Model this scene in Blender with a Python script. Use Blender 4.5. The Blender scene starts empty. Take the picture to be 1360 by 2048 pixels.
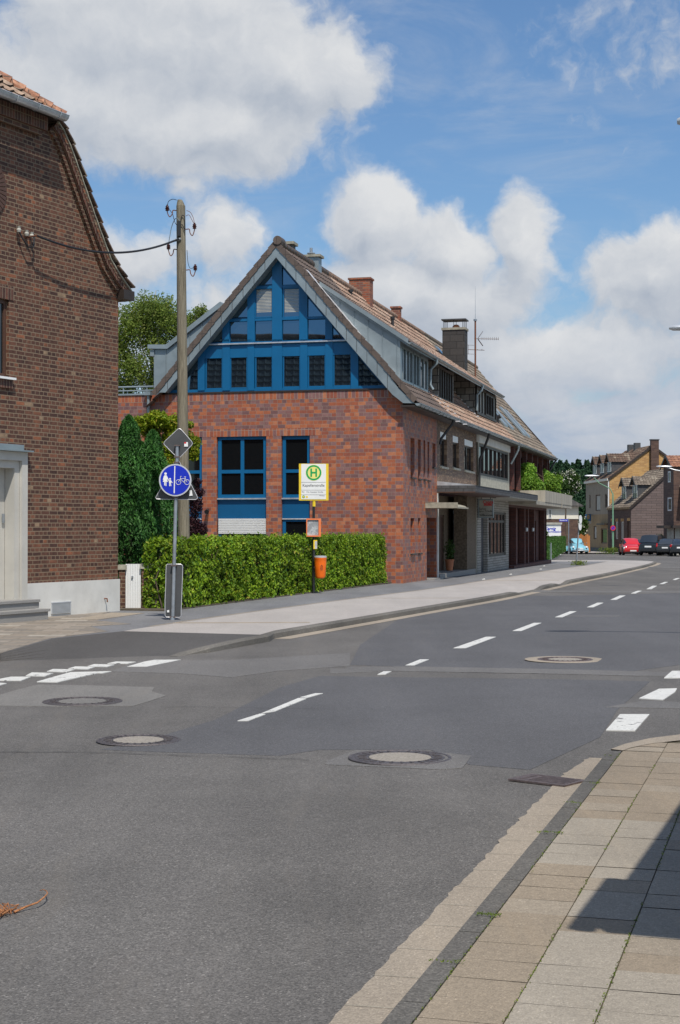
import bpy, math, random
import numpy as np
from mathutils import Vector, Matrix
random.seed(7)
rng = np.random.default_rng(7)
PI = math.pi
R = math.radians
S = bpy.context.scene
COL = S.collection

# ------------------------------------------------------------------ camera
F = 3100.0
TH = math.atan(33 / F)
CAM = Vector((0, 0, 1.65))
cd = bpy.data.cameras.new('camera')
cd.sensor_fit = 'VERTICAL'
cd.sensor_height = 36
cd.lens = F / 2048 * 36
cd.clip_start = 0.1
cd.clip_end = 6000
cam = bpy.data.objects.new('camera', cd)
COL.objects.link(cam)
cam.location = CAM
cam.rotation_euler = (PI / 2 + TH, 0, 0)
S.camera = cam

# ------------------------------------------------------------------ light
SUN_EL = R(58)
sun_h = Vector((.27, -.963)).normalized()
TO_SUN = Vector((sun_h.x * math.cos(SUN_EL), sun_h.y * math.cos(SUN_EL), math.sin(SUN_EL)))
ld = bpy.data.lights.new('sun', 'SUN')
ld.energy = 4.2
ld.angle = R(.53)
ld.color = (1, .945, .86)
sun = bpy.data.objects.new('sun', ld)
COL.objects.link(sun)
sun.rotation_euler = TO_SUN.to_track_quat('Z', 'Y').to_euler()
S.view_settings.view_transform = 'Standard'
S.view_settings.look = 'None'
S.view_settings.exposure = 0.0
S.view_settings.gamma = 1

def N(nt, typ, **kw):
    n = nt.nodes.new(typ)
    for k, v in kw.items():
        if k == 'op':
            n.operation = v
        elif hasattr(n, k):
            setattr(n, k, v)
    return n
def L(nt, a, b):
    nt.links.new(a, b)
def M2(nt, op, a, b=None, c=None, clamp=False):
    n = nt.nodes.new('ShaderNodeMath'); n.operation = op; n.use_clamp = clamp
    for i, x in enumerate((a, b, c)):
        if x is None: continue
        if isinstance(x, (int, float)): n.inputs[i].default_value = x
        else: nt.links.new(x, n.inputs[i])
    return n.outputs[0]
def MIX(nt, f, a, b, blend='MIX'):
    n = nt.nodes.new('ShaderNodeMix'); n.data_type = 'RGBA'; n.blend_type = blend
    for i, x in ((0, f), (6, a), (7, b)):
        if isinstance(x, (int, float)): n.inputs[i].default_value = x
        elif isinstance(x, tuple): n.inputs[i].default_value = (*x[:3], 1)
        else: nt.links.new(x, n.inputs[i])
    return n.outputs[2]
def SM(nt, x, lo, hi, a=0., b=1.):
    n = nt.nodes.new('ShaderNodeMapRange'); n.interpolation_type = 'SMOOTHSTEP'
    nt.links.new(x, n.inputs[0])
    for i, v in ((1, lo), (2, hi), (3, a), (4, b)): n.inputs[i].default_value = v
    return n.outputs[0]
def NOISE(nt, vec, scale, detail=3, rough=.55, dist=0., col=False):
    n = nt.nodes.new('ShaderNodeTexNoise')
    n.inputs['Scale'].default_value = scale; n.inputs['Detail'].default_value = detail
    n.inputs['Roughness'].default_value = rough; n.inputs['Distortion'].default_value = dist
    if vec is not None: nt.links.new(vec, n.inputs['Vector'])
    return n.outputs[1 if col else 0]

# ------------------------------------------------------------------ sky: Nishita plus clouds laid out by azimuth and elevation
W = bpy.data.worlds.new('World')
S.world = W
W.use_nodes = True
nt = W.node_tree
nt.nodes.clear()
out = N(nt, 'ShaderNodeOutputWorld')
sky = N(nt, 'ShaderNodeTexSky', sky_type='NISHITA', sun_disc=False)
sky.sun_elevation = SUN_EL
sky.sun_rotation = math.atan2(sun_h.x, sun_h.y)
sky.air_density = 1.15; sky.dust_density = .9; sky.ozone_density = 2.2
tc = N(nt, 'ShaderNodeTexCoord')
sep = N(nt, 'ShaderNodeSeparateXYZ'); L(nt, tc.outputs['Generated'], sep.inputs[0])
az = M2(nt, 'ARCTAN2', sep.outputs[0], sep.outputs[1])
el = M2(nt, 'ARCSINE', sep.outputs[2])
cmb = N(nt, 'ShaderNodeCombineXYZ'); L(nt, az, cmb.inputs[0]); L(nt, el, cmb.inputs[1])
P = cmb.outputs[0]
wob = NOISE(nt, P, 16, 5, .58, col=True)
wv = N(nt, 'ShaderNodeVectorMath', op='MULTIPLY_ADD')
L(nt, wob, wv.inputs[0]); wv.inputs[1].default_value = (.05, .042, 0)
wv2 = N(nt, 'ShaderNodeVectorMath', op='ADD'); wv2.inputs[1].default_value = (-.025, -.021, 0)
L(nt, P, wv.inputs[2]); L(nt, wv.outputs[0], wv2.inputs[0])
PW = wv2.outputs[0]
def blob(px, py, rx, ry, amp=1.0, V=None):
    a = math.atan((px - 680) / F); e = math.atan((1057 - py) / F * math.cos(a))
    s1 = N(nt, 'ShaderNodeVectorMath', op='SUBTRACT'); L(nt, V, s1.inputs[0]); s1.inputs[1].default_value = (a, e, 0)
    s2 = N(nt, 'ShaderNodeVectorMath', op='MULTIPLY'); L(nt, s1.outputs[0], s2.inputs[0]); s2.inputs[1].default_value = (F / rx, F / ry, 0)
    s3 = N(nt, 'ShaderNodeVectorMath', op='LENGTH'); L(nt, s2.outputs[0], s3.inputs[0])
    return M2(nt, 'MULTIPLY', M2(nt, 'SUBTRACT', 1.0, s3.outputs['Value']), amp)
CL = [(330, 70, 420, 200, 1), (120, 210, 330, 150, 1), (600, 150, 200, 130, 1), (430, 250, 330, 130, .95), (-80, 420, 260, 200, .8),
      (450, 470, 130, 110, .55), (260, 520, 200, 90, .7), (380, 360, 60, 30, .4),
      (760, 440, 120, 110, 1), (900, 500, 130, 110, 1), (1050, 480, 75, 120, .95), (840, 590, 330, 110, 1),
      (1320, 560, 190, 130, .95), (1040, 730, 620, 140, .75), (560, 640, 330, 160, .6), (1300, 860, 500, 130, .7), (1330, 60, 200, 140, .12), (640, 900, 900, 110, .6), (30, 640, 400, 160, .7)]
def field(V):
    D = None
    for c in CL:
        b = blob(*c, V=V)
        if D is None: D = b
        else:
            n = nt.nodes.new('ShaderNodeMath'); n.operation = 'SMOOTH_MAX'
            L(nt, D, n.inputs[0]); L(nt, b, n.inputs[1]); n.inputs[2].default_value = .18; D = n.outputs[0]
    fb = NOISE(nt, V, 34, 7, .6); fb2 = NOISE(nt, V, 9, 4, .5)
    return D, M2(nt, 'ADD', M2(nt, 'MULTIPLY', M2(nt, 'SUBTRACT', fb, .5), .75), M2(nt, 'MULTIPLY', M2(nt, 'SUBTRACT', fb2, .5), .7))
D, NF = field(PW)
upv = N(nt, 'ShaderNodeVectorMath', op='ADD'); L(nt, PW, upv.inputs[0]); upv.inputs[1].default_value = (.006, .013, 0)
D_2, NF_2 = field(upv.outputs[0])
# elsewhere in the sky the cover comes from noise alone
gen = NOISE(nt, tc.outputs['Generated'], 2.6, 5, .55)
gd = M2(nt, 'MULTIPLY', M2(nt, 'SUBTRACT', gen, .5), 3.0)
absaz = M2(nt, 'ABSOLUTE', az)
side = SM(nt, absaz, .26, .55)
up = SM(nt, el, .36, .6)
outm = M2(nt, 'MAXIMUM', side, up)
mixd = N(nt, 'ShaderNodeMix', data_type='FLOAT'); L(nt, outm, mixd.inputs[0]); L(nt, D, mixd.inputs[2]); L(nt, gd, mixd.inputs[3])
DD = M2(nt, 'ADD', mixd.outputs[0], NF)
mask = SM(nt, DD, -.02, .36)
mpv = nt.nodes.new('ShaderNodeMapping'); mpv.inputs['Rotation'].default_value = (0, 0, .35); mpv.inputs['Scale'].default_value = (1, 3.2, 1); L(nt, P, mpv.inputs[0])
veil = M2(nt, 'MULTIPLY', SM(nt, NOISE(nt, mpv.outputs[0], 7, 6, .62, .6), .44, .78), .34)
mask = M2(nt, 'MAXIMUM', mask, veil)
# lit from the upper right: tops bright, bases grey, low clouds bluer and layered
grad = M2(nt, 'SUBTRACT', M2(nt, 'ADD', D, NF), M2(nt, 'ADD', D_2, NF_2))
thick = SM(nt, DD, .3, 1.0)
bil = NOISE(nt, P, 13, 7, .6)
lit = M2(nt, 'ADD', M2(nt, 'ADD', .60, M2(nt, 'MULTIPLY', grad, .9)), M2(nt, 'SUBTRACT', M2(nt, 'MULTIPLY', M2(nt, 'SUBTRACT', bil, .5), .75), M2(nt, 'MULTIPLY', thick, .10)), clamp=True)
cloud = MIX(nt, lit, (.44, .515, .635), (.92, .935, .955))
low = SM(nt, el, .03, .14, 1., 0.)
mpl = nt.nodes.new('ShaderNodeMapping'); mpl.inputs['Scale'].default_value = (1, 2.6, 1); L(nt, P, mpl.inputs[0])
lay = SM(nt, NOISE(nt, mpl.outputs[0], 11, 6, .58, .3), .40, .64)
cloud = MIX(nt, M2(nt, 'MULTIPLY', low, .85), cloud, MIX(nt, lay, (.40, .52, .71), (.66, .71, .80)))
bg1 = N(nt, 'ShaderNodeBackground'); bg1.inputs[1].default_value = .104
tint = MIX(nt, 1.0, sky.outputs[0], (.74, .93, 1.12), 'MULTIPLY')
L(nt, tint, bg1.inputs[0])
bg2 = N(nt, 'ShaderNodeBackground'); L(nt, cloud, bg2.inputs[0]); bg2.inputs[1].default_value = .80
ms = N(nt, 'ShaderNodeMixShader'); L(nt, mask, ms.inputs[0]); L(nt, bg1.outputs[0], ms.inputs[1]); L(nt, bg2.outputs[0], ms.inputs[2])
L(nt, ms.outputs[0], out.inputs[0])

# ------------------------------------------------------------------ photogrammetry helpers (pixel of the 1360x2048 photo -> point in the place)
HY = [-50, 45, 131, 162, 220, 400, 6000]; HZ = [0, 0, -.49, -.80, -1.2, -1.4, -1.5]
def hz(y):
    a = [np.interp(y + d, HY, HZ) for d in (-6, -3, 0, 3, 6)]
    return float(sum(a) / 5)
def ray(px, py):
    u, w = px - 680, 1024 - py
    return Vector((u, F * math.cos(TH) - w * math.sin(TH), F * math.sin(TH) + w * math.cos(TH)))
def atd(px, py, Y):
    r = ray(px, py); return CAM + r * (Y / r.y)
def gp(px, py, dz=0.):
    r = ray(px, py); z = dz
    for _ in range(12):
        t = (z - CAM.z) / r.z; p = CAM + r * t; z = hz(p.y) + dz
    return Vector((p.x, p.y, z))
class Frame:
    def __init__(s, o, deg):
        s.o = Vector(o); s.deg = deg; s.M = Matrix.Translation(s.o) @ Matrix.Rotation(R(-deg), 4, 'Z'); s.I = s.M.inverted()
    def hit(s, px, py, axis, val):
        c = s.I @ CAM; d = s.I.to_3x3() @ ray(px, py)
        return c + d * ((val - c[axis]) / d[axis])
    def gx(s, px, py, y=0.):  # on plane y=const -> (x, z)
        p = s.hit(px, py, 1, y); return (p.x, p.z)
    def sy(s, px, py, x=0.):  # on plane x=const -> (y, z)
        p = s.hit(px, py, 0, x); return (p.y, p.z)

# ------------------------------------------------------------------ materials
MT = {}
def newmat(name):
    m = bpy.data.materials.new(name); m.use_nodes = True
    b = m.node_tree.nodes['Principled BSDF']; MT[name] = m
    return m, m.node_tree, b
def bump(nt, b, h, strength=.3, dist=.01):
    n = nt.nodes.new('ShaderNodeBump'); n.inputs['Strength'].default_value = strength; n.inputs['Distance'].default_value = dist
    L(nt, h, n.inputs['Height']); L(nt, n.outputs[0], b.inputs['Normal'])
def pm(name, col, rough=.7, var=.18, sc=4., metal=0., bmp=0., bsc=60., spec=.5, dirt=0., streak=False):
    m, nt, b = newmat(name)
    tc = nt.nodes.new('ShaderNodeTexCoord')
    v = tc.outputs['Object']
    if streak:
        mp = nt.nodes.new('ShaderNodeMapping'); mp.inputs['Scale'].default_value = (1, 1, .12); L(nt, v, mp.inputs[0]); v = mp.outputs[0]
    n1 = NOISE(nt, v, sc, 5, .6)
    f = SM(nt, n1, .25, .75, 1 - var, 1 + var)
    c = MIX(nt, 1.0, tuple(col), (1, 1, 1), 'MULTIPLY')
    vm = nt.nodes.new('ShaderNodeVectorMath'); vm.operation = 'SCALE'; vm.inputs[0].default_value = tuple(col); L(nt, f, vm.inputs['Scale'])
    o = vm.outputs[0]
    if dirt:
        d = SM(nt, NOISE(nt, v, sc * 2.7, 6, .7), .5, .8, 0, dirt)
        o = MIX(nt, d, o, tuple(x * .35 for x in col))
    L(nt, o, b.inputs['Base Color'])
    b.inputs['Roughness'].default_value = rough; b.inputs['Metallic'].default_value = metal
    b.inputs['Specular IOR Level'].default_value = spec
    if bmp: bump(nt, b, NOISE(nt, tc.outputs['Object'], bsc, 4, .6), bmp, .01)
    return m
def brick(name, pal, mortar, bw, bh, ms=.01, off=.5, sq=1., sqf=2, rough=.75, bmp=.5, jit=.12, dirt=0., offf=2, sbias=0.):
    m, nt, b = newmat(name)
    uv = nt.nodes.new('ShaderNodeUVMap')
    # small wobble so that the joints are not ruler straight
    wn = NOISE(nt, uv.outputs[0], 3, 2, .5, col=True)
    va = nt.nodes.new('ShaderNodeVectorMath'); va.operation = 'MULTIPLY_ADD'; L(nt, wn, va.inputs[0]); va.inputs[1].default_value = (.012, .012, 0); L(nt, uv.outputs[0], va.inputs[2])
    t = nt.nodes.new('ShaderNodeTexBrick'); L(nt, va.outputs[0], t.inputs['Vector'])
    t.offset = off; t.squash = sq; t.squash_frequency = sqf; t.offset_frequency = offf
    t.inputs['Color1'].default_value = (0, 0, 0, 1); t.inputs['Color2'].default_value = (1, 1, 1, 1); t.inputs['Mortar'].default_value = (.5, .5, .5, 1)
    t.inputs['Scale'].default_value = 1; t.inputs['Mortar Size'].default_value = ms; t.inputs['Mortar Smooth'].default_value = .2
    t.inputs['Brick Width'].default_value = bw; t.inputs['Row Height'].default_value = bh; t.inputs['Bias'].default_value = sbias
    cr = nt.nodes.new('ShaderNodeValToRGB'); cr.color_ramp.interpolation = 'CONSTANT'
    e = cr.color_ramp.elements
    while len(e) < len(pal): e.new(.5)
    for i, (p, c) in enumerate(pal): e[i].position = p; e[i].color = (*c, 1)
    L(nt, t.outputs['Color'], cr.inputs[0])
    n2 = NOISE(nt, uv.outputs[0], 9, 6, .65)
    vm = nt.nodes.new('ShaderNodeVectorMath'); vm.operation = 'SCALE'; L(nt, cr.outputs[0], vm.inputs[0]); L(nt, SM(nt, n2, .2, .8, 1 - jit * 1.6, 1 + jit * 1.6), vm.inputs['Scale'])
    o = MIX(nt, t.outputs['Fac'], vm.outputs[0], tuple(mortar))
    if dirt:
        d = SM(nt, NOISE(nt, uv.outputs[0], .7, 6, .65), .45, .8, 0, dirt)
        o = MIX(nt, d, o, tuple(x * .3 for x in pal[0][1]))
    L(nt, o, b.inputs['Base Color'])
    b.inputs['Roughness'].default_value = rough
    h = M2(nt, 'ADD', M2(nt, 'SUBTRACT', 1., t.outputs['Fac']), M2(nt, 'MULTIPLY', NOISE(nt, uv.outputs[0], 60, 3), .35))
    bump(nt, b, h, bmp, .008)
    return m
m_, nt_, b_ = None, None, None
def worn_paint():
    m = pm('road_paint_worn', (.62, .61, .57), .7, .12, 9, dirt=.25); nt = m.node_tree; b = nt.nodes['Principled BSDF']
    src = b.inputs['Base Color'].links[0].from_socket; tc = nt.nodes.new('ShaderNodeNewGeometry')
    w = SM(nt, NOISE(nt, tc.outputs['Position'], 9, 9, .75), .57, .63)
    f = SM(nt, NOISE(nt, tc.outputs['Position'], 70, 3, .7), .60, .70, 0, .7)
    L(nt, MIX(nt, M2(nt, 'MAXIMUM', w, f), src, (.13, .125, .12)), b.inputs['Base Color'])
worn_paint()
def glass(name, tint=(.01, .012, .014), ior=1.9, rough=.02, wave=.0):
    m, nt, b = newmat(name)
    b.inputs['Base Color'].default_value = (*tint, 1); b.inputs['Roughness'].default_value = rough; b.inputs['IOR'].default_value = ior
    if wave:
        tc = nt.nodes.new('ShaderNodeTexCoord'); bump(nt, b, NOISE(nt, tc.outputs['Object'], 1.3, 1), wave, .02)
    return m
def leafm(name, c1, c2, c3=None, trans=.35, rough=.55):
    m, nt, b = newmat(name)
    g = nt.nodes.new('ShaderNodeNewGeometry')
    tc = nt.nodes.new('ShaderNodeTexCoord')
    cr = nt.nodes.new('ShaderNodeValToRGB'); e = cr.color_ramp.elements
    e[0].color = (*c1, 1); e[1].color = (*c2, 1)
    if c3: x = e.new(.93); x.color = (*c2, 1); e[-1].color = (*c3, 1)
    L(nt, g.outputs['Random Per Island'], cr.inputs[0])
    n = SM(nt, NOISE(nt, tc.outputs['Object'], 1.1, 3), .3, .7, .78, 1.2)
    vm = nt.nodes.new('ShaderNodeVectorMath'); vm.operation = 'SCALE'; L(nt, cr.outputs[0], vm.inputs[0]); L(nt, n, vm.inputs['Scale'])
    L(nt, vm.outputs[0], b.inputs['Base Color']); b.inputs['Roughness'].default_value = rough
    b.inputs['Specular IOR Level'].default_value = .35
    tr = nt.nodes.new('ShaderNodeBsdfTranslucent'); L(nt, vm.outputs[0], tr.inputs[0])
    mx = nt.nodes.new('ShaderNodeMixShader'); mx.inputs[0].default_value = trans
    L(nt, b.outputs[0], mx.inputs[1]); L(nt, tr.outputs[0], mx.inputs[2])
    L(nt, mx.outputs[0], nt.nodes['Material Output'].inputs[0])
    return m
def asphalt(name, base, spk=.5, big=.12, sc=140., warm=0.):
    m, nt, b = newmat(name)
    g = nt.nodes.new('ShaderNodeNewGeometry'); p = g.outputs['Position']
    v = nt.nodes.new('ShaderNodeTexVoronoi'); v.inputs['Scale'].default_value = sc; L(nt, p, v.inputs['Vector'])
    r = nt.nodes.new('ShaderNodeSeparateColor'); L(nt, v.outputs['Color'], r.inputs[0])
    f = SM(nt, r.outputs[0], 0, 1, 1 - spk * .62, 1 + spk * .62)
    hot = SM(nt, r.outputs[1], .93, 1., 0, spk * 2.0)
    f = M2(nt, 'ADD', f, hot)
    st = nt.nodes.new('ShaderNodeMapping'); st.inputs['Rotation'].default_value = (0, 0, R(17)); st.inputs['Scale'].default_value = (1, .13, 1); L(nt, p, st.inputs[0])
    f2 = SM(nt, NOISE(nt, st.outputs[0], .9, 5, .6), .25, .75, 1 - big, 1 + big)
    f3 = SM(nt, NOISE(nt, p, .6, 6, .65), .3, .7, 1 - big * .6, 1 + big * .6)
    f4 = SM(nt, NOISE(nt, p, 28, 4, .7), .3, .7, .93, 1.07)
    ff = M2(nt, 'MULTIPLY', M2(nt, 'MULTIPLY', M2(nt, 'MULTIPLY', f, f2), f3), f4)
    vm = nt.nodes.new('ShaderNodeVectorMath'); vm.operation = 'SCALE'; vm.inputs[0].default_value = base; L(nt, ff, vm.inputs['Scale'])
    o = vm.outputs[0]
    # oil spots and tar stains
    st2 = SM(nt, NOISE(nt, p, 2.3, 7, .72, .5), .60, .74, 0, big * 2.2)
    o = MIX(nt, st2, o, tuple(x * .55 for x in base))
    o = MIX(nt, SM(nt, NOISE(nt, st.outputs[0], 3.1, 6, .7), .52, .72, 0, big * 1.8), o, tuple(x * y for x, y in zip(base, (1.35, 1.28, 1.18))))
    L(nt, o, b.inputs['Base Color']); b.inputs['Roughness'].default_value = .82
    b.inputs['Specular IOR Level'].default_value = .35
    bump(nt, b, M2(nt, 'ADD', v.outputs['Distance'], NOISE(nt, p, 60, 4)), .35, .006)
    return m

asphalt('asphalt', (.120, .112, .103), .50, .17)
asphalt('slab_brown', (.272, .222, .163), .22, .14, 170)
asphalt('slab_grey', (.318, .280, .226), .20, .14, 170)
asphalt('slab_tan', (.292, .246, .188), .22, .14, 170)
asphalt('slab_joint', (.10, .085, .055), .3, .1, 170)
asphalt('asphalt_patch', (.082, .077, .073), .4, .1)
asphalt('crack_fill', (.045, .044, .044), .3, .1)
asphalt('asphalt_dark', (.098, .096, .098), .4, .1)
asphalt('asphalt_pale', (.172, .163, .150), .3, .12)
asphalt('asphalt_light', (.142, .135, .128), .4, .1)
asphalt('asphalt_path', (.17, .17, .175), .3, .14)
asphalt('cycle_surface', (.37, .34, .315), .16, .08, 90)
asphalt('gutter_concrete', (.31, .262, .205), .25, .12, 160)
asphalt('kerb_stone', (.115, .107, .095), .4, .2, 120)
asphalt('kerb_left', (.13, .12, .105), .4, .25, 120)
pm('road_paint', (.60, .59, .55), .7, .12, 9, dirt=.55)
pm('soil', (.10, .08, .055), .9, .3, 3, bmp=.5, bsc=20)
pm('lawn', (.07, .12, .03), .9, .35, .3, bmp=.5, bsc=30)
pm('concrete', (.36, .33, .27), .85, .22, 2.2, bmp=.3, bsc=40, dirt=.35, streak=True)
pm('render_white', (.62, .61, .57), .85, .10, 1.5, bmp=.2, bsc=60, dirt=.2)
pm('door_plaster', (.52, .50, .45), .75, .08, 1.4, dirt=.12)
pm('granite', (.27, .26, .245), .7, .5, 70, bmp=.3, bsc=90)
pm('zinc', (.27, .32, .34), .42, .16, 1.6, metal=.35, dirt=.1)
pm('zinc_bright', (.55, .57, .60), .35, .2, 5, metal=.5)
pm('lead', (.62, .61, .62), .5, .25, 8, metal=.2)
pm('blue_paint', (.003, .112, .265), .38, .06, 2)
pm('blue_dark', (.003, .088, .215), .4, .05, 2)
pm('dark_frame', (.035, .025, .02), .5, .15, 5)
pm('white_frame', (.68, .68, .66), .5, .06, 5)
pm('brown_paint', (.09, .045, .03), .55, .1, 4)
pm('black_metal', (.02, .02, .022), .45, .1, 5)
pm('rust', (.17, .065, .035), .75, .4, 30)
pm('galv', (.36, .39, .42), .42, .2, 6, metal=.6)
pm('sign_grey', (.062, .064, .066), .6, .1, 5)
pm('sign_rim', (.62, .62, .64), .4, .1, 5, metal=.3)
pm('sign_blue', (.004, .022, .46), .4, .05, 3)
pm('sign_white', (.82, .82, .80), .45, .04, 3)
pm('sign_yellow', (.85, .60, .03), .45, .06, 3)
pm('sign_pale_yellow', (.86, .78, .22), .45, .04, 3)
pm('sign_green', (.0, .36, .09), .45, .05, 3)
pm('sign_red', (.62, .03, .04), .45, .05, 3)
pm('ink', (.05, .05, .055), .6, .05, 3)
pm('ink_grey', (.22, .22, .24), .6, .05, 3)
pm('orange', (.95, .17, .008), .38, .12, 6, dirt=.1)
pm('orange_frame', (.85, .22, .07), .5, .1, 5)
pm('slate_dark', (.060, .060, .062), .6, .25, 3, bmp=.2)
pm('wood_fence', (.42, .17, .05), .7, .25, 3, streak=True)
pm('ceramic', (.06, .018, .015), .18, .2, 10)
pm('rubber', (.015, .015, .016), .75, .1, 10)
pm('rim', (.33, .34, .36), .35, .1, 10, metal=.7)
pm('birch_bark', (.45, .43, .38), .8, .5, 6)
pm('bark', (.11, .08, .055), .9, .35, 5, bmp=.5)
pm('terracotta', (.45, .17, .08), .7, .15, 4)
pm('lamp_metal', (.60, .62, .64), .35, .08, 4, metal=.4)
pm('green_post', (.17, .33, .21), .55, .15, 3)
pm('chimney_cap', (.30, .28, .22), .85, .3, 6, bmp=.4)
pm('stone_clad', (.135, .10, .066), .85, .45, 12, bmp=.7, bsc=25)
pm('stone_pale', (.36, .34, .27), .85, .3, 10, bmp=.6, bsc=25)
pm('beige_wall', (.29, .24, .18), .85, .1, 1.2, dirt=.15)
pm('ochre_wall', (.30, .21, .11), .85, .12, 1.2, dirt=.2)
pm('cream_wall', (.72, .68, .58), .85, .06, 1)
pm('paper', (.62, .62, .58), .7, .1, 4)
pm('mud_twig', (.33, .14, .055), .8, .4, 40)
pm('cast_iron', (.115, .10, .098), .5, .4, 40, metal=.4, bmp=.6, bsc=90)
pm('iron_brown', (.14, .105, .095), .55, .35, 40, metal=.4, bmp=.5, bsc=90)
pm('manhole_fill', (.28, .25, .21), .85, .35, 70, bmp=.4, bsc=120)
pm('curtain', (.40, .39, .34), .8, .2, 3)
glass('pane'); glass('pane_gable', (.012, .016, .02), 2.9, .015, .03); MT['pane_gable'].node_tree.nodes['Principled BSDF'].inputs['Specular Tint'].default_value = (.45, .74, 1, 1); glass('pane_dark', (.006, .007, .008), 1.6, .03)
glass('car_glass', (.02, .025, .03), 2.0, .03)
glass('headlight_glass', (.75, .75, .75), 1.6, .1)
glass('tail_red', (.5, .01, .01), 1.6, .15)
brick('brick_left', [(0, (.068, .029, .019)), (.2, (.092, .038, .023)), (.42, (.118, .049, .029)), (.64, (.142, .058, .033)), (.84, (.18, .070, .037)), (.94, (.25, .09, .042)), (.99, (.27, .18, .11))],
      (.228, .163, .106), .245, .0765, .0095, .5, .5, 2, bmp=.8, jit=.28, dirt=.2)
brick('brick_left_soldier', [(0, (.07, .028, .02)), (.35, (.11, .045, .03)), (.7, (.15, .055, .035))], (.20, .14, .095), .078, .40, .010, 0., bmp=.8, jit=.2)
RB = [(0, (.33, .090, .040)), (.16, (.40, .122, .050)), (.30, (.27, .076, .043)), (.43, (.21, .098, .090)), (.56, (.35, .102, .046)), (.68, (.235, .118, .108)), (.82, (.165, .078, .074)), (.92, (.43, .155, .075))]
brick('brick_red', RB, (.27, .215, .165), .232, .1105, .0045, .5, .62, 2, rough=.6, bmp=.35, jit=.12)
brick('brick_red_soldier', RB, (.36, .30, .24), .114, .235, .005, .0, rough=.6, bmp=.35)
brick('brick_dark', [(0, (.09, .028, .022)), (.4, (.12, .036, .026)), (.75, (.075, .025, .022))], (.07, .055, .05), .24, .083, .008, .5, bmp=.4)
brick('brick_chimney', [(0, (.26, .07, .035)), (.4, (.33, .10, .045)), (.8, (.18, .06, .04))], (.2, .15, .11), .24, .083, .01, .5)
brick('brick_brown', [(0, (.13, .075, .048)), (.3, (.17, .095, .058)), (.6, (.21, .125, .075)), (.85, (.28, .18, .11))], (.16, .125, .09), .23, .055, .007, .5, bmp=.8, jit=.3)
brick('brick_white', [(0, (.33, .31, .275)), (.4, (.28, .265, .235)), (.75, (.36, .34, .305))], (.13, .12, .105), .5, .10, .012, .5)
brick('brick_yellow', [(0, (.46, .255, .085)), (.35, (.52, .30, .105)), (.7, (.40, .215, .075))], (.42, .30, .16), .50, .14, .012, .5)
brick('brick_house_dark', [(0, (.085, .045, .032)), (.4, (.11, .06, .042)), (.75, (.07, .036, .028))], (.10, .075, .06), .5, .16, .01, .5)
brick('shingle_panel', [(0, (.145, .105, .095)), (.5, (.16, .118, .108)), (.8, (.13, .095, .088))], (.06, .045, .04), 1.0, .24, .018, .5, bmp=.5)
brick('slate_rhomb', [(0, (.22, .205, .18)), (.35, (.26, .245, .215)), (.7, (.18, .168, .15))], (.05, .046, .042), .34, .26, .018, .5, bmp=.6)
brick('slate_band', [(0, (.075, .075, .08)), (.5, (.06, .06, .064))], (.03, .03, .03), .30, .30, .01, .5)
brick('slate_chimney', [(0, (.038, .034, .032)), (.5, (.046, .041, .038))], (.012, .011, .010), .60, .30, .012, .5)
brick('slabs', [(0, (.275, .222, .165)), (.25, (.30, .252, .198)), (.5, (.262, .208, .152)), (.72, (.325, .285, .235)), (.84, (.25, .198, .145))], (.15, .125, .09), .292, .252, .003, 0., rough=.85, bmp=.3, jit=.08)
brick('slabs_tan', [(0, (.25, .21, .165)), (.25, (.225, .195, .16)), (.5, (.285, .245, .20)), (.75, (.205, .18, .15)), (.95, (.36, .32, .265))], (.15, .13, .10), .6, .30, .008, .5, rough=.85, bmp=.3, jit=.15, dirt=.3)
def tiles(name, pal, gap, jit=.2, dirt=.2, rough=.8): return brick(name, pal, gap, .30, .335, .012, 0., rough=rough, bmp=.15, jit=jit, dirt=dirt)
tiles('tile_dark', [(0, (.115, .085, .068)), (.5, (.13, .096, .078)), (.8, (.105, .078, .064))], (.06, .045, .038), .1, .1, .55)
tiles('tile_weathered', [(0, (.30, .195, .14)), (.3, (.35, .235, .175)), (.6, (.255, .165, .118)), (.85, (.37, .285, .22))], (.06, .04, .03), .3, .55)
tiles('tile_grey', [(0, (.175, .14, .108)), (.3, (.215, .175, .135)), (.6, (.135, .107, .083)), (.85, (.27, .23, .18))], (.05, .04, .03), .3, .3)
tiles('tile_hip', [(0, (.27, .185, .13)), (.35, (.32, .225, .16)), (.7, (.22, .145, .10)), (.9, (.36, .15, .08))], (.05, .035, .025), .3, .45)
tiles('tile_red', [(0, (.34, .15, .085)), (.35, (.40, .20, .12)), (.7, (.27, .125, .08))], (.1, .06, .04), .3, .35)
tiles('tile_black', [(0, (.065, .06, .056)), (.4, (.085, .078, .07)), (.8, (.05, .047, .045))], (.012, .011, .01), .25, .1)
tiles('tile_brown', [(0, (.12, .075, .052)), (.3, (.15, .095, .066)), (.6, (.095, .062, .045)), (.85, (.24, .19, .14))], (.04, .03, .025), .25, .25)
leafm('leaf_hedge', (.058, .15, .008), (.27, .395, .018), (.34, .30, .04), .28)
leafm('leaf_thuja', (.025, .10, .022), (.085, .23, .045), None, .28)
leafm('leaf_gold', (.15, .24, .010), (.33, .38, .02), (.34, .22, .03), .4)
leafm('leaf_birch', (.13, .21, .035), (.28, .35, .07), (.38, .36, .12), .5)
leafm('leaf_purple', (.035, .012, .018), (.06, .018, .022), None, .2)
leafm('leaf_shrub', (.14, .30, .04), (.30, .48, .06), (.40, .50, .10), .4)
leafm('leaf_box', (.035, .10, .014), (.07, .16, .02), None, .3)
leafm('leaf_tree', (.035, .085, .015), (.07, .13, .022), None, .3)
leafm('leaf_forest', (.014, .042, .018), (.030, .080, .030), None, .1, .8)
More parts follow.
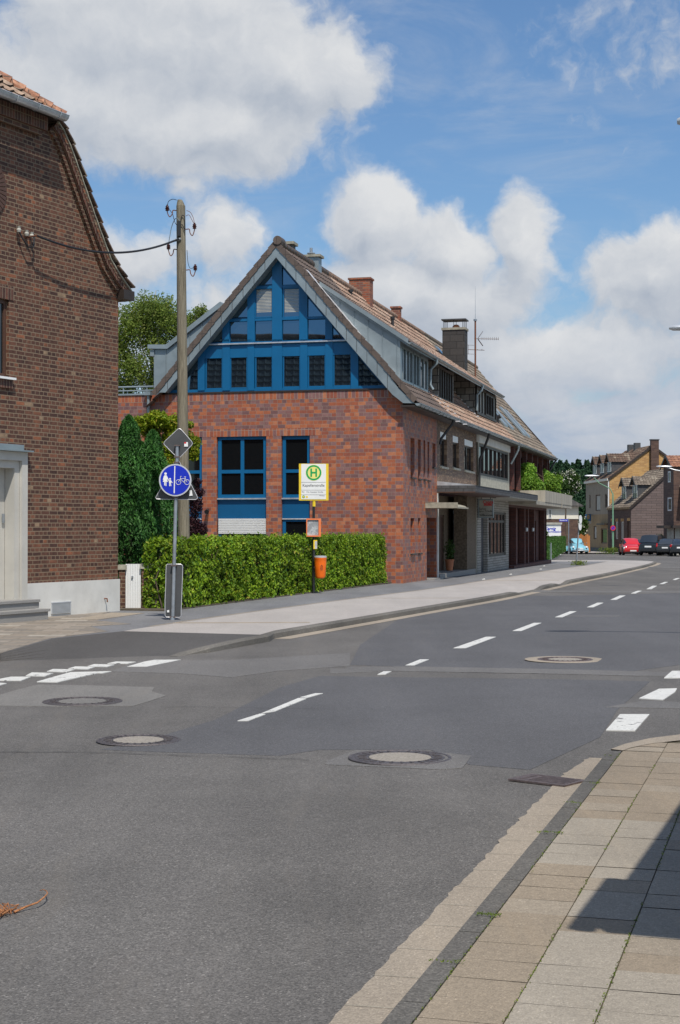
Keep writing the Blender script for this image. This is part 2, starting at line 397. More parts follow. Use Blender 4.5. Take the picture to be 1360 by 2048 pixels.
leafm('blossom', (.60, .58, .46), (.75, .74, .62), None, .2)
leafm('grass', (.10, .17, .02), (.20, .25, .03), None, .3)

# wood of the pole: long vertical grain
m, nt, b = newmat('pole_wood')
tc = nt.nodes.new('ShaderNodeTexCoord'); mp = nt.nodes.new('ShaderNodeMapping'); mp.inputs['Scale'].default_value = (14, 14, .9); L(nt, tc.outputs['Object'], mp.inputs[0])
g1 = NOISE(nt, mp.outputs[0], 2.2, 7, .7, .6)
cr = nt.nodes.new('ShaderNodeValToRGB'); e = cr.color_ramp.elements; e[0].position = .3; e[0].color = (.10, .085, .058, 1); e[1].position = .68; e[1].color = (.29, .255, .185, 1)
L(nt, g1, cr.inputs[0]); L(nt, cr.outputs[0], b.inputs['Base Color']); b.inputs['Roughness'].default_value = .9
bump(nt, b, g1, .8, .02)

def carpaint(name, col):
    m, nt, b = newmat(name)
    b.inputs['Base Color'].default_value = (*col, 1); b.inputs['Roughness'].default_value = .3
    b.inputs['Coat Weight'].default_value = .7; b.inputs['Coat Roughness'].default_value = .05
    return m
carpaint('paint_red', (.60, .018, .022)); carpaint('paint_blue', (.22, .50, .60)); carpaint('paint_dark', (.018, .025, .034)); carpaint('paint_grey', (.035, .042, .05))

# ------------------------------------------------------------------ mesh helpers
def tag(o, label=None, cat=None, group=None, kind=None):
    if label: o['label'] = label
    if cat: o['category'] = cat
    if group: o['group'] = group
    if kind: o['kind'] = kind
    return o
def empty(name, loc, label=None, cat=None, deg=0., group=None):
    o = bpy.data.objects.new(name, None); COL.objects.link(o); o.location = loc; o.rotation_euler = (0, 0, R(-deg)); o.empty_display_size = .3
    return tag(o, label, cat, group)
OFFS = {}
class MB:
    def __init__(s): s.v = []; s.f = []; s.m = []; s.sm = []; s.uv = {}
    def face(s, pts, mi=0, smooth=False, uv=None):
        b = len(s.v); s.v += [tuple(p) for p in pts]; s.f.append(tuple(range(b, b + len(pts)))); s.m.append(mi); s.sm.append(smooth)
        if uv: s.uv[len(s.f) - 1] = uv
        return s
    def grid(s, rows, mi=0, smooth=True, close=False):
        b = len(s.v); n = len(rows[0])
        for r in rows: s.v += [tuple(p) for p in r]
        for i in range(len(rows) - 1):
            for j in range(n if close else n - 1):
                k = (j + 1) % n
                s.f.append((b + i * n + j, b + i * n + k, b + (i + 1) * n + k, b + (i + 1) * n + j)); s.m.append(mi); s.sm.append(smooth)
        return s
    def box(s, x0, x1, y0, y1, z0, z1, mi=0):
        if x0 > x1: x0, x1 = x1, x0
        if y0 > y1: y0, y1 = y1, y0
        if z0 > z1: z0, z1 = z1, z0
        p = [(x, y, z) for z in (z0, z1) for y in (y0, y1) for x in (x0, x1)]
        for q in ((0, 2, 3, 1), (4, 5, 7, 6), (0, 1, 5, 4), (2, 6, 7, 3), (0, 4, 6, 2), (1, 3, 7, 5)): s.face([p[i] for i in q], mi)
        return s
    def prism(s, poly, d, mi=0):  # poly: 3D points, d: extrusion vector
        d = Vector(d); a = [Vector(p) for p in poly]; c = [p + d for p in a]
        n = (a[1] - a[0]).cross(a[2] - a[1])
        if n.dot(d) > 0: a, c = a[::-1], c[::-1]
        s.face(a, mi); s.face(c[::-1], mi); k = len(a)
        for i in range(k): j = (i + 1) % k; s.face([a[j], a[i], c[i], c[j]], mi)
        return s
    def tube(s, pts, r, n=8, mi=0, cap=True):
        pts = [Vector(p) for p in pts]; rr = r if isinstance(r, (list, tuple)) else [r] * len(pts); rows = []
        ref = None
        for i, p in enumerate(pts):
            d = (pts[min(i + 1, len(pts) - 1)] - pts[max(i - 1, 0)]).normalized()
            if ref is None: ref = Vector((0, 0, 1)) if abs(d.z) < .9 else Vector((1, 0, 0))
            a = d.cross(ref).normalized(); b = d.cross(a).normalized(); ref = -b if False else (a.cross(d)).normalized()
            rows.append([p + (a * math.cos(2 * PI * k / n) + b * math.sin(2 * PI * k / n)) * rr[i] for k in range(n)])
        s.grid(rows, mi, n > 5, True)
        if cap: s.face(rows[0], mi); s.face(rows[-1][::-1], mi)
        return s
    def lathe(s, prof, c=(0, 0, 0), n=20, mi=0):
        rows = [[(c[0] + r * math.cos(2 * PI * k / n), c[1] + r * math.sin(2 * PI * k / n), c[2] + z) for k in range(n)] for r, z in prof]
        return s.grid(rows, mi, True, True)
    def xf(s, M):
        s.v = [tuple(M @ Vector(p)) for p in s.v]; return s
    def build(s, name, mats, parent=None, off=(0, 0, 0), loc=None, deg=0., bevel=0.):
        me = bpy.data.meshes.new(name)
        if parent and tuple(off) == (0, 0, 0): off = OFFS.get(parent.name, off)
        o3 = Vector(off)
        vs = [tuple(Vector(p) - o3) for p in s.v] if o3.length else s.v
        me.from_pydata(vs, [], s.f)
        mats = mats if isinstance(mats, (list, tuple)) else [mats]
        for m in mats: me.materials.append(MT[m])
        me.polygons.foreach_set('material_index', s.m); me.polygons.foreach_set('use_smooth', s.sm)
        uvl = me.uv_layers.new(name='UVMap'); data = np.zeros(len(me.loops) * 2)
        k = 0
        for fi, f in enumerate(s.f):
            if fi in s.uv:
                for q in s.uv[fi]: data[k] = q[0]; data[k + 1] = q[1]; k += 2
                continue
            p = [Vector(s.v[i]) for i in f]; n = Vector((0, 0, 0))
            for i in range(len(p)): n += p[i].cross(p[(i + 1) % len(p)])
            if n.length: n.normalize()
            if abs(n.z) > .985 or n.length == 0: t = Vector((1, 0, 0)); b = Vector((0, 1, 0))
            else: t = Vector((-n.y, n.x, 0)).normalized(); b = n.cross(t)
            for q in p: data[k] = q.dot(t); data[k + 1] = q.dot(b); k += 2
        uvl.data.foreach_set('uv', data)
        ob = bpy.data.objects.new(name, me); COL.objects.link(ob)
        if parent: ob.parent = parent; OFFS[ob.name] = tuple(off)
        if loc is not None: ob.location = loc
        ob.rotation_euler = (0, 0, R(-deg))
        if bevel:
            bm = ob.modifiers.new('bevel', 'BEVEL'); bm.width = bevel; bm.segments = 2; bm.limit_method = 'ANGLE'
        me.validate()
        if any(s.sm): me.set_sharp_from_angle(angle=R(38))
        return ob
def npmesh(name, V, Fq, mats, parent=None, loc=None, uv=None, mi=None, smooth=False):
    me = bpy.data.meshes.new(name); V = np.asarray(V, dtype=np.float32); Fq = np.asarray(Fq, dtype=np.int32)
    k = Fq.shape[1]
    me.vertices.add(len(V)); me.vertices.foreach_set('co', V.ravel())
    me.loops.add(Fq.size); me.loops.foreach_set('vertex_index', Fq.ravel())
    me.polygons.add(len(Fq)); me.polygons.foreach_set('loop_start', np.arange(0, Fq.size, k, dtype=np.int32)); me.polygons.foreach_set('loop_total', np.full(len(Fq), k, dtype=np.int32))
    mats = mats if isinstance(mats, (list, tuple)) else [mats]
    for m in mats: me.materials.append(MT[m])
    if mi is not None: me.polygons.foreach_set('material_index', mi)
    me.polygons.foreach_set('use_smooth', [smooth] * len(Fq))
    if uv is not None:
        l = me.uv_layers.new(name='UVMap'); l.data.foreach_set('uv', np.asarray(uv)[Fq.ravel()].ravel())
    me.update(calc_edges=True); me.validate()
    o = bpy.data.objects.new(name, me); COL.objects.link(o)
    if parent: o.parent = parent
    if loc is not None: o.location = loc
    return o
def tile_sheet(name, mat, parent, O, U, V, Lu, Lt, keep=None, tw=.30, th=.335, wave=.016, step=.032, off=(0, 0, 0)):
    U = Vector(U).normalized(); V = Vector(V).normalized(); Nn = U.cross(V).normalized()
    if Nn.z < 0: Nn = -Nn
    us = np.arange(0, Lu + 1e-6, tw / 6); ts = []; hs = []
    r = 0
    while r * th < Lt - .02:
        a, b = r * th, min((r + 1) * th, Lt)
        ts += [a, b - .004]; hs += [step, 0.]; r += 1
    uu, tt = np.meshgrid(us, ts); _, hh = np.meshgrid(us, hs)
    ph = (uu / tw) % 1
    w = np.where(ph < .35, np.sin(ph / .35 * PI) * wave * 1.5, -wave * .15)
    jit = rng.normal(0, .003, uu.shape)
    h = hh + w + jit
    O = np.array(O) - np.array(off)
    Vv = O + uu[..., None] * np.array(U) + tt[..., None] * np.array(V) + h[..., None] * np.array(Nn)
    nr, nc = uu.shape; idx = np.arange(nr * nc).reshape(nr, nc)
    Fq = np.stack([idx[:-1, :-1], idx[:-1, 1:], idx[1:, 1:], idx[1:, :-1]], -1).reshape(-1, 4)
    uv = np.stack([uu + .0, tt], -1).reshape(-1, 2)
    if keep:
        cu = (uu[:-1, :-1] + uu[1:, 1:]) / 2; ct = (tt[:-1, :-1] + tt[1:, 1:]) / 2
        k = np.array([keep(a, b) for a, b in zip(cu.ravel(), ct.ravel())]); Fq = Fq[k]
    return npmesh(name, Vv.reshape(-1, 3), Fq, mat, parent, uv=uv)
def leaves(pts, size, up=.2, asp=.55, jit=.4, nrm=None, bend=.25):
    """returns verts, quads: one bent leaf (4-vertex rhomb) per point"""
    n = len(pts); d = rng.normal(size=(n, 3))
    if nrm is not None: d = d * .75 + nrm
    d /= np.linalg.norm(d, axis=1)[:, None]
    a = rng.normal(size=(n, 3)); a[:, 2] -= up
    a -= (a * d).sum(1)[:, None] * d; a /= np.linalg.norm(a, axis=1)[:, None] + 1e-9
    b = np.cross(d, a); s = size * (1 + jit * rng.uniform(-1, 1, n))[:, None]
    c = d * s * bend
    V = np.stack([pts - a * s * .5, pts + b * s * asp * .5 + c * .5, pts + a * s * .5, pts - b * s * asp * .5 + c * .5], 1).reshape(-1, 3)
    Fq = np.arange(n * 4).reshape(n, 4)
    return V, Fq
def ell_pts(n, c, r, shell=.5, low=0.):
    d = rng.normal(size=(n, 3)); d /= np.linalg.norm(d, axis=1)[:, None]
    q = rng.uniform(shell, 1, n)[:, None]
    return np.array(c) + d * q * np.array(r), d
def text(s, size, mat, parent, loc, rot=(PI / 2, 0, 0), name='lettering', bold=0., xs=1., align='CENTER', shear=0.):
    cu = bpy.data.curves.new(name, 'FONT'); cu.body = s; cu.size = size; cu.align_x = align; cu.align_y = 'CENTER'; cu.extrude = .0006; cu.offset = bold; cu.resolution_u = 3; cu.shear = shear
    t = bpy.data.objects.new(name, cu); COL.objects.link(t)
    bpy.context.view_layer.update()
    me = bpy.data.meshes.new_from_object(t)
    bpy.data.objects.remove(t)
    me.name = name; me.materials.clear(); me.materials.append(MT[mat])
    o = bpy.data.objects.new(name, me); COL.objects.link(o); o.parent = parent; o.location = loc; o.rotation_euler = rot; o.scale = (xs, 1, 1)
    return o
def wall(mb, ax, val, a0, a1, z0, z1, holes, depth, mi=0, rmi=None, sgn=-1):
    """wall on plane axis ax = val, spanning a0..a1 by z0..z1 with rectangular holes; reveals go sgn*depth"""
    rmi = mi if rmi is None else rmi
    A = sorted({a0, a1, *[v for h in holes for v in h[:2] if a0 < v < a1]}); Z = sorted({z0, z1, *[v for h in holes for v in h[2:4] if z0 < v < z1]})
    def P(a, z, d=0.): return (val + d, a, z) if ax == 0 else (a, val + d, z)
    flip = (ax == 1)
    def fc(p, m): mb.face(p if not flip else p, m)
    for i in range(len(A) - 1):
        for j in range(len(Z) - 1):
            ca, cz = (A[i] + A[i + 1]) / 2, (Z[j] + Z[j + 1]) / 2
            if any(h[0] < ca < h[1] and h[2] < cz < h[3] for h in holes): continue
            fc([P(A[i], Z[j]), P(A[i + 1], Z[j]), P(A[i + 1], Z[j + 1]), P(A[i], Z[j + 1])], mi)
    for h in holes:
        d = sgn * (h[4] if len(h) > 4 else depth); a, b, c, e = h[:4]
        c = max(c, z0)
        mb.face([P(a, c), P(a, e), P(a, e, d), P(a, c, d)], rmi); mb.face([P(b, c), P(b, c, d), P(b, e, d), P(b, e)], rmi)
        mb.face([P(a, e), P(b, e), P(b, e, d), P(a, e, d)], rmi); mb.face([P(a, c), P(a, c, d), P(b, c, d), P(b, c)], rmi)
    return mb
def clip_poly(poly, conv):
    """clip 2D poly with convex ccw polygon"""
    for i in range(len(conv)):
        ax, ay = conv[i]; bx, by = conv[(i + 1) % len(conv)]; res = []
        f = lambda p: (bx - ax) * (p[1] - ay) - (by - ay) * (p[0] - ax)
        for k in range(len(poly)):
            p, q = poly[k], poly[(k + 1) % len(poly)]; fp, fq = f(p), f(q)
            if fp >= 0: res.append(p)
            if fp * fq < 0: t = fp / (fp - fq); res.append((p[0] + (q[0] - p[0]) * t, p[1] + (q[1] - p[1]) * t))
        poly = res
        if len(poly) < 3: return []
    return poly

# ================================================================== GROUND
XR0, YR0, KR = .233, 5.16, .2926     # kerb line on the right, slab side
def xr(y): return XR0 + (y - YR0) * KR
def rz(x, y):
    t = min(max((xr(y) - .1 - x) / 5, 0), 1); t = t * t * (3 - 2 * t)
    return hz(y) - .04 - .06 * t
def gpr(px, py, dz=0.):
    r = ray(px, py); z = -.1
    for _ in range(14):
        p = CAM + r * ((z - CAM.z) / r.z); z = rz(p.x, p.y) + dz
    return Vector((p.x, p.y, z))
def struct(o, nm=None): tag(o, kind='structure'); return o
def sheet(mb, poly, zf, off, cx=.5, cy=.5, mi=0):
    poly = [(p[0], p[1]) for p in poly]
    ar = sum(poly[i][0] * poly[(i + 1) % len(poly)][1] - poly[(i + 1) % len(poly)][0] * poly[i][1] for i in range(len(poly)))
    if ar < 0: poly = poly[::-1]
    x0, x1 = min(p[0] for p in poly), max(p[0] for p in poly); y0, y1 = min(p[1] for p in poly), max(p[1] for p in poly)
    i = math.floor(x0 / cx)
    while i * cx < x1:
        j = math.floor(y0 / cy)
        while j * cy < y1:
            c = clip_poly(poly, [(i * cx, j * cy), (i * cx + cx, j * cy), (i * cx + cx, j * cy + cy), (i * cx, j * cy + cy)])
            if len(c) > 2: mb.face([(p[0], p[1], zf(*p) + off) for p in c], mi)
            j += 1
        i += 1
    n = len(poly)      # closed edge so that no gap shows under the sheet
    for k in range(n):
        a, b = poly[k], poly[(k + 1) % n]; l = math.dist(a, b); m_ = max(1, int(l / cx))
        for q in range(m_):
            p0 = (a[0] + (b[0] - a[0]) * q / m_, a[1] + (b[1] - a[1]) * q / m_); p1 = (a[0] + (b[0] - a[0]) * (q + 1) / m_, a[1] + (b[1] - a[1]) * (q + 1) / m_)
            mb.face([(*p0, zf(*p0) - .004), (*p1, zf(*p1) - .004), (*p1, zf(*p1) + off), (*p0, zf(*p0) + off)], mi)
    return mb
# terrain out to the horizon
xs = [-3000, -1200, -500, -200, -100, -50, -20, 0, 20, 50, 100, 200, 500, 1200, 3000]
ys = [-1500, -400, -100, -30, 0, 20, 45, 60, 80, 100, 115, 131, 145, 162, 190, 220, 300, 400, 800, 2000, 4500]
mb = MB()
mb.grid([[(x, y, hz(y) - .32) for x in xs] for y in ys])
struct(mb.build('ground', 'lawn'))
# road
xs = [-60, -45, -30, -20] + list(np.arange(-12, 14.01, .5)) + [16, 18, 20, 24, 30, 40, 55, 75]
ys = list(np.arange(-14, 24.01, .5)) + list(np.arange(25, 60, 1.)) + list(np.arange(60, 230, 3.))
mb = MB(); mb.grid([[(x, y, rz(x, y)) for x in xs] for y in ys])
struct(mb.build('road', 'asphalt'))
# pavement on the left with cycle surface
KY = [21.95, 24.24, 27.95, 32.37, 38.5, 45, 52, 58, 67.7, 76.6, 84, 90]; KX = [-1.98, -1.21, .16, 1.75, 3.98, 5.95, 7.98, 9.8, 12.55, 15.05, 17.0, 18.4]
BY = [24, 25.07, 28.9, 34.9, 42.3, 57.2, 67.3, 75.4, 84, 92]; BX = [-3.75, -3.46, -2.31, -.22, 2.5, 6.75, 9.35, 11.85, 14.1, 16.1]
def sm(Y, A, B, w=1.5): return sum(float(np.interp(Y + d, A, B)) for d in (-w, 0, w)) / 3
def kx(Y): return sm(Y, KY, KX) if Y > 24.3 else float(np.interp(Y, KY, KX))
def bx(Y): return sm(Y, BY, BX)
def bump1(Y, a, b, w=.9): 
    f = lambda t: min(max(t, 0), 1) ** 2 * (3 - 2 * min(max(t, 0), 1))
    return f((Y - a) / w + .5) * (1 - f((Y - b) / w + .5))
def dip(Y): return .075 * max(bump1(Y, 40.9, 44.6, 1.3), bump1(Y, 47.6, 49.6, 1.3))
YE = 90.
Y = [26 + .5 * i for i in range(49)] + [50.5 + i for i in range(40)]
mb = MB(); mc = MB(); mk = MB(); mg = MB()
rows = []; rc = []; rk = []; rg = []
for y in Y:
    z = hz(y); k = kx(y); b = bx(y); d = dip(y)
    rows.append([(-16, y, z), (b, y, z), (k - 1.0, y, z), (k - .14, y, z - d)])
    rc.append([(b, y, z + .005), (k - 1.0, y, z + .005), (k - .14, y, z + .005 - d)])
fr = [gp(-60, 1329), gp(0, 1308), gp(103, 1278), gp(247, 1263), gp(520, 1270)]
mb.grid(rows, smooth=False)
k26 = (kx(26) - .14, 26, 0); k25 = (kx(25) - .14, 25, 0)
mb.face([*fr, k25, k26, (-16, 26, 0), (-16, 19, 0)])
struct(mb.build('pavement', 'asphalt_path'))
mc.grid(rc, smooth=False); mc.face([(p[0], p[1], .005) for p in (fr[3], fr[4], k25, k26, (bx(26), 26, 0), (bx(25.3) - .02, 25.3, 0))])
struct(mc.build('cycle_path', 'cycle_surface'))
# dark seam between the two surfaces, seams across
mb = MB()
for y0, y1 in zip(Y[:-1], Y[1:]):
    mb.face([(bx(y0) - .05, y0, hz(y0) + .009), (bx(y0) + .02, y0, hz(y0) + .009), (bx(y1) + .02, y1, hz(y1) + .009), (bx(y1) - .05, y1, hz(y1) + .009)])
for Yc, w in ((26.9, .22), (36.5, .08), (50, .25), (62, .2)):
    sheet(mb, [(bx(Yc), Yc), (kx(Yc) - .3, Yc + .15), (kx(Yc) - .3, Yc + .15 + w), (bx(Yc), Yc + w)], lambda x, y: hz(y), .0085, 1.5, 1)
struct(mb.build('pavement_seam', 'gutter_concrete'))
# ramp of dark asphalt at the crossing
mb = MB()
back = fr; front = [gp(-60, 1332, -.11), gp(0, 1324.5, -.11), gp(103, 1321.5, -.11), gp(210, 1318, -.11), gp(337, 1314.5, -.11)]
NS = 6
for i in range(4):
    for j in range(NS):
        a, b = j / NS, (j + 1) / NS
        q = [back[i].lerp(front[i], a), back[i + 1].lerp(front[i + 1], a), back[i + 1].lerp(front[i + 1], b), back[i].lerp(front[i], b)]
        mb.face([p + Vector((0, 0, .006)) for p in q], 0, True)
struct(mb.build('crossing_ramp', 'asphalt_patch'))
# tan slabs in front of the left house + pale strip
mb = MB(); pl = [(-150, 1342), (-60, 1328), (0, 1307), (100, 1277), (215, 1263), (180, 1253), (262, 1248), (168, 1239), (212, 1226), (245, 1217), (0, 1240), (-160, 1258)]
sheet(mb, [gp(*p) for p in pl], lambda x, y: 0, .005, 3, 3); struct(mb.build('slab_paving', 'slabs_tan'))
mb = MB(); sheet(mb, [gp(*p) for p in [(152, 1239), (196, 1240), (288, 1227), (222, 1226)]], lambda x, y: 0, .010, 3, 3); struct(mb.build('paving_strip', 'gutter_concrete'))
# left kerb
Yk = [24.24, 24.6, 25, 25.5] + Y
pr = []
st = [(gp(520, 1270), 0.), (gp(455, 1281), .005), (gp(400, 1293, -.02), .03), (gp(360, 1304, -.07), .075), (gp(337, 1313, -.10), .098)]
pts = [(Vector((p.x + .0, p.y, 0)), d) for p, d in reversed(st)] + [(Vector((kx(y) - .14, y, 0)), dip(y)) for y in Yk[1:]]
# rounded corner at the far end
cx0, cy0, rr0 = kx(90) - .14 - 3.0, 90.2, 3.0
for i in range(1, 9):
    a = i / 8 * R(75); pts.append((Vector((cx0 + rr0 * math.cos(a), cy0 + rr0 * 1.6 * math.sin(a), 0)), 0))
for i in range(1, 8): pts.append((Vector((cx0 + .5 - i * 1.5, cy0 + 4.7 + i * .12, 0)), .02))
rk = []; rg = []; cor = []
for i, (p, d) in enumerate(pts):
    a = pts[max(i - 1, 0)][0]; c = pts[min(i + 1, len(pts) - 1)][0]; t = (c - a).normalized(); n = Vector((t.y, -t.x, 0))
    z = hz(p.y); q = p + n * .13; q2 = p + n * .152; e = p + n * .16; g = p + n * .42
    zr = rz(e.x, e.y)
    rk.append([(p.x, p.y, z - d + .002), (q.x, q.y, z - d + .002), (q2.x, q2.y, z - d - .018), (e.x, e.y, zr - .02)])
    rg.append([(e.x, e.y, rz(e.x, e.y) + .005), (g.x, g.y, rz(g.x, g.y) + .005)])
    cor.append((p.x, p.y, z))
mk.grid(rk, smooth=False); mg.grid(rg[5:], smooth=False)
struct(mk.build('kerb', 'kerb_left')); struct(mg.build('kerb_gutter', 'gutter_concrete'))
# far end of pavement, filled up to the corner
mb = MB(); ce = [c for c in cor if c[1] > 89.4]
mb.face([(-16, 89.5, hz(89.5) + .001), (kx(89.5) - .14, 89.5, hz(89.5) + .001)] + [(c[0], c[1], c[2] + .001) for c in ce[1:]] + [(-16, ce[-1][1] + 1.5, ce[-1][2])])
struct(mb.build('pavement_corner', 'cycle_surface'))
# far pavement beyond the junction
mb = MB(); mb.grid([[(x, y, hz(y) + .0) for x in (14, 20, 26, 27.2 + .05 * (y - 130))] for y in (146, 150, 156, 164, 175)], smooth=False)
mb.grid([[(x, y, hz(y) + .005) for x in (33.5 - .01 * (y - 100), 60)] for y in (60, 80, 100, 115, 131, 140, 150)], smooth=False)
struct(mb.build('far_pavement', 'cycle_surface'))

# ---- right-hand pavement
FR = Frame((XR0, YR0, 0), math.degrees(math.atan(KR)))
def fl(p): q = FR.I @ Vector((p[0], p[1], 0)); return (q.x, q.y)
e1, e2, e3 = fl(gp(1250, 1497)), fl(gp(1300, 1487)), fl(gp(1362, 1481))
mb = MB()
poly = [(0, -12), (9, -12), (9, e3[1] + 1.2), (e3[0] + 1.5, e3[1] + .75), e3, e2, e1, (0, e1[1] - .05)]
mb.face([(x, y, -.006) for x, y in poly]); mb.face([(9, -12, 0), (30, -12, 0), (30, 6, 0), (9, e3[1] + 1.2, 0)])
struct(mb.build('pavement_bed', 'slab_joint', loc=FR.o, deg=FR.deg))
mb = MB(); SW, SHh = .292, .252; conv = poly if sum(poly[i][0] * poly[(i + 1) % 8][1] - poly[(i + 1) % 8][0] * poly[i][1] for i in range(8)) > 0 else poly[::-1]
for c_ in range(30):
    for r_ in range(76):
        x0, y0 = c_ * SW + .003, -12 + r_ * SHh + rng.uniform(0, .002); x1, y1 = x0 + SW - .005, y0 + SHh - .0035
        q = clip_poly([(x0, y0), (x1, y0), (x1, y1), (x0, y1)], conv)
        if len(q) < 3: continue
        u = rng.random()
        if y0 > 3.75: mi = 0 if u < .75 else 2
        elif y0 > 2.4: mi = 1 if u < .8 else 2
        else: mi = (0 if u < .85 else 2) if c_ == 0 else (1 if u < .68 else (0 if u < .85 else 2))
        h0 = rng.normal(0, .0006); tx, ty = rng.normal(0, .003), rng.normal(0, .003)
        mb.face([(p[0], p[1], h0 + (p[0] - x0) * tx + (p[1] - y0) * ty) for p in q], mi)
struct(mb.build('slab_pavement', ['slab_brown', 'slab_grey', 'slab_tan'], loc=FR.o, deg=FR.deg))
mb = MB(); n = 19; ky1 = 6.62
y = -11.5
while y < ky1:
    y1 = min(y + .98, ky1); zf = -.045
    mb.box(-.098, -.003, y, y1 - .012, -.25, .003 - rng.uniform(0, .004))
    y = y1
# flush light kerb round the corner
struct(mb.build('kerb', 'kerb_stone', loc=FR.o, deg=FR.deg, bevel=.008))
mb = MB(); c1 = [gp(1222, 1499), gp(1248, 1489), gp(1300, 1477), gp(1365, 1469), gp(1500, 1455)]; c2 = [gp(1246, 1502), gp(1262, 1496), gp(1305, 1487.5), gp(1365, 1481), gp(1500, 1470)]
for i in range(4): mb.face([(p.x, p.y, .004) for p in (c1[i], c1[i + 1], c2[i + 1], c2[i])])
for i in range(4): mb.face([(c1[i].x, c1[i].y, .004), (c1[i + 1].x, c1[i + 1].y, .004), (c1[i + 1].x, c1[i + 1].y, -.2), (c1[i].x, c1[i].y, -.2)])
struct(mb.build('flush_kerb', 'gutter_concrete'))
# gutter with a ragged asphalt edge
mb = MB(); ys = np.arange(-11, 6.5, .06); rows = []
w = rng.normal(0, .006, len(ys)) + .005 * np.sin(ys * 2.1)
for i, y in enumerate(ys):
    wd = .20 + w[i]
    if y > 5.6: wd = .20 - (y - 5.6) * .09 + w[i]
    r = []
    for x in (-.101 - wd, -.101):
        p = FR.M @ Vector((x, y, 0)); r.append((p.x, p.y, rz(p.x, p.y) + .005))
    rows.append(r)
mb.grid(rows, smooth=False); struct(mb.build('kerb_gutter', 'gutter_concrete'))
mb = MB()
for y in np.arange(-10, 6.4, .38):
    y += rng.uniform(-.02, .02); q = [FR.M @ Vector(a) for a in ((-.30, y, 0), (-.105, y + .01, 0), (-.105, y + .0135, 0), (-.30, y + .0035, 0))]
    mb.face([(p.x, p.y, rz(p.x, p.y) + .009) for p in q])
struct(mb.build('gutter_joint', 'chimney_cap'))
# moss and grass in the joints
pts = []
for yy, n0 in ((5.05, 60), (4.3, 40), (3.35, 90), (2.35, 40), (1.5, 130), (.75, 40), (-.15, 60), (6.3, 20)):
    pts += [(rng.uniform(-.11, .03), yy + rng.normal(0, .012), .012) for _ in range(n0)]
for k in range(900): pts.append((rng.normal(.0, .004), rng.uniform(-2, 6.5) ** 1, .004) if rng.random() < .5 else (rng.normal(.292, .004), rng.uniform(-2, 6), .004))
for k in range(500): pts.append((rng.normal(.584, .004), rng.uniform(-2, 6), .004))
pts = np.array(pts)
keepm = np.sin(pts[:, 1] * 5.3 + pts[:, 0] * 30) + np.sin(pts[:, 1] * 2.1) > -.55
pts = pts[keepm]; V, Fq = leaves(pts, .011, up=-.8, asp=.4)
V = np.array([tuple(FR.M @ Vector(p)) for p in V])
o = npmesh('joint_moss', V, Fq, 'grass'); tag(o, 'thin green moss and grass growing in the kerb and slab joints', 'grass', kind='stuff')

# ---- road repairs and markings
def px_sheet(name, mat, polys, off, proj=gpr, zf=rz, kind=True, cell=.5):
    mb = MB()
    for pl in polys: sheet(mb, [proj(*p) for p in pl], zf, off, cell, cell)
    o = mb.build(name, mat)
    if kind: struct(o)
    return o
z1 = lambda L, ox=0, oy=1080, k=1.943: [(ox + a / k, oy + b / k) for a, b in L]
px_sheet('road_patch', 'asphalt_pale', [z1([(-60, 645), (-60, 612), (0, 603), (60, 585), (150, 563), (330, 566), (480, 570), (600, 573), (590, 590), (645, 606), (580, 628), (515, 647), (200, 648)])], .005)
px_sheet('road_patch', 'asphalt_light', [z1([(0, 500), (330, 506), (190, 512), (0, 520)], 660), z1([(300, 492), (1215, 512), (1360, 516), (1360, 530), (1190, 529), (300, 512), (60, 506), (60, 494)], 660),
      z1([(540, 470), (900, 467), (1360, 440), (1360, 490), (1080, 510), (900, 535), (700, 520), (430, 512)]), [(1210, 1415), (1290, 1402), (1362, 1405), (1362, 1418)]], .0045)
px_sheet('road_patch', 'asphalt_light', [[(655, 1522), (712, 1501), (860, 1503), (880, 1506), (943, 1512), (925, 1537), (880, 1540), (650, 1530)]], .0045)
px_sheet('road_patch', 'asphalt_dark', [[(640, 1352), (1300, 1363), (1235, 1420), (1200, 1475), (1060, 1540), (940, 1530), (860, 1500), (640, 1500), (560, 1512), (200, 1500), (330, 1470), (430, 1440), (560, 1375)],
      [(840, 1210), (1030, 1192), (1360, 1186), (1360, 1330), (1240, 1346), (700, 1330), (720, 1290)]], .0025, cell=.5)
px_sheet('road_seam', 'asphalt_light', [[(1040, 1180), (1362, 1182), (1362, 1186), (1040, 1184)], [(1296, 1134), (1362, 1134), (1362, 1136), (1296, 1135.5)], [(1120, 1232), (1240, 1232), (1240, 1233), (1120, 1233)]], .006, cell=2)
cr1 = [(0, 1503), (180, 1505), (420, 1513), (650, 1522)]; cr2 = [(655, 1509), (560, 1512), (300, 1502)]
def crack(pts, w):
    mb = MB(); P0 = [gpr(*p) for p in pts]; Q = []
    for a, b in zip(P0[:-1], P0[1:]):
        n = max(2, int((b - a).length / .12))
        for i in range(n): Q.append(a.lerp(b, i / n) + Vector((rng.normal(0, .01), rng.normal(0, .012), 0)))
    for a, b in zip(Q[:-1], Q[1:]):
        ww = w * rng.uniform(.4, 1.3)
        mb.face([(a.x, a.y, rz(a.x, a.y) + .0075), (b.x, b.y, rz(b.x, b.y) + .0075), (b.x, b.y + ww, rz(b.x, b.y + ww) + .0075), (a.x, a.y + ww, rz(a.x, a.y + ww) + .0075)])
    return mb.build('road_crack', 'crack_fill')
for pts_, w in (((( -5, 1505), (180, 1506), (420, 1514), (655, 1523)), .012), (((0, 1420), (60, 1417), (150, 1416)), .01), (((330, 1416), (515 / 1.943 + 100, 1414), (700, 1420)), .008),
                (((655, 1330), (720, 1341), (1300, 1354)), .010), (((1062, 1235), (1160, 1236)), .01)):
    struct(crack(pts_, w))
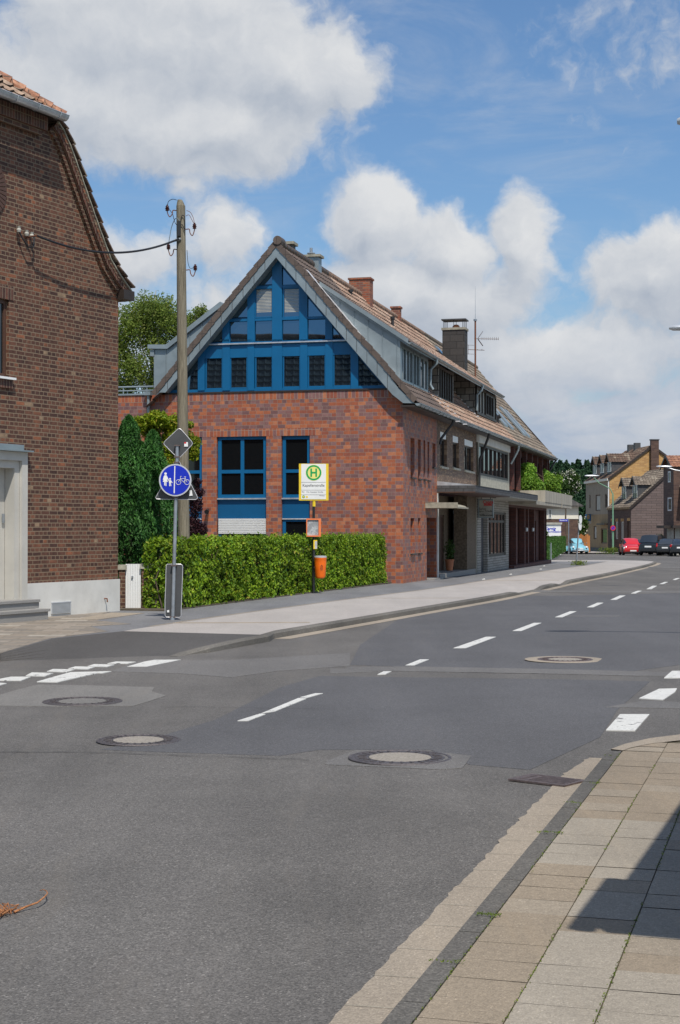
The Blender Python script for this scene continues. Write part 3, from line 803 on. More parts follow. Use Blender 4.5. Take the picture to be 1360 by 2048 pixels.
# long dark joint lines across the road are cracks; centre line dashes and edge dashes are paint
dash = [[(475, 1443), (520, 1429), (531, 1430), (497, 1443)], [(522, 1428.5), (597, 1397.5), (613, 1398.5), (550, 1424)], [(600, 1396), (630, 1388), (646, 1388), (614, 1397)],
        [(755, 1350), (767, 1344), (783, 1343.5), (771, 1349.5)], [(811, 1331.5), (840, 1320), (858, 1320), (829, 1331.5)], [(907, 1297), (972, 1274.5), (992, 1274.5), (932, 1297)],
        [(1025, 1262.5), (1068, 1246.5), (1083, 1246.5), (1043, 1262.5)], [(1110, 1235), (1140, 1223.3), (1153, 1223.3), (1125, 1235)], [(1174, 1215), (1195, 1206), (1207, 1206), (1187, 1215)],
        [(1221, 1200), (1240, 1191.5), (1251, 1191.5), (1233, 1200)], [(1262, 1187.3), (1275, 1182), (1284, 1182), (1271, 1187.3)], [(1293, 1178.5), (1305, 1172), (1314, 1172), (1303, 1178.5)], [(1319, 1168.3), (1329, 1164.3), (1336, 1164.3), (1327, 1168.3)], [(1345, 1160), (1353, 1156.5), (1360, 1156.5), (1352, 1160)]]
shr = lambda q: [(sum(a[0] for a in q) / len(q) + (p_[0] - sum(a[0] for a in q) / len(q)) * .88, sum(a[1] for a in q) / len(q) + (p_[1] - sum(a[1] for a in q) / len(q)) * .90) for p_ in q]
cyc = [shr(z1(q)) for q in ([(-40, 549), (0, 541), (42, 533), (130, 533), (88, 549)], [(93, 530), (120, 516), (215, 519), (178, 532)], [(175, 513), (202, 503), (297, 505), (262, 516)], [(258, 502), (290, 493), (376, 495), (345, 505)],
       [(333, 493), (362, 484), (452, 486), (420, 495)], [(410, 482), (447, 474), (540, 475), (500, 482)], [(-30, 567), (-10, 556), (30, 559), (0, 567)])]
big = [z1([(143, 553), (212, 533), (275, 516), (433, 512), (400, 519), (380, 519), (300, 537), (222, 555)]), z1([(495, 494), (560, 475), (600, 468), (703, 467), (660, 476), (570, 494)])]
stopm = [[(1212, 1462), (1240, 1430), (1299, 1430), (1270, 1463)], [(1278, 1398), (1318, 1379), (1354, 1378), (1350, 1385), (1326, 1401)], [(1328, 1357), (1344, 1343), (1375, 1343), (1372, 1357)]]
px_sheet('road_marking', 'road_paint_worn', dash + cyc + big + stopm, .009)

# ---- manholes, drain
def manhole(px, py, r, label, outer, inner, surround=None, grp=None):
    p = gpr(px, py); z = rz(p.x, p.y) + .007
    e = empty('manhole_cover', (p.x, p.y, z), label, 'manhole cover', group=grp)
    if surround:
        mb = MB(); mb.lathe([(r * 1.45, .0), (r * 1.44, .002), (r, .002)], n=40); mb.build('surround', surround, e)
    mb = MB(); mb.lathe([(r * .60, .004), (.0, .005)], n=40); mb.build('lid', inner, e)
    mb = MB(); mb.lathe([(r, .0), (r * .985, .006), (r * .93, .006), (r * .92, .001), (r * .87, .001), (r * .86, .005), (r * .62, .005), (r * .61, .001)], n=48)
    for i in range(24):
        a = i * PI / 12; mb.box(-.03, .03, -.008, .008, .0, .010); k = len(mb.v) - 24
        for q in range(k, len(mb.v)):
            v = Vector(mb.v[q]) + Vector((r * .74, 0, 0)); mb.v[q] = (v.x * math.cos(a) - v.y * math.sin(a), v.x * math.sin(a) + v.y * math.cos(a), v.z)
    mb.build('ring', outer, e)
    return e
G = 'manhole covers in the road'
manhole(165, 1404, .40, 'dark iron manhole cover in the pale patch near the crossing ramp', 'cast_iron', 'asphalt_pale', grp=G)
manhole(277, 1482, .345, 'manhole cover with pale filling and thin rim in plain asphalt, nearest the left edge', 'cast_iron', 'manhole_fill', grp=G)
manhole(800, 1517, .385, 'ribbed iron manhole cover with pale concrete centre near the drain grate', 'cast_iron', 'manhole_fill', grp=G)
manhole(1130, 1320, .36, 'rusty manhole cover set in a pale concrete ring in the far lane', 'iron_brown', 'manhole_fill', 'gutter_concrete', grp=G)
q = [gpr(1024, 1562), gpr(1050, 1550), gpr(1163, 1563), gpr(1146, 1580)]
c = sum(q, Vector()) / 4; ux = (q[2] - q[1]).normalized(); uy = Vector((-ux.y, ux.x, 0)); lx = (q[2] - q[1]).length / 2 * .98; ly = .145
e = empty('drain_grate', (c.x, c.y, rz(c.x, c.y) + .004), 'rusty iron drain grate in the gutter beside the right kerb', 'drain grate', deg=-math.degrees(math.atan2(ux.y, ux.x)))
mb = MB(); mb.box(-lx, lx, -ly, -ly + .025, 0, .012); mb.box(-lx, lx, ly - .025, ly, 0, .012); mb.box(-lx, -lx + .07, -ly + .026, ly - .026, 0, .012); mb.box(lx - .03, lx, -ly + .026, ly - .026, 0, .012); mb.build('frame', 'iron_brown', e)
mb = MB(); n = 6
for i in range(n): y = -ly + .045 + i * (2 * ly - .09) / (n - 1); mb.box(-lx + .12, lx - .03, y - .011, y + .011, .001, .011)
mb.box(-lx + .072, -lx + .118, -ly + .028, ly - .028, 0, .010); mb.build('bars', 'iron_brown', e)
mb = MB(); mb.box(-lx + .02, lx - .02, -ly + .02, ly - .02, -.01, .0015); mb.build('pit', 'rubber', e)

# ---- dried twig on the road
p = gpr(25, 1825); e = empty('dried_twig', (p.x, p.y, rz(p.x, p.y)), 'dried orange brown twig curling on the asphalt at the left edge', 'twig')
def gl(px, py, h=0.): a = gpr(px, py); return (a.x - p.x, a.y - p.y, .008 + h)
mb = MB(); mb.tube([gl(28, 1828), gl(50, 1822, .01), (gl(75, 1817, .02)), gl(88, 1811, .03), gl(95, 1803, .03), gl(93, 1796, .025), gl(86, 1791, .02), gl(80, 1790, .012)], [.006, .005, .004, .0035, .003, .0025, .002, .002], 6)
mb.build('stem', 'mud_twig', e)
mb = MB()
for i in range(17):
    a = rng.uniform(-8, 34); b0 = 1832 - (a * .25) + rng.normal(0, 3)
    mb.tube([gl(a, b0), gl(a + rng.uniform(-22, 18), b0 + rng.uniform(-9, 8), rng.uniform(0, .03)), gl(a + rng.uniform(-26, 24), b0 + rng.uniform(-12, 10), rng.uniform(0, .03))], [.004, .003, .001], 5)
mb.build('rootlets', 'mud_twig', e)

# ================================================================== LEFT HOUSE
FLH = Frame((-4.44, 31.0, 0), 27)
H1 = empty('brick_house', FLH.o, 'dark brown brick house with half-hipped gable and white plinth at the left edge', 'house', FLH.deg)
yz = lambda px, py, x=0.: FLH.sy(px, py, x)
OV = .18
curve = [yz(*p, OV) for p in ((268, 578), (247, 548), (228, 516), (208, 462), (188, 405), (168, 347), (149, 293), (133, 256), (121, 238))]
ztop = curve[-1][1]; HWD = 4.05                       # half width of the gable
def mir(p): return (-2 * HWD - p[0], p[1])
zpl = yz(236, 1158)[1]; zpl0 = yz(53, 1168)[1]
inn = [(min(c[0] - .30, -.0), c[1] - .10) for c in curve]
inn[0] = (0, curve[0][1] - .12); inn[1] = (-.02, curve[0][1] + .05)
# facade built as strips between openings: window and door
wy0, wz1 = yz(-85, 560)[0], 0
win = (yz(-80, 600)[0], yz(18, 600)[0], yz(18, 755)[1], yz(18, 600)[1])
door = (yz(-150, 1100)[0], yz(50, 1100)[0], -.5, yz(50, 905)[1])
mb = MB(); zs = inn[0][1] - .02
wall(mb, 0, 0., -2 * HWD, 0., -.5, zs, [(*win, .14), (*door, .02)], .14)
mb.face([(0, -2 * HWD, zs)] + [(0, 0, zs)] + [(0, a, b) for a, b in inn[1:]] + [(0, *mir(q)) for q in inn[1:][::-1]])
mb.box(-10, -.01, -.012, 0, -.5, zs); mb.box(-10, -9.98, -2 * HWD, -.02, -.5, zs)
mb.build('wall', 'brick_left', H1)
# plinth
pr_ = (door[1] + .0, 0.0)
mb = MB(); mb.box(.003, .03, door[1] + .02, .03, -.4, zpl); mb.box(-10, .002, .003, .03, -.4, zpl); mb.build('plinth', 'render_white', H1)
g = yz(103, 1207, .03); g2 = yz(139, 1225, .03); zg0 = g2[1]
mb = MB()
for i in range(9): z = zg0 + i * (g[1] - zg0) / 9; mb.box(.032, .055, g[0], g2[0], z, z + .014)
mb.box(.032, .06, g[0] - .02, g2[0] + .02, g[1], g[1] + .02); mb.box(.032, .05, g[0] - .02, g[0], zg0, g[1]); mb.box(.032, .05, g2[0], g2[0] + .02, zg0, g[1])
mb.build('vent_grille', 'lamp_metal', H1)
t = yz(209, 1197, .03); mb = MB(); mb.tube([(.03, t[0], t[1]), (.09, t[0], t[1]), (.10, t[0], t[1] - .07)], .014, 8); mb.build('tap', 'rust', H1)
# window
W_ = MB(); a, b_, c_, d_ = win
W_.box(-.12, -.06, a, a + .07, c_, d_); W_.box(-.12, -.06, b_ - .07, b_, c_, d_); W_.box(-.12, -.06, a + .07, b_ - .07, c_, c_ + .07); W_.box(-.12, -.06, a + .07, b_ - .07, d_ - .07, d_); W_.box(-.12, -.06, (a + b_) / 2 - .03, (a + b_) / 2 + .03, c_ + .07, d_ - .07)
w = W_.build('window', 'brown_paint', H1); MB().box(-.11, -.09, a + .05, b_ - .05, c_ + .05, d_ - .05).build('pane', 'pane', w)
MB().box(-.10, .10, a - .05, b_ + .09, c_ - .045, c_ - .005).build('sill', 'sign_white', w)
MB().box(.003, .05, a - .1, b_ + .06, c_ - .20, c_ - .05).build('sill_brick', 'brick_left_soldier', w)
MB().box(.003, .012, a, b_ + .12, d_ + .003, d_ + .255).build('lintel', 'brick_left_soldier', H1)
# round brick window rim at the left edge
cc = yz(-27, 372); mb = MB()
for i in range(36):
    a0, a1 = i / 36 * 2 * PI, (i + .82) / 36 * 2 * PI
    mb.prism([(.003, cc[0] + r * math.cos(x), cc[1] + r * math.sin(x)) for r, x in ((.30, a0), (.52, a0), (.52, a1), (.30, a1))], (.03, 0, 0))
r0 = mb.build('round_window', 'brown_paint', H1); mb = MB(); mb.face([(.006, cc[0] + .3 * math.cos(i / 12 * PI), cc[1] + .3 * math.sin(i / 12 * PI)) for i in range(24)]); mb.build('pane', 'pane', r0)
# door surround: stepped reveals
a, b_, d_ = door[0], door[1], door[3]
mb = MB()
for i, (off, x0, x1) in enumerate(((0, .0, .06), (.16, -.22, .0), (.30, -.40, -.22))):
    y0, y1, z1_ = a + off, b_ - off, d_ - off
    n_ = .16 if i == 0 else .14
    mb.box(x0 - .0, x1 - .003 * i, y1 - n_, y1 + .0, .28, z1_); mb.box(x0, x1 - .003 * i, y0, y0 + n_, .28, z1_); mb.box(x0, x1 - .003 * i, y0 + n_, y1 - n_, z1_ - n_, z1_)
mb.build('door_surround', 'door_plaster', H1)
dr = MB().box(-.42, -.38, a + .30, b_ - .30, .28, d_ - .3).build('door', 'door_plaster', H1)
mb = MB(); ym = (a + b_) / 2; mb.box(-.378, -.372, ym - .38, ym + .38, 1.2, 2.1); mb.build('pane', 'pane_dark', dr)
pp = yz(6, 1033, -.2); mb = MB(); mb.box(-.2, -.185, pp[0] - .03, pp[0] + .03, pp[1] - .12, pp[1] + .05); mb.build('door_bell', 'galv', H1)
MB().box(.0, .16, a - .06, b_ + .05, d_ + .004, d_ + .03).build('door_flashing', 'zinc', H1)
MB().box(.003, .07, a - .06, b_ - .12, d_ + .031, d_ + .13).build('door_cap', 'zinc', H1)
# steps
s1 = yz(98, 1222, .62)[0]; mb = MB(); mb.box(.004, .60, -7, s1, -.3, .15); mb.box(.004, .63, -7, s1 + .03, .153, .20); mb.box(.065, .30, -7, b_ + .03, .203, .31); mb.box(-.45, .33, -7, b_ + .03, .313, .36)
mb.build('steps', 'granite', H1, bevel=.008)
# corbelled verge following the gable curve, pale mortar line, verge tiles
def band(name, mat, x0, x1, o0, o1, dz=0.):
    for mrr in (0, 1):
        mb = MB(); C = curve if not mrr else [mir(p) for p in curve]; sg = -1 if not mrr else 1
        rows = []
        for i, p in enumerate(C):
            a = C[max(i - 1, 0)]; c = C[min(i + 1, len(C) - 1)]; t = Vector((c[0] - a[0], c[1] - a[1])).normalized(); n = Vector((-t.y, t.x)) if not mrr else Vector((t.y, -t.x))
            q0 = (p[0] + n.x * o0, p[1] + n.y * o0); q1 = (p[0] + n.x * o1, p[1] + n.y * o1)
            rows.append([(x0, *q0), (x1, *q0), (x1, *q1), (x0, *q1)])
        mb.grid(rows, 0, False, True); mb.face(rows[0]); mb.face(rows[-1][::-1]); mb.build(name, mat, H1)
band('verge_corbel', 'brick_left', -.2, .06, .10, .30); band('verge_corbel', 'brick_left_soldier', -.2, .12, .085, .20); band('verge_corbel', 'brick_left', -.2, .13, .04, .13); band('verge_board', 'stone_pale', OV - .075, OV - .03, .035, .062)
# verge tiles: small overlapping plates
for mrr in (0, 1):
    mb = MB(); C = curve if not mrr else [mir(p) for p in curve]
    seg = [(C[i], C[i + 1]) for i in range(len(C) - 1)]; T = sum(math.dist(a, b) for a, b in seg); d = 0.; k = 0
    def at(d):
        for a, b in seg:
            l = math.dist(a, b)
            if d <= l + 1e-6: t = d / l; return (a[0] + (b[0] - a[0]) * t, a[1] + (b[1] - a[1]) * t)
            d -= l
        return seg[-1][1]
    while d < T - .1:
        p, q = at(d), at(min(d + .36, T)); t = Vector((q[0] - p[0], q[1] - p[1])).normalized(); n = Vector((-t.y, t.x)) if mrr else Vector((t.y, -t.x))
        o = .055
        mb.prism([(-.15, p[0] + n.x * o, p[1] + n.y * o), (-.15, q[0], q[1]), (-.15, q[0] - n.x * .03, q[1] - n.y * .03), (-.15, p[0] + n.x * (o - .03), p[1] + n.y * (o - .03))], (OV + .17, 0, 0)); d += .32
    mb.build('verge_tiles', 'tile_brown', H1)
# roof planes
def v3(x, q): return Vector((x, q[0], q[1]))
for mrr in (0, 1):
    C = curve if not mrr else [mir(p) for p in curve]
    for a, b in ((C[0], C[2]), (C[2], C[8])):
        V = v3(0, b) - v3(0, a); tile_sheet('roof', 'tile_black' if not mrr else 'tile_brown', H1, v3(.1, a), (-1, 0, 0), V, 10.4, V.length + .05, wave=.028, step=.05)
za = ztop; ya = curve[-1][0]; rise = (HWD + ya) * .80; run = HWD + ya
for sgn in (1, -1):
    yb = ya if sgn == 1 else -2 * HWD - ya
    V = Vector((0, -sgn * run, rise)); k = run / V.length
    tile_sheet('roof', 'tile_black', H1, (OV, yb, za), (-1, 0, 0), V, 10.6, V.length, keep=lambda u, t: u >= t * k)
wd = 2 * run; V = Vector((-run, 0, rise)); k = run / V.length
tile_sheet('half_hip', 'tile_hip', H1, (OV + .06, ya + .08, za), (0, -1, 0), V, wd + .16, V.length, keep=lambda u, t: t * k <= u <= wd + .1 - t * k, wave=.026, step=.045)
mb = MB()
for sg in (1, -1):
    n = 11
    for i in range(n):
        f0, f1 = i / n, (i + 1.12) / n; A = Vector((OV + .05, ya + .05, za + .05)) if sg == 1 else Vector((OV + .05, -2 * HWD - ya - .05, za + .05)); B = Vector((OV - run, -HWD, za + rise + .05))
        mb.tube([A.lerp(B, f0), A.lerp(B, f1)], [.115, .085], 10)
mb.tube([Vector((OV - run, -HWD, za + rise + .05)), Vector((-10.3, -HWD, za + rise + .05))], .1, 10)
mb.build('ridge_tiles', 'tile_red', H1)
# gutter of the half hip and the brick cornice under it
mb = MB(); gy = yz(137, 241, .5)[0]; gz = ztop - .02
rows = []
for y in (gy, -2 * HWD - gy): rows.append([(.42 + .10 * math.cos(a), y, gz + .10 * math.sin(a)) for a in np.linspace(PI, 2 * PI, 11)])
mb.grid(rows); rows = [[(p[0], p[1] , p[2]) for p in rows[0]]]; mb.face(rows[0]); mb.tube([(.52, gy, gz), (.52, -2 * HWD - gy, gz)], .012, 6)
for i in range(8): y = gy - .25 - i * .62; mb.tube([(.42 + .108 * math.cos(a), y, gz + .108 * math.sin(a)) for a in np.linspace(PI, 2 * PI, 9)], .008, 5)
mb.build('gutter', 'zinc_bright', H1)
MB().box(.003, .16, -2 * HWD - ya + .2, ya - .35, ztop - .30, ztop - .05).build('cornice', 'brick_left_soldier', H1)
MB().box(.003, .10, -2 * HWD - ya + .3, ya - .45, ztop - .40, ztop - .303).build('cornice_course', 'brick_left', H1)
MB().box(-.1, .3, -2 * HWD - ya, ya, ztop - .045, ztop - .02).build('eaves_board', 'dark_frame', H1)
mb = MB(); q = curve[0]; mb.box(-9.9, OV, q[0] - .35, q[0] + .02, q[1] - .24, q[1] - .05); mb.build('eaves', 'dark_frame', H1)
# cable fixings
i1, i2, i3 = yz(36, 459, .05), yz(56, 466, .1), yz(73, 471, .25)
for q in (i1, i2, yz(66, 470, .1)): MB().lathe([(0, -.05), (.035, -.05), (.045, -.01), (.03, .02), (.04, .05), (0, .06)], (.07, q[0], q[1]), 10).build('cable_insulator', 'curtain', H1)
mb = MB(); mb.tube([(.0, i3[0], i3[1] - .02), (.26, i3[0], i3[1] - .0)], .016, 6); mb.build('cable_anchor', 'rust', H1)
mb = MB(); c0 = yz(36, 458, .06); c1_ = yz(72, 472, .12)
mb.tube([(.05, c0[0], c0[1]), (.10, c0[0] + .08, c0[1] - .16), (.12, c0[0] + .22, c0[1] - .30), (.12, c1_[0] - .08, c1_[1] - .22), (.12, c1_[0] - .04, c1_[1])], .016, 8); mb.build('cable_loop', 'black_metal', H1)

# ================================================================== garden wall, gate
FG = Frame(gp(243, 1219), -2)
def garden_pier(px0, px1, pyb, pyt, label, y=0., cap=True):
    a = FG.hit(px0, pyb, 1, y); b = FG.hit(px1, pyb, 1, y); zt = FG.hit(px0, pyt, 1, y).z
    e = empty('garden_pier', FG.M @ Vector((a.x, y, 0)), label, 'garden wall', FG.deg, 'brick piers beside the white gate'); w_ = b.x - a.x
    MB().box(0, w_, 0, .28, -.3, zt - .10).build('pier', 'brick_left', e)
    if cap: MB().box(-.03, w_ + .03, -.03, .31, zt - .097, zt).build('cap', 'stone_pale', e)
garden_pier(238, 250, 1218, 1130, 'short brick garden pier between the dark house and the white gate')
garden_pier(283, 302, 1218, 1128, 'brick garden pier between the white gate and the hedge')
a = FG.hit(251, 1217, 1, .05); b = FG.hit(281.5, 1217, 1, .05); zt = FG.hit(265, 1128, 1, .05).z; w_ = b.x - a.x
e = empty('garden_gate', FG.M @ Vector((a.x, .05, 0)), 'white vertical-boarded metal garden gate beside the dark brick house', 'gate', FG.deg)
mb = MB(); n = 9
for i in range(n): mb.box(i * w_ / n + .002, (i + 1) * w_ / n - .002, 0, .022 - .008 * (i % 2), .03, zt)
mb.box(0, w_, .023, .05, .2, .28); mb.box(0, w_, .023, .05, zt - .25, zt - .17); mb.build('boards', 'sign_white', e)
mb = MB(); mb.tube([(w_ * .45, .0, zt * .72), (w_ * .45, -.04, zt * .72)], .02, 8); mb.build('knob', 'galv', e)

# ================================================================== ROW OF HOUSES (shared frame: local y runs along the street, x towards it)
FRW = Frame((1.91, 46.9, 0), 14.2)
SY = lambda px, py, x=0.: FRW.sy(px, py, x)
GX = lambda px, py, y=0.: FRW.gx(px, py, y)
def house(name, s0, label, cat='house'):
    e = empty(name, FRW.M @ Vector((0, s0, 0)), label, cat, FRW.deg); OFFS[e.name] = (0, s0, 0); return e, (0, s0, 0)
RX, RZ = -3.86, 10.40                      # ridge
EX, EZ = .46, 5.44                          # eave
KX1, KZ1 = -.62, 6.50                       # kink of the slope
SL = (RZ - KZ1) / (KX1 - RX)
LXW = 2 * RX                                # left wall x
def roofz(x): return RZ - (x - RX) * SL if x < KX1 else KZ1 - (x - KX1) * (KZ1 - EZ) / (EX - KX1)
def srect(px0, py0, px1, py1, x=0.):
    a = SY(px0, py0, x); b = SY(px0, py1, x); c = SY(px1, py0, x); return (a[0], c[0], b[1], a[1])
def roof(H, off, s0, s1, mat, matL='tile_grey'):
    V = Vector((KX1 - EX, 0, KZ1 - EZ)); tile_sheet('roof', mat, H, (EX, s0, EZ), (0, 1, 0), V, s1 - s0 - .004, V.length + .03, off=off)
    V = Vector((RX - KX1, 0, RZ - KZ1)); tile_sheet('roof', mat, H, (KX1, s0, KZ1), (0, 1, 0), V, s1 - s0 - .004, V.length, off=off)
    V = Vector((2 * RX - KX1 - RX, 0, KZ1 - RZ)); tile_sheet('roof', mat, H, (2 * RX - KX1, s0, KZ1), (0, 1, 0), (-V.x, 0, -V.z), s1 - s0 - .004, V.length, off=off)
    V = Vector((EX - KX1, 0, KZ1 - EZ)); tile_sheet('roof', mat, H, (2 * RX - EX, s0, EZ), (0, 1, 0), V, s1 - s0 - .004, V.length + .03, off=off)
    mb = MB(); n = int((s1 - s0) / .36)
    for i in range(n): a = s0 + i * (s1 - s0) / n; mb.tube([(RX, a, RZ + .03), (RX, a + (s1 - s0) / n * 1.05, RZ + .03)], [.125, .105], 10)
    mb.build('ridge_tiles', mat, H, off)
    mb = MB()
    rows = [[(EX + .05 + .075 * math.cos(a), y, EZ - .03 + .075 * math.sin(a)) for a in np.linspace(PI, 2 * PI, 9)] for y in (s0 + .01, s1 - .004)]
    mb.grid(rows); mb.tube([(EX + .125, s0 + .01, EZ - .03), (EX + .125, s1 - .004, EZ - .03)], .012, 6); mb.face(rows[0])
    i = s0 + .3
    while i < s1: mb.tube([(EX + .05 + .082 * math.cos(a), i, EZ - .03 + .082 * math.sin(a)) for a in np.linspace(PI, 2 * PI, 9)], .007, 5); i += .62
    mb.build('gutter', 'zinc', H, off)
    MB().box(.004, EX - .04, s0, s1 - .003, EZ - .13, EZ - .08).build('soffit', 'dark_frame', H, off)
def window(H, off, ax, val, a0, a1, z0, z1, fm, mull=0, rails=(), fw=.05, gm='pane', dp=.05, out=1, name='window'):
    mb = MB()
    def B(p0, p1, q0, q1, d0=0., d1=None):
        d1 = dp if d1 is None else d1
        if ax == 0: mb.box(val + out * d0, val + out * d1, p0, p1, q0, q1)
        else: mb.box(p0, p1, val - out * d1, val - out * d0, q0, q1)
    B(a0, a0 + fw, z0, z1); B(a1 - fw, a1, z0, z1); B(a0 + fw, a1 - fw, z0, z0 + fw); B(a0 + fw, a1 - fw, z1 - fw, z1)
    for i in range(mull): c = a0 + (a1 - a0) * (i + 1) / (mull + 1); B(c - fw * .5, c + fw * .5, z0 + fw, z1 - fw, 0, dp * .98)
    for r in rails: B(a0 + fw, a1 - fw, r - fw * .5, r + fw * .5, 0, dp * .96)
    w = mb.build(name, fm, H, off); mb = MB(); B(a0 + fw * .3, a1 - fw * .3, z0 + fw * .3, z1 - fw * .3, .006, .018); mb.build('pane', gm, w)
    return w
def downpipe(H, off, pts, r=.05, mat='zinc'): mb = MB(); mb.tube(pts, r, 8, 0); return mb.build('downpipe', mat, H, off)

# ---------------- house A: the blue gable
SA = 5.56
H, off = house('gable_house', 0, 'red clinker brick house with large blue glazed gable facing the road')
px = lambda *q: q
g0 = GX(433.5, 872.4); g1 = GX(532.4, 1086); w1 = (g0[0], g1[0], -.2, g0[1])
g0 = GX(562.7, 872); g1 = GX(619.7, 1086); w2 = (g0[0], g1[0], -.2, g0[1])
g0 = GX(346, 874); g1 = GX(404, 1086); w0 = (g0[0], g1[0], -.2, g0[1])
zt = GX(550, 784.5)[1]; xl = -9.9
mb = MB(); wall(mb, 1, 0, xl, 0, -.6, zt, [w0, w1, w2], .14, sgn=1)
# small triangle of brick at the right that follows the slope
kx_ = GX(778, 779)
slits = [srect(821, 875, 829, 954), srect(835.8, 878, 841.5, 957), srect(847, 880, 850.6, 958), srect(855, 883, 858.5, 960), srect(865, 886, 871, 934)]
gsl = [srect(821, 1036, 829, 1107), srect(836, 1036, 841, 1106)]
dsl = srect(853.5, 1035, 874, 1160); dsl = (dsl[0], SA - .15, -.6, dsl[3])
wall(mb, 0, 0, 0, SA, -.6, EZ - .08, [(*s[:4], .26) for s in slits + gsl] + [(*dsl, .55)], .22)
mb.face([(0, SA, -.6), (0, SA, EZ), (xl, SA, EZ), (xl, SA, -.6)]); mb.face([(xl, 0, -.6), (xl, 0, zt), (xl, SA, zt), (xl, SA, -.6)])
mb.build('wall', 'brick_red', H, off)
mb = MB()
for hz_ in (zt - .235,):
    mb.box(xl, -.004, -.004, -.0005, hz_, zt)
gl_ = GX(550, 872)[1]
mb.box(xl, GX(640, 872)[0], -.004, -.0005, gl_ + .001, gl_ + .236); mb.build('soldier_course', 'brick_red_soldier', H, off)
MB().box(GX(331, 784)[0], GX(776, 780)[0], -.03, .30, zt + .002, zt + .05).build('ledge', 'dark_frame', H, off)
# parapet strip and rail on the flat part at the left
MB().box(xl, GX(303, 783)[0], -.04, .35, zt + .002, zt + .055).build('parapet_cap', 'zinc', H, off)
mb = MB(); r0, r1 = GX(236, 774), GX(305, 774); mb.tube([(xl, .1, r0[1]), (r1[0], .1, r0[1])], .028, 8); mb.tube([(xl, .1, r0[1] - .12), (r1[0], .1, r0[1] - .12)], .02, 8)
x = xl
while x < r1[0] + .01: mb.tube([(x, .1, zt + .05), (x, .1, r0[1])], .018, 6); x += .8
mb.build('railing', 'zinc', H, off)
dpx = GX(299, 800)[0]; mb = MB(); mb.box(dpx - .10, dpx + .10, -.20, -.02, zt - .02, zt + .10); mb.tube([(dpx, -.09, zt), (dpx, -.09, -.1)], .05, 8)
for z in (5.2, 3.8, 2.2): mb.tube([(dpx, -.09, z), (dpx, -.09, z + .05)], .06, 8)
mb.build('downpipe', 'zinc', H, off)
# glazed gable: blue backing, posts, rails, panes, all clipped by the slopes
YB = .10
AP = GX(551.5, 506, YB); BL = GX(322, 788, YB); BR = GX(786, 786, YB)
zb = zt + .05
def z2x(z, side):
    E = BL if side < 0 else BR; t = (z - AP[1]) / (E[1] - AP[1]); return AP[0] + (E[0] - AP[0]) * t
TRI = [(z2x(zb, -1), zb), (z2x(zb, 1), zb), AP]
def gpoly(name, mat, rects, y0, y1, parent=H, conv=TRI, tilt=0.):
    mb = MB(); any_ = False; zm_ = sum(r[2] + r[3] for r in rects) / 2 / len(rects)
    for (a, b, c, d) in rects:
        p = clip_poly([(a, c), (b, c), (b, d), (a, d)], conv)
        if len(p) > 2: mb.prism([(q[0], y0 + (q[1] - zm_) * tilt, q[1]) for q in p], (0, y1 - y0, 0)); any_ = True
    return mb.build(name, mat, parent, off if parent is H else (0, 0, 0)) if any_ else None
def grect(x0, y0, x1, y1, pl=.05):  # zoom-3 coordinates -> plane rect
    k = 2.345; xc = 280 + (x0 + x1) / 2 / k; a = GX(280 + x0 / k, 600, pl); b = GX(280 + x1 / k, 600, pl); return (a[0], b[0], GX(xc, 440 + y1 / k, pl)[1], GX(xc, 440 + y0 / k, pl)[1])
mb = MB(); mb.prism([(TRI[0][0] - .05, YB + .02, zb), (TRI[1][0] + .05, YB + .02, zb), (AP[0], YB + .02, AP[1] + .06)], (0, .12, 0)); back = mb.build('gable_panel', 'blue_dark', H, off)
posts = [(273, 560, 305, 800), (388, 560, 423, 800), (505, 560, 537, 800), (621, 560, 668, 800), (752, 560, 786, 800), (870, 560, 905, 800), (990, 560, 1024, 800),
         (388, 300, 420, 571), (505, 150, 539, 571), (621, 100, 667, 571), (748, 150, 786, 571), (870, 300, 903, 571)]
rails = [(100, 582, 1200, 640), (100, 786, 1250, 808), (300, 458, 1000, 470), (420, 306, 900, 320), (300, 565, 1100, 583)]
gpoly('gable_posts', 'blue_paint', [grect(*p) for p in posts], YB - .085, YB + .019)
gpoly('gable_rails', 'blue_paint', [grect(*p) for p in rails], YB - .06, YB + .018)
gpoly('gable_sill', 'zinc_bright', [grect(300, 571, 1100, 577)], YB - .13, YB - .0615)
panes = [(312, 643, 383, 788), (427, 643, 499, 785), (545, 638, 617, 783), (675, 635, 747, 780), (792, 632, 865, 778), (911, 628, 987, 775), (140, 645, 272, 800), (1026, 640, 1200, 785),
         (300, 475, 387, 570), (424, 476, 503, 567), (541, 473, 620, 566), (669, 471, 749, 561), (789, 467, 869, 557), (906, 485, 1000, 555),
         (400, 325, 503, 456), (543, 322, 619, 453), (674, 322, 746, 452), (788, 322, 900, 455), (541, 180, 620, 302), (669, 180, 747, 302)]
inner = [(TRI[0][0] + .16, zb + .03), (TRI[1][0] - .16, zb + .03), (AP[0], AP[1] - .22)]
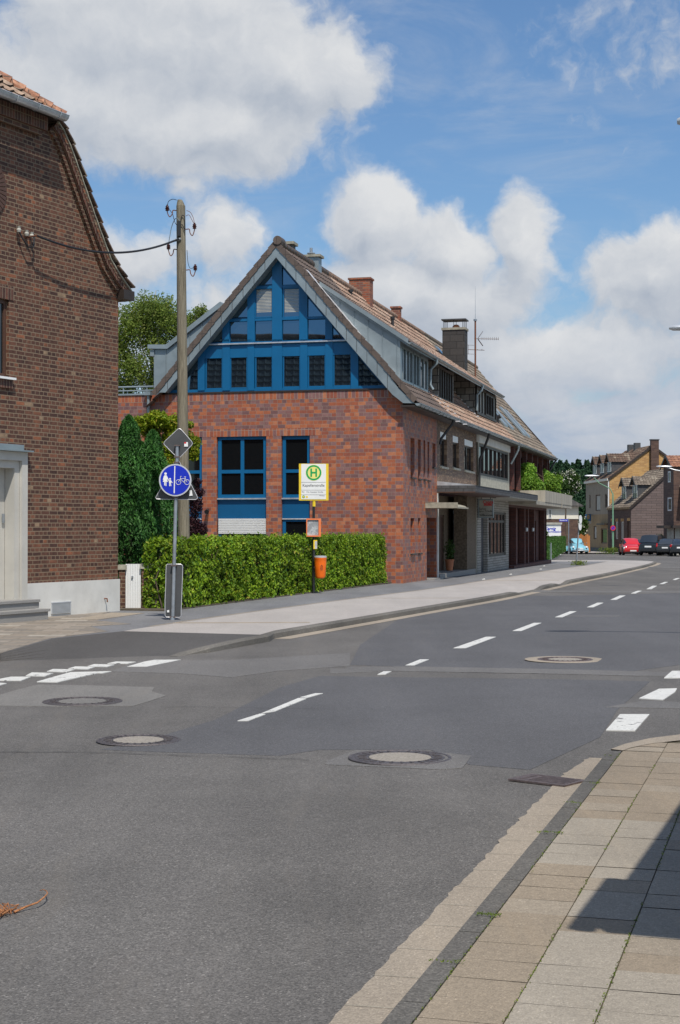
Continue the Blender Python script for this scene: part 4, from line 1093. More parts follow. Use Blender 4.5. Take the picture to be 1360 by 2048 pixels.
for i, p in enumerate(panes):
    r = grect(*p); fr_ = .035
    conv = inner
    if i < 6 or i in (15, 16):  # sashes with their own raised frame
        w = gpoly('window', 'blue_paint', [(r[0] - fr_, r[0], r[2] - fr_, r[3] + fr_), (r[1], r[1] + fr_, r[2] - fr_, r[3] + fr_), (r[0], r[1], r[3], r[3] + fr_), (r[0], r[1], r[2] - fr_, r[2])], YB - .045, YB + .017)
        gpoly('pane', 'pane_gable', [tuple(r)], YB - .012, YB + .016, w, tilt=.0 if i < 6 else .02)
        w.children[0].location = (0, 0, 0)
        if i in (15, 16):
            mb = MB(); z = r[2] + .05
            while z < r[3] - .04: mb.box(r[0] + .02, r[1] - .02, YB - .018, YB - .014, z, z + .028); z += .045
            # blinds seen behind the glass
            mb.build('blind', 'curtain', w)
    else: gpoly('pane', 'pane_gable', [tuple(r)], YB - .012, YB + .016, H, conv, tilt=.02 if i > 7 else 0.)
for o in list(COL.objects):
    if o.parent and o.parent.name.startswith('window') and o.parent.parent is H and o.name.split('.')[0] in ('pane', 'blind'):
        pass
# zinc fascia under the verge
YF = -.32
FO = [GX(*p, YF) for p in ((552, 488), (617.6, 562), (714, 671), (775, 746), (797, 776), (829, 806))]
FI = [GX(*p, YF) for p in ((552, 514.6), (650.6, 631.8), (742, 740), (784.7, 789), (806, 806), (829, 806.5))]
FOl = [GX(*p, YF) for p in ((552, 488), (314, 785))]; FIl = [GX(*p, YF) for p in ((552, 514.6), (331, 785))]
mb = MB()
mb.prism([(p[0], YF, p[1]) for p in FO + FI[::-1]], (0, .03, 0)); mb.prism([(p[0], YF, p[1]) for p in FOl + FIl[::-1]], (0, .03, 0))
# soffit from fascia back to the wall
for A_, B_ in ((FI[0], FI[3]), (FI[3], FI[4]), (FIl[0], FIl[1])): mb.face([(A_[0], YF + .03, A_[1]), (B_[0], YF + .03, B_[1]), (B_[0], .12, B_[1]), (A_[0], .12, A_[1])])
mb.face([(FI[4][0], YF + .03, FI[4][1]), (FI[5][0], YF + .03, FI[5][1]), (FI[5][0], 0, FI[5][1]), (FI[4][0], 0, FI[4][1])])
FAS = mb.build('fascia', 'zinc', H, off)
mb = MB()
def lerp2(a, b, t): return (a[0] + (b[0] - a[0]) * t, a[1] + (b[1] - a[1]) * t)
for k in range(1, 11):
    t = k / 11
    for (o0, o1, i0, i1) in ((FO[0], FO[3], FI[0], FI[3]), (FOl[0], FOl[1], FIl[0], FIl[1])):
        a = lerp2(o0, o1, t); b = lerp2(i0, i1, t); b = (a[0], lerp2(i0, i1, (a[0] - i0[0]) / (i1[0] - i0[0]))[1])
        MB().box(a[0] - .006, a[0] + .006, YF - .008, YF - .0005, b[1] + .02, a[1] - .03).build('seam', 'slate_dark', FAS)
a = FO[3]; b = FI[3]; MB().box(a[0] - .006, a[0] + .006, YF - .008, YF - .0005, b[1], a[1] - .02).build('seam', 'slate_dark', FAS)
# verge tiles in front of the roof (L-shaped edge tiles)
mb = MB()
TO = [GX(*p, YF - .02) for p in ((551, 479), (610.6, 542), (686, 632), (751.8, 702), (806, 766), (834, 798))]; 
def along(P_, d):
    for a, b in zip(P_[:-1], P_[1:]):
        l = math.dist(a, b)
        if d <= l: return lerp2(a, b, d / l)
        d -= l
    return P_[-1]
TOl = [GX(*p, YF - .02) for p in ((551, 479), (303.5, 785))]
for P_, sg in ((TO, 1), (TOl, -1)):
    T = sum(math.dist(a, b) for a, b in zip(P_[:-1], P_[1:])); d = 0
    while d < T - .05:
        p, q = along(P_, d), along(P_, min(d + .35, T)); t = Vector((q[0] - p[0], q[1] - p[1])).normalized(); n = Vector((t.y, -t.x)) * (1 if sg > 0 else -1)
        if n.y > 0: n = -n
        p2 = (p[0] + n.x * .17, p[1] + n.y * .17); q2 = (q[0] + n.x * .15, q[1] + n.y * .15)
        up_ = -n * .025
        mb.prism([(p[0], YF - .03, p[1]), (q[0] + up_.x, YF - .03, q[1] + up_.y), (q2[0], YF - .03, q2[1]), (p2[0], YF - .03, p2[1])], (0, .03, 0)); d += .353
mb.tube([(RX, YF - .06, RZ + .10), (RX, YF + .4, RZ + .10)], .14, 12)
mb.build('verge_tiles', 'tile_dark', H, off)
roof(H, off, YF, SA, 'tile_dark')
# lead flashing stepping down the cheek
mb = MB()
Y1 = 1.0
lp = [FRW.hit(*p, 1, .75) for p in ((613, 541), (640, 574), (668, 612), (695, 650), (722, 690), (748, 728), (775, 762), (800, 785))]
for i in range(len(lp) - 1):
    for j in range(2):
        a = lp[i].lerp(lp[i + 1], j / 2); b = lp[i].lerp(lp[i + 1], (j + 1.15) / 2)
        za_, zb_ = roofz(a.x) + .05, roofz(b.x) + .05
        mb.prism([(a.x, .72, za_ + .03), (b.x, .72, zb_ + .02), (b.x, .99, zb_ + .02), (a.x, .99, za_ + .03)], (0, 0, .02))
mb.build('flashing', 'lead', H, off)
# dormer of house A (right) and its mirror on the left
def dormer(H, off, s0, s1, fx, zf, zr0, rx0, cheek, name='dormer', side=1):
    """fx front x, zf eave height of shed roof, meets main roof at x=rx0,z=zr0"""
    m = lambda x: x if side > 0 else 2 * RX - x
    q = [(fx, roofz(fx) - .2), (fx, zf), (rx0, zr0), (rx0, zr0 - .6)]
    q = [(m(a), b) for a, b in q]
    d = MB().prism([(a, s0, b) for a, b in q], (0, .06, 0)).build(name, cheek, H, off)
    MB().prism([(a, s1 - .06, b) for a, b in q], (0, .056, 0)).build('cheek', cheek, d)
    return d
DF = -.30; DZ = 7.56; MX0, MZ0 = -2.95, 9.36
d = dormer(H, off, 1.0, SA, DF, DZ, MZ0, MX0, 'zinc')
w_ = MB(); w_.box(DF - .05, DF, 1.062, 5.44, roofz(DF) - .1, 6.22); w_.box(DF - .05, DF, 1.062, 5.44, 7.36, DZ); w_.box(DF - .05, DF, 1.062, 1.3, 6.22, 7.36)
w_.build('dormer_front', 'zinc', d)
for a, b in ((1.32, 2.9), (2.98, 4.0), (4.1, 5.4)): window(d, (0, 0, 0), 0, DF - .04, a, b, 6.24, 7.34, 'zinc', mull=2 if a < 2 else 1, fw=.07, dp=.06)
mb = MB()
for x in np.arange(-2.7, -.3, .46): z1r = DZ + (MZ0 - DZ) * (x - DF) / (MX0 - DF) - .03; mb.box(x - .008, x + .008, .975, .9995, roofz(x) + .05, z1r)
mb.build('seams', 'zinc', d)
def shed(H, off, s0, s1, mat, edge='zinc', parent=None):
    V = Vector((MX0 - (DF + .25), 0, MZ0 - (DZ - .17)))
    tile_sheet('dormer_roof', mat, H, (DF + .25, s0, DZ - .13), (0, 1, 0), V, s1 - s0 - .004, V.length + .1, off=off)
    mb = MB(); n = V.normalized()
    mb.prism([(DF + .25, s0, DZ - .26), (DF + .25, s0, DZ - .14), (MX0, s0, MZ0 + .02), (MX0, s0, MZ0 - .12)], (0, s1 - s0 - .004, 0)); mb.build('dormer_eaves', edge, H, off)
    mb = MB(); rows = [[(DF + .30 + .06 * math.cos(a), y, DZ - .16 + .06 * math.sin(a)) for a in np.linspace(PI, 2 * PI, 9)] for y in (s0, s1 - .004)]
    mb.grid(rows); mb.face(rows[0]); mb.tube([(DF + .36, s0, DZ - .16), (DF + .36, s1 - .004, DZ - .16)], .012, 6); mb.build('dormer_gutter', 'zinc', H, off)
shed(H, off, .93, SA, 'tile_dark')
mb = MB(); mb.prism([(DF + .27, .86, DZ - .20), (DF + .27, .86, DZ - .05), (MX0 + .1, .86, MZ0 + .03), (MX0 + .1, .86, MZ0 - .10)], (0, .068, 0)); mb.build('dormer_verge', 'zinc', H, off)
# left dormer seen behind the verge
mb = MB(); yl = 1.0; P_ = [FRW.hit(*p, 1, yl) for p in ((307.7, 800), (307.7, 698), (333, 698), (442, 612), (470, 640))]
mb.prism([(p.x, yl, p.z) for p in P_], (0, 4.4, 0)); d = mb.build('dormer', 'zinc', H, off)
mb = MB(); P2 = [FRW.hit(*p, 1, yl - .1) for p in ((295, 697), (295, 689), (331, 689), (440, 603), (447, 609), (334, 697.5))]
mb.prism([(p.x, yl - .10, p.z) for p in P2], (0, 4.6, 0)); a = FRW.hit(305, 700, 1, yl - .04); b = FRW.hit(300, 712, 1, yl - .04); mb.box(b.x, a.x + .05, yl - .04, yl + 4.2, b.z, a.z); mb.build('dormer_roof', 'zinc', d)
mb = MB()
for q in (333, 356, 380, 405): a = FRW.hit(q, 0, 1, yl); mb.box(a.x - .008, a.x + .008, yl - .022, yl - .0005, FRW.hit(q, 783, 1, yl).z, FRW.hit(q, 697 if q < 335 else 697 - (q - 333) * .79, 1, yl).z)
mb.build('seams', 'zinc', d)
# windows in the brick gable
wn = lambda px_, py_: GX(px_, py_, .12)
for (a, b, mull) in ((w0, 0, 0), (w1, 1, 1), (w2, 2, 0)):
    x0, x1, _, z1_ = a; zr1 = wn(500, 943)[1]; zs_ = wn(500, 996)[1]; zp = wn(500, 1037)[1]
    w = window(H, off, 1, .13, x0 + .02, x1 - .004, zs_, z1_ - .004, 'blue_paint', mull=mull, rails=(zr1,), fw=.11 if mull else .10, gm='pane_dark', dp=.06)
    MB().box(x0 + .005, x1 - .005, .005, .06, zs_ - .045, zs_ - .002).build('sill', 'zinc_bright', w)
    MB().box(x0 + .005, x1 - .005, .09, .13, zp + .002, zs_ - .046).build('spandrel_panel', 'blue_dark', H, off)
    lo = window(H, off, 1, .131, x0 + .02, x1 - .004, .3, zp, 'blue_paint', mull=mull, fw=.10, gm='pane_dark', dp=.06)
    if b == 1:
        zs1 = wn(500, 1068)[1]; mb = MB(); n = 9
        for i in range(n): z = zs1 + i * (zp - zs1) / n; mb.prism([(x0 + .04, .065, z), (x0 + .04, .045, z + .01), (x0 + .04, .04, z + (zp - zs1) / n - .006), (x0 + .04, .065, z + (zp - zs1) / n - .004)], (x1 - x0 - .06, 0, 0))
        mb.build('roller_shutter', 'sign_white', lo)
    else: MB().box(x0 + .01, x1 - .01, .03, .12, zp - .03, zp + .0).build('shutter_box', 'lead', H, off)
# spot lamp on the brick
q = GX(414, 1022, -.14); mb = MB(); mb.tube([(q[0] - .02, 0, q[1] + .02), (q[0], -.10, q[1] + .02)], .03, 8); mb.tube([(q[0], -.07, q[1] + .04), (q[0] + .03, -.26, q[1] - .03)], [.05, .075], 12); mb.build('wall_lamp', 'black_metal', H, off)
# slit windows on the street side
for s in slits + gsl:
    window(H, off, 0, -.26, s[0] + .002, s[1] - .002, s[2], s[3] - .002, 'blue_paint', fw=.05, dp=.05, gm='pane_dark')
    MB().box(-.06, .07, s[0] - .03, s[1] + .03, s[2] - .05, s[2] - .002).build('sill', 'dark_frame', H, off)
window(H, off, 0, -.54, dsl[0] + .02, dsl[1] - .02, 0.02, dsl[3] - .02, 'dark_frame', mull=1, fw=.08, dp=.05, gm='pane_dark', name='entrance_door')
MB().box(-.5, .25, dsl[0] + .01, dsl[1] - .01, -.1, .012).build('doorstep', 'granite', H, off)
# curved canopy over the door
mb = MB(); s0_, s1_ = dsl[0] - .25, dsl[1] + .1; z_ = SY(853, 1012)[1] - .05; rows = []
for y in (s0_, s1_): rows.append([(x, y, z_ + .17 * math.sin(math.acos(min(1, x / 1.05)))) for x in np.linspace(.003, 1.05, 14)])
rows = [[(x, y, z + .0) for x, y, z in rows[0]], [(x, y, z) for x, y, z in rows[1]]]
mb.grid(rows); mb.grid([[(x, y, z - .02) for x, y, z in r] for r in rows][::-1]); mb.box(.003, 1.07, s0_ - .02, s0_, z_ - .02, z_ + .16); mb.box(.003, 1.07, s1_, s1_ + .02, z_ - .02, z_ + .02); mb.box(1.03, 1.08, s0_, s1_, z_ - .03, z_ + .02)
mb.build('door_canopy', 'chimney_cap', H, off)
# chimneys of house A
def chimney(H, off, x, y, w, zt_, mat, cap=None, d=None, zb_=8.2, name='chimney', ch=.08, over=.07):
    d = d or w; c = MB().box(x - w / 2, x + w / 2, y - d / 2, y + d / 2, zb_, zt_).build(name, mat, H, off)
    if cap: MB().box(x - w / 2 - over, x + w / 2 + over, y - d / 2 - over, y + d / 2 + over, zt_ + .002, zt_ + ch).build('cap', cap, c)
    return c
p = FRW.I @ atd(577, 490, 49.3); chimney(H, off, p.x - .1, p.y, .55, p.z - .02, 'slate_dark', 'chimney_cap', .4, 9.3, ch=.09)
p = FRW.I @ atd(628, 516, 51.6); c = chimney(H, off, p.x, p.y, .42, p.z, 'zinc', 'chimney_cap', .4, 9.0, ch=.08)
mb = MB(); mb.tube([(p.x - .1, p.y, p.z + .08), (p.x - .1, p.y, p.z + .34)], .05, 10); mb.lathe([(.0, .15), (.14, .14), (.14, .17), (0, .17)], (p.x - .1, p.y, p.z), 12); mb.build('flue', 'galv', c)
mb = MB()
for q in ((593, 505), (612, 524), (631, 536), (650, 549), (668, 562)):
    p = FRW.I @ atd(q[0], q[1], 47.6); z = DZ; x = p.x; y = 1.5
    x = (lambda f: f)(x); zz = MZ0 + (RZ - MZ0) * 0
    MB().box(x - .02, x + .02, p.y, p.y + .06, roofz(x) + .03, roofz(x) + .12).build('snow_hook', 'black_metal', H, off)
downpipe(H, off, [(EX + .05, SA + .35, EZ - .10), (EX, SA + .35, EZ - .25), (.12, SA + .12, EZ - .75), (.09, SA + .06, EZ - .95)], .045, 'black_metal')
downpipe(H, off, [(DF + .32, SA - .15, DZ - .2), (DF + .32, SA - .15, DZ - .35), (DF + .12, SA - .15, DZ - .55), (DF + .10, SA - .15, 6.5), (DF + .2, SA - .15, 6.33)], .045)

# ---------------- house B: brown brick with shopfront
SB = 13.9
H, off = house('shop_house', SA, 'brown brick house with recessed shopfront and flat slate-edged canopy')
ws = [srect(880.5, 862, 894, 932), srect(905.6, 870, 918, 935), srect(929, 877, 947, 940)]
mb = MB(); zc0, zc1 = 2.86, 3.10
wall(mb, 0, 0, SA + .002, SB, zc1 + .01, EZ - .08, [(*w, .16) for w in ws], .16); mb.build('wall', 'brick_brown', H, off)
for w in ws:
    o = window(H, off, 0, -.15, w[0] + .01, w[1] - .01, w[2], w[3] - .22, 'dark_frame', mull=1 if w is ws[2] else 0, fw=.06)
    MB().box(-.10, -.03, w[0] + .01, w[1] - .01, w[3] - .22, w[3] - .005).build('shutter_box', 'sign_white', o); MB().box(-.1, .06, w[0] - .05, w[1] + .05, w[2] - .07, w[2] - .003).build('sill', 'stone_pale', o)
# ground floor recess
rx_ = -.75
mb = MB(); sd = srect(880, 1020, 888, 1150, rx_); sw = srect(902, 1017, 930, 1108, rx_)
wall(mb, 0, rx_, SA + .002, SB, -.6, zc0, [(sd[0], sd[1], -.3, 2.15, .1), (sw[0], sw[1], .62, 2.42, .12)], .1)
mb.face([(rx_, SB, -.6), (0, SB, -.6), (0, SB, zc1), (rx_, SB, zc1)]); mb.build('shop_wall', 'stone_clad', H, off)
pb = SY(874, 1100)[0]; pe = SY(880.5, 1100)[0]
MB().box(-.5, .02, SA + .01, SA + .22, -.4, zc0).build('pillar', 'render_white', H, off)
a, b = SY(933, 1050, -.02)[0], SY(951, 1050, -.02)[0]
MB().box(-.5, -.0, a, b, -.4, zc0).build('pillar', 'stone_clad', H, off); MB().box(-.5, .01, b + .003, b + .12, -.4, zc0).build('pillar_edge', 'stone_pale', H, off)
window(H, off, 0, rx_ - .09, sd[0], sd[1], 0, 2.14, 'brown_paint', fw=.09, name='shop_door', gm='brown_paint')
o = window(H, off, 0, rx_ - .11, sw[0], sw[1], .63, 2.41, 'brown_paint', fw=.06, gm='pane_dark', name='display_window')
mb = MB(); k = (sw[0] + sw[1]) / 2; mb.box(rx_ - .085, rx_ - .08, k - .15, k + .35, .95, 1.25); mb.box(rx_ - .085, rx_ - .08, k - .15, k + .35, 1.6, 1.9); mb.build('poster', 'paper', o)
MB().box(rx_ - .08, rx_ + .02, sw[1] - .08, sw[1] - .01, .63, 2.41).build('light_strip', 'sign_pale_yellow', o)
MB().box(rx_ - .1, .05, SA + .25, SB - .5, -.1, .10).build('plinth_step', 'granite', H, off)
mb = MB(); mb.box(-.02, 1.3, SA + .0, SB - .003, zc0, zc0 + .03); mb.build('canopy_soffit', 'brown_paint', H, off)
MB().box(.003, 1.32, SA + .0, SB - .003, zc0 + .031, zc1).build('canopy', 'slate_band', H, off)
mb = MB(); mb.prism([(.003, SA, zc1 + .002), (1.34, SA, zc1 + .002), (.003, SA, zc1 + .15)], (0, SB - SA - .003, 0)); mb.build('canopy_flashing', 'zinc_bright', H, off)
roof(H, off, SA, SB, 'tile_weathered'); 
shed(H, off, SA, SB, 'tile_weathered', 'lead')
d = dormer(H, off, 7.5, 10.5, DF, DZ, MZ0, MX0, 'slate_rhomb')
window(d, (0, 0, 0), 0, DF - .12, 7.6, 10.4, 6.2, 7.38, 'dark_frame', mull=5, fw=.09, dp=.1, gm='pane_dark')
MB().box(-1.5, -1.42, SA + .01, SB, 7.2, 8.2).build('dormer_infill', 'slate_rhomb', H, off)
mb = MB()
for s_ in (SA + .1, 7.38):
    for i in range(9): x0 = DF - .05 + i * .13; mb.box(x0 - .12, x0 + .02, s_ + .25 * (s_ < 6) , s_ + .12 + .25 * (s_ < 6), roofz(x0) + .05, roofz(x0) + .085)
mb.build('flashing', 'lead', H, off)
p = Vector((RX, 10.4, 10.88)); c = chimney(H, off, RX, p.y + .3, .80, p.z + .10, 'brick_chimney', None, .55, 9.9)
MB().box(RX - .44, RX + .44, p.y + .3 - .31, p.y + .3 + .31, p.z + .102, p.z + .17).build('cap', 'brick_chimney', c)
mb = MB()
for q in ((701, 588), (785, 648)):
    p = FRW.I @ atd(q[0], q[1] + 8, 55 if q[0] < 750 else 58.5); zz = MZ0 + (p.x - MX0) * (DZ - MZ0) / (DF - MX0); mb.tube([(p.x, p.y, zz - .1), (p.x, p.y, zz + .35)], .06, 8); mb.tube([(p.x, p.y, zz + .33), (p.x, p.y, zz + .42)], .09, 8); mb.build('vent_pipe', 'black_metal', H, off); mb = MB()
downpipe(H, off, [(EX + .05, SB - .05, EZ - .10), (EX - .02, SB, EZ - .3), (.12, SB + .08, EZ - 1.1), (.09, SB + .08, EZ - 2.2)], .05, 'black_metal')

# hanging sign box of the hairdresser
a = FRW.hit(956, 998, 1, 14.0); b = FRW.hit(986.5, 1036, 1, 14.0); cw = (b.x - a.x); ch = a.z - b.z
e = empty('hanging_sign', FRW.M @ Vector((a.x + cw / 2, 14.0, b.z)), 'grey illuminated box sign with a red logo hanging under the slate canopy', 'sign', FRW.deg)
mb = MB(); mb.box(-cw / 2, cw / 2, -.01, .16, 0, ch); mb.build('sign_box', 'zinc', e, bevel=.05)
mb = MB(); mb.box(-cw / 2 + .05, cw / 2 - .05, -.016, -.0105, .05, ch - .05); f = mb.build('sign_face', 'curtain', e, bevel=.004)
text('Capta', .17, 'sign_red', f, (cw * .16, -.018, ch * .83), bold=.004); text('Studio', .13, 'sign_red', f, (cw * .16, -.018, ch * .70), bold=.006)
text('Salon', .13, 'ink', f, (-cw * .20, -.018, ch * .48), bold=.002); text('Jens Frieda', .12, 'ink', f, (-.0, -.018, ch * .36), bold=.002); text('Friseurmeister', .065, 'ink', f, (-.03, -.018, ch * .26)); text('Willkommen', .10, 'ink', f, (.03, -.018, ch * .15), bold=.004)
mb = MB(); mb.tube([(-cw / 2 - .1, .07, ch + .12), (cw / 2 + .1, .07, ch + .05)], .02, 6); mb.tube([(-cw * .3, .07, ch - .01), (-cw * .3, .07, ch + .12)], .015, 6); mb.tube([(cw * .3, .07, ch - .01), (cw * .3, .07, ch + .08)], .015, 6); mb.build('bracket', 'black_metal', e)
# terracotta planter in the recess
p = FRW.M @ Vector((rx_ + .35, SY(899, 1130, rx_ + .35)[0], .11)); e = empty('planter', p, 'terracotta planter with a leafy plant beside the display window', 'planter')
mb = MB(); mb.lathe([(0, 0), (.15, 0), (.20, .42), (.22, .43), (.22, .48), (.17, .48), (.16, .42), (0, .42)], n=20); mb.build('pot', 'terracotta', e)
P_, _ = ell_pts(500, (0, 0, .85), (.26, .26, .5), .2); V, Fq = leaves(P_, .09); npmesh('foliage', V, Fq, 'leaf_tree', e); e.scale = (.8, .8, .85)

# ---------------- house C: window band, white brick shop
SC = 22.7
H, off = house('window_band_house', SB, 'pale house with a long brown window band, white upper panel and white brick shopfront')
a = srect(961, 886, 1013, 952); wb = (SB + .35, SC - .35, 3.75, 5.0)
mb = MB(); wall(mb, 0, .05, SB + .004, SC, 3.12, 5.02, [(*wb, .1)], .1); mb.build('wall', 'stone_pale', H, off)
MB().box(.0, .10, SB + .004, SC - .003, 5.022, EZ - .09).build('upper_panel', 'render_white', H, off)
window(H, off, 0, -.04, wb[0], wb[1], wb[2], wb[3], 'dark_frame', mull=6, fw=.10, dp=.08, gm='pane')
sdo = srect(961, 1040, 974, 1135); swi = srect(976, 1022, 1011, 1113); swi = (swi[0], swi[1], .5, 2.35); sdo = (sdo[0], sdo[1], -.3, 2.2)
mb = MB(); wall(mb, 0, .02, SB + .004, SC, -.6, 2.9, [(*swi, .12), (*sdo, .2)], .12); mb.build('shop_wall', 'brick_white', H, off)
window(H, off, 0, -.09, *swi, 'dark_frame', mull=4, rails=(1.95,), fw=.10, gm='pane'); 
MB().box(-.19, -.15, sdo[0], sdo[1], -.3, 2.19).build('roller_door', 'slate_band', H, off)
mb = MB(); mb.box(.003, 1.32, SB + .0, SC - .003, 2.90, 3.12); mb.build('canopy', 'slate_band', H, off); MB().box(.003, 1.30, SB + .01, SC - .01, 2.86, 2.899).build('canopy_soffit', 'curtain', H, off)
mb = MB(); mb.prism([(.003, SB, 3.122), (1.34, SB, 3.122), (.003, SB, 3.2)], (0, SC - SB - .003, 0)); mb.build('canopy_flashing', 'zinc_bright', H, off)
roof(H, off, SB, SC, 'tile_weathered'); shed(H, off, SB, 21.3, 'tile_weathered', 'lead')
d = dormer(H, off, 15.3, 20.9, DF, DZ, MZ0, MX0, 'slate_rhomb')
window(d, (0, 0, 0), 0, DF - .02, 15.6, 20.8, 6.25, 7.36, 'dark_frame', mull=6, fw=.10, dp=.08, gm='curtain')
window(d, (0, 0, 0), 0, DF + .001, 17.8, 19.9, 6.33, 7.28, 'dark_frame', mull=2, fw=.08, dp=.08, gm='pane')
mb = MB()
for i in range(13): x0 = DF - .05 - i * .13 + .2; mb.box(x0 - .14, x0 + .02, 15.1, 15.28, roofz(x0) + .05, roofz(x0) + .09)
mb.build('flashing', 'lead', H, off)
downpipe(H, off, [(DF + .32, 15.4, DZ - .2), (DF + .28, 15.3, DZ - .4), (DF + .10, 15.25, DZ - .6), (DF + .10, 15.25, 6.35)], .05)
downpipe(H, off, [(EX + .05, SC - .1, EZ - .10), (EX, SC, EZ - .3), (.2, SC + .15, EZ - .75), (.1, SC + .2, EZ - .9)], .05, 'zinc')
chimney(H, off, RX, 17.0, .36, RZ + .38, 'brick_chimney', 'brick_chimney', .36, 10, over=.04)
c = chimney(H, off, -2.25, 21.9, 1.0, 10.42, 'slate_chimney', 'chimney_cap', .75, 7.8, ch=.10, over=.04)
mb = MB()
for dx in (-.46, -.4, 0, .4, .46):
    for dy in (-.32, .32): mb.tube([(-2.25 + dx, 21.9 + dy, 10.5), (-2.25 + dx, 21.9 + dy, 10.86)], .012, 5)
mb.build('cage', 'black_metal', c); MB().box(-2.25 - .55, -2.25 + .55, 21.5, 22.3, 10.86, 10.91).build('cover_plate', 'slate_dark', c)
mb = MB(); mb.lathe([(0, .0), (.16, 0), (.16, .10), (.1, .16), (0, .18)], (-2.2, 21.9, 10.52), 12); mb.build('pot', 'terracotta', c)
mb = MB()
for s_ in (21.4, 22.4): mb.tube([(-.45, s_, roofz(-.45) - .05), (-.45, s_, roofz(-.45) + .22), (-.30, s_, roofz(-.45) + .30)], .10, 8); mb.build('roof_vent', 'black_metal', H, off); mb = MB()
# antenna mast: moves on its own
p = FRW.M @ Vector((-1.55, 23.2, roofz(-1.55))); zm = 1.65 + (1057 - 637) / 3100 * 69.5 - p.z
e = empty('roof_antenna', p, 'rusty television antenna mast with two yagi arrays and a thin whip on the tiled roof', 'antenna', 0)
mb = MB(); mb.tube([(0, 0, -.1), (0, 0, zm)], .04, 8); mb.build('mast', 'rust', e); mb = MB(); mb.tube([(0, 0, zm), (.0, 0, zm + 1.5)], [.012, .004], 5); mb.tube([(0, 0, zm - .06), (0, 0, zm + .02)], .08, 8); mb.build('whip', 'galv', e)
mb = MB(); z = zm - .86; mb.tube([(-.05, 0, z), (1.06, 0, z - .02)], .014, 6)
for i in range(9): x = .30 + i * .093; mb.tube([(x, 0, z - .07), (x, 0, z + .07)], .008, 5)
for s_ in (1, -1):
    for k in range(3): mb.tube([(.12, -.06 + k * .06, z + .02 * s_), (.34, -.06 + k * .06, z + .33 * s_)], .012, 5)
mb.build('yagi', 'iron_brown', e)
mb = MB(); z = zm - 1.35; mb.tube([(-.32, 0, z), (.42, .1, z - .02)], .016, 6)
for x, h in ((-.32, .22), (.1, .02), (.3, .02)): mb.tube([(x, 0, z - h), (x, 0, z + h)], .010, 5)
for h in (-.2, .2): mb.tube([(-.6, -.1, z + h), (-.05, .1, z + h)], .008, 5)
mb.build('lower_yagi', 'iron_brown', e)

# ---------------- house D: dark red brick with fins and roof terrace
SD = 37.4
H, off = house('terrace_house', SC, 'dark red brick house with tall fins and concrete roof terrace ending the row')
ups = [(24.2 + i * 2.15, 24.2 + i * 2.15 + 1.35, 3.3, 5.0) for i in range(6)]
mb = MB(); wall(mb, 0, 0, SC + .004, SD, 2.6, EZ - .08, [(*u, .15) for u in ups], .15); mb.face([(0, SD, -1.2), (0, SD, EZ), (LXW, SD, EZ), (LXW, SD, -1.2)]); mb.face([(0, SD, EZ), (RX, SD, RZ - .1), (LXW, SD, EZ)])
dw = [srect(a, 1048, b, 1140) for a, b in ((1018, 1029), (1034, 1044), (1059, 1065), (1072, 1082))]; dw = [(d[0], d[1], -.7, 2.05) for d in dw]
wall(mb, 0, -.25, SC + .004, SD, -1.2, 2.599, [(*d, .15) for d in dw], .15); mb.face([(0, SD, -1.2), (0, SD, 2.6), (-.3, SD, 2.6), (-.3, SD, -1.2)]); mb.build('wall', 'brick_dark', H, off)
for u in ups: window(H, off, 0, -.14, *u, 'dark_frame', mull=1, fw=.08)
for d in dw: window(H, off, 0, -.39, *d, 'dark_frame', mull=0, fw=.09, gm='pane_dark', name='door')
for s_ in [23.2 + i * 2.15 for i in range(7)] + [37.0]:
    MB().box(.003, .20, s_ - .06, s_ + .06, 3.4, EZ - .14).build('fin', 'brick_dark', H, off)
for a in (1031, 1048, 1055, 1067, 1088): s_ = SY(a, 1100)[0]; MB().box(-.22, .05, s_ - .16, s_ + .16, -1.2, 2.598).build('pillar', 'brick_dark', H, off)
MB().box(-.2, .25, SC + .1, SD, -1.0, -.12 + .1).build('plinth', 'brick_dark', H, off)
zt0, zt1 = 2.72, 3.42
MB().box(.003, 1.25, SC + .01, SD + .9, zt0, zt0 + .16).build('terrace_slab', 'concrete', H, off)
mb = MB(); mb.box(1.15, 1.27, SC + 3.2, SD + .92, zt0 + .162, zt1); mb.box(.1, 1.148, SC + 3.2, SC + 3.32, zt0 + .162, zt1); mb.box(.003, 1.148, SD + .8, SD + .92, zt0 + .162, zt1); mb.box(1.14, 1.28, SC + 10.4, SC + 10.7, zt0 - .02, zt1 - .01)
mb.build('parapet', 'concrete', H, off)
mb = MB()
for a in (1048, 1061): s_ = SY(a, 1060)[0]; mb.lathe([(0, 0), (.07, .02), (.07, .18), (0, .2)], (.12, s_, 1.5), 10); mb.build('wall_lamp', 'lamp_metal', H, off); mb = MB()
roof(H, off, SC, SD + .4, 'tile_grey')
for (u0, u1, t0, t1) in ((24.2, 25.3, 1.0, 2.4), (26.2, 27.3, 1.0, 2.4), (30.2, 31.3, .9, 2.3), (31.9, 33.0, .9, 2.3), (22.9, 23.8, 4.2, 5.2)):
    a = KX1 - (t0 - 1.4) * .64; b_ = KX1 - (t1 - 1.4) * .64 - .3; w = MB(); w.prism([(x_, u0, roofz(x_) + .05) for x_ in (a, b_)] + [(x_, u0, roofz(x_) + .15) for x_ in (b_, a)], (0, u1 - u0, 0)); sk = w.build('roof_window', 'zinc', H, off)
    mb = MB(); mb.face([(a - .08, u0 + .1, roofz(a - .08) + .158), (a - .08, u1 - .1, roofz(a - .08) + .158), (b_ + .08, u1 - .1, roofz(b_ + .08) + .158), (b_ + .08, u0 + .1, roofz(b_ + .08) + .158)]); mb.build('pane', 'pane_gable', sk)
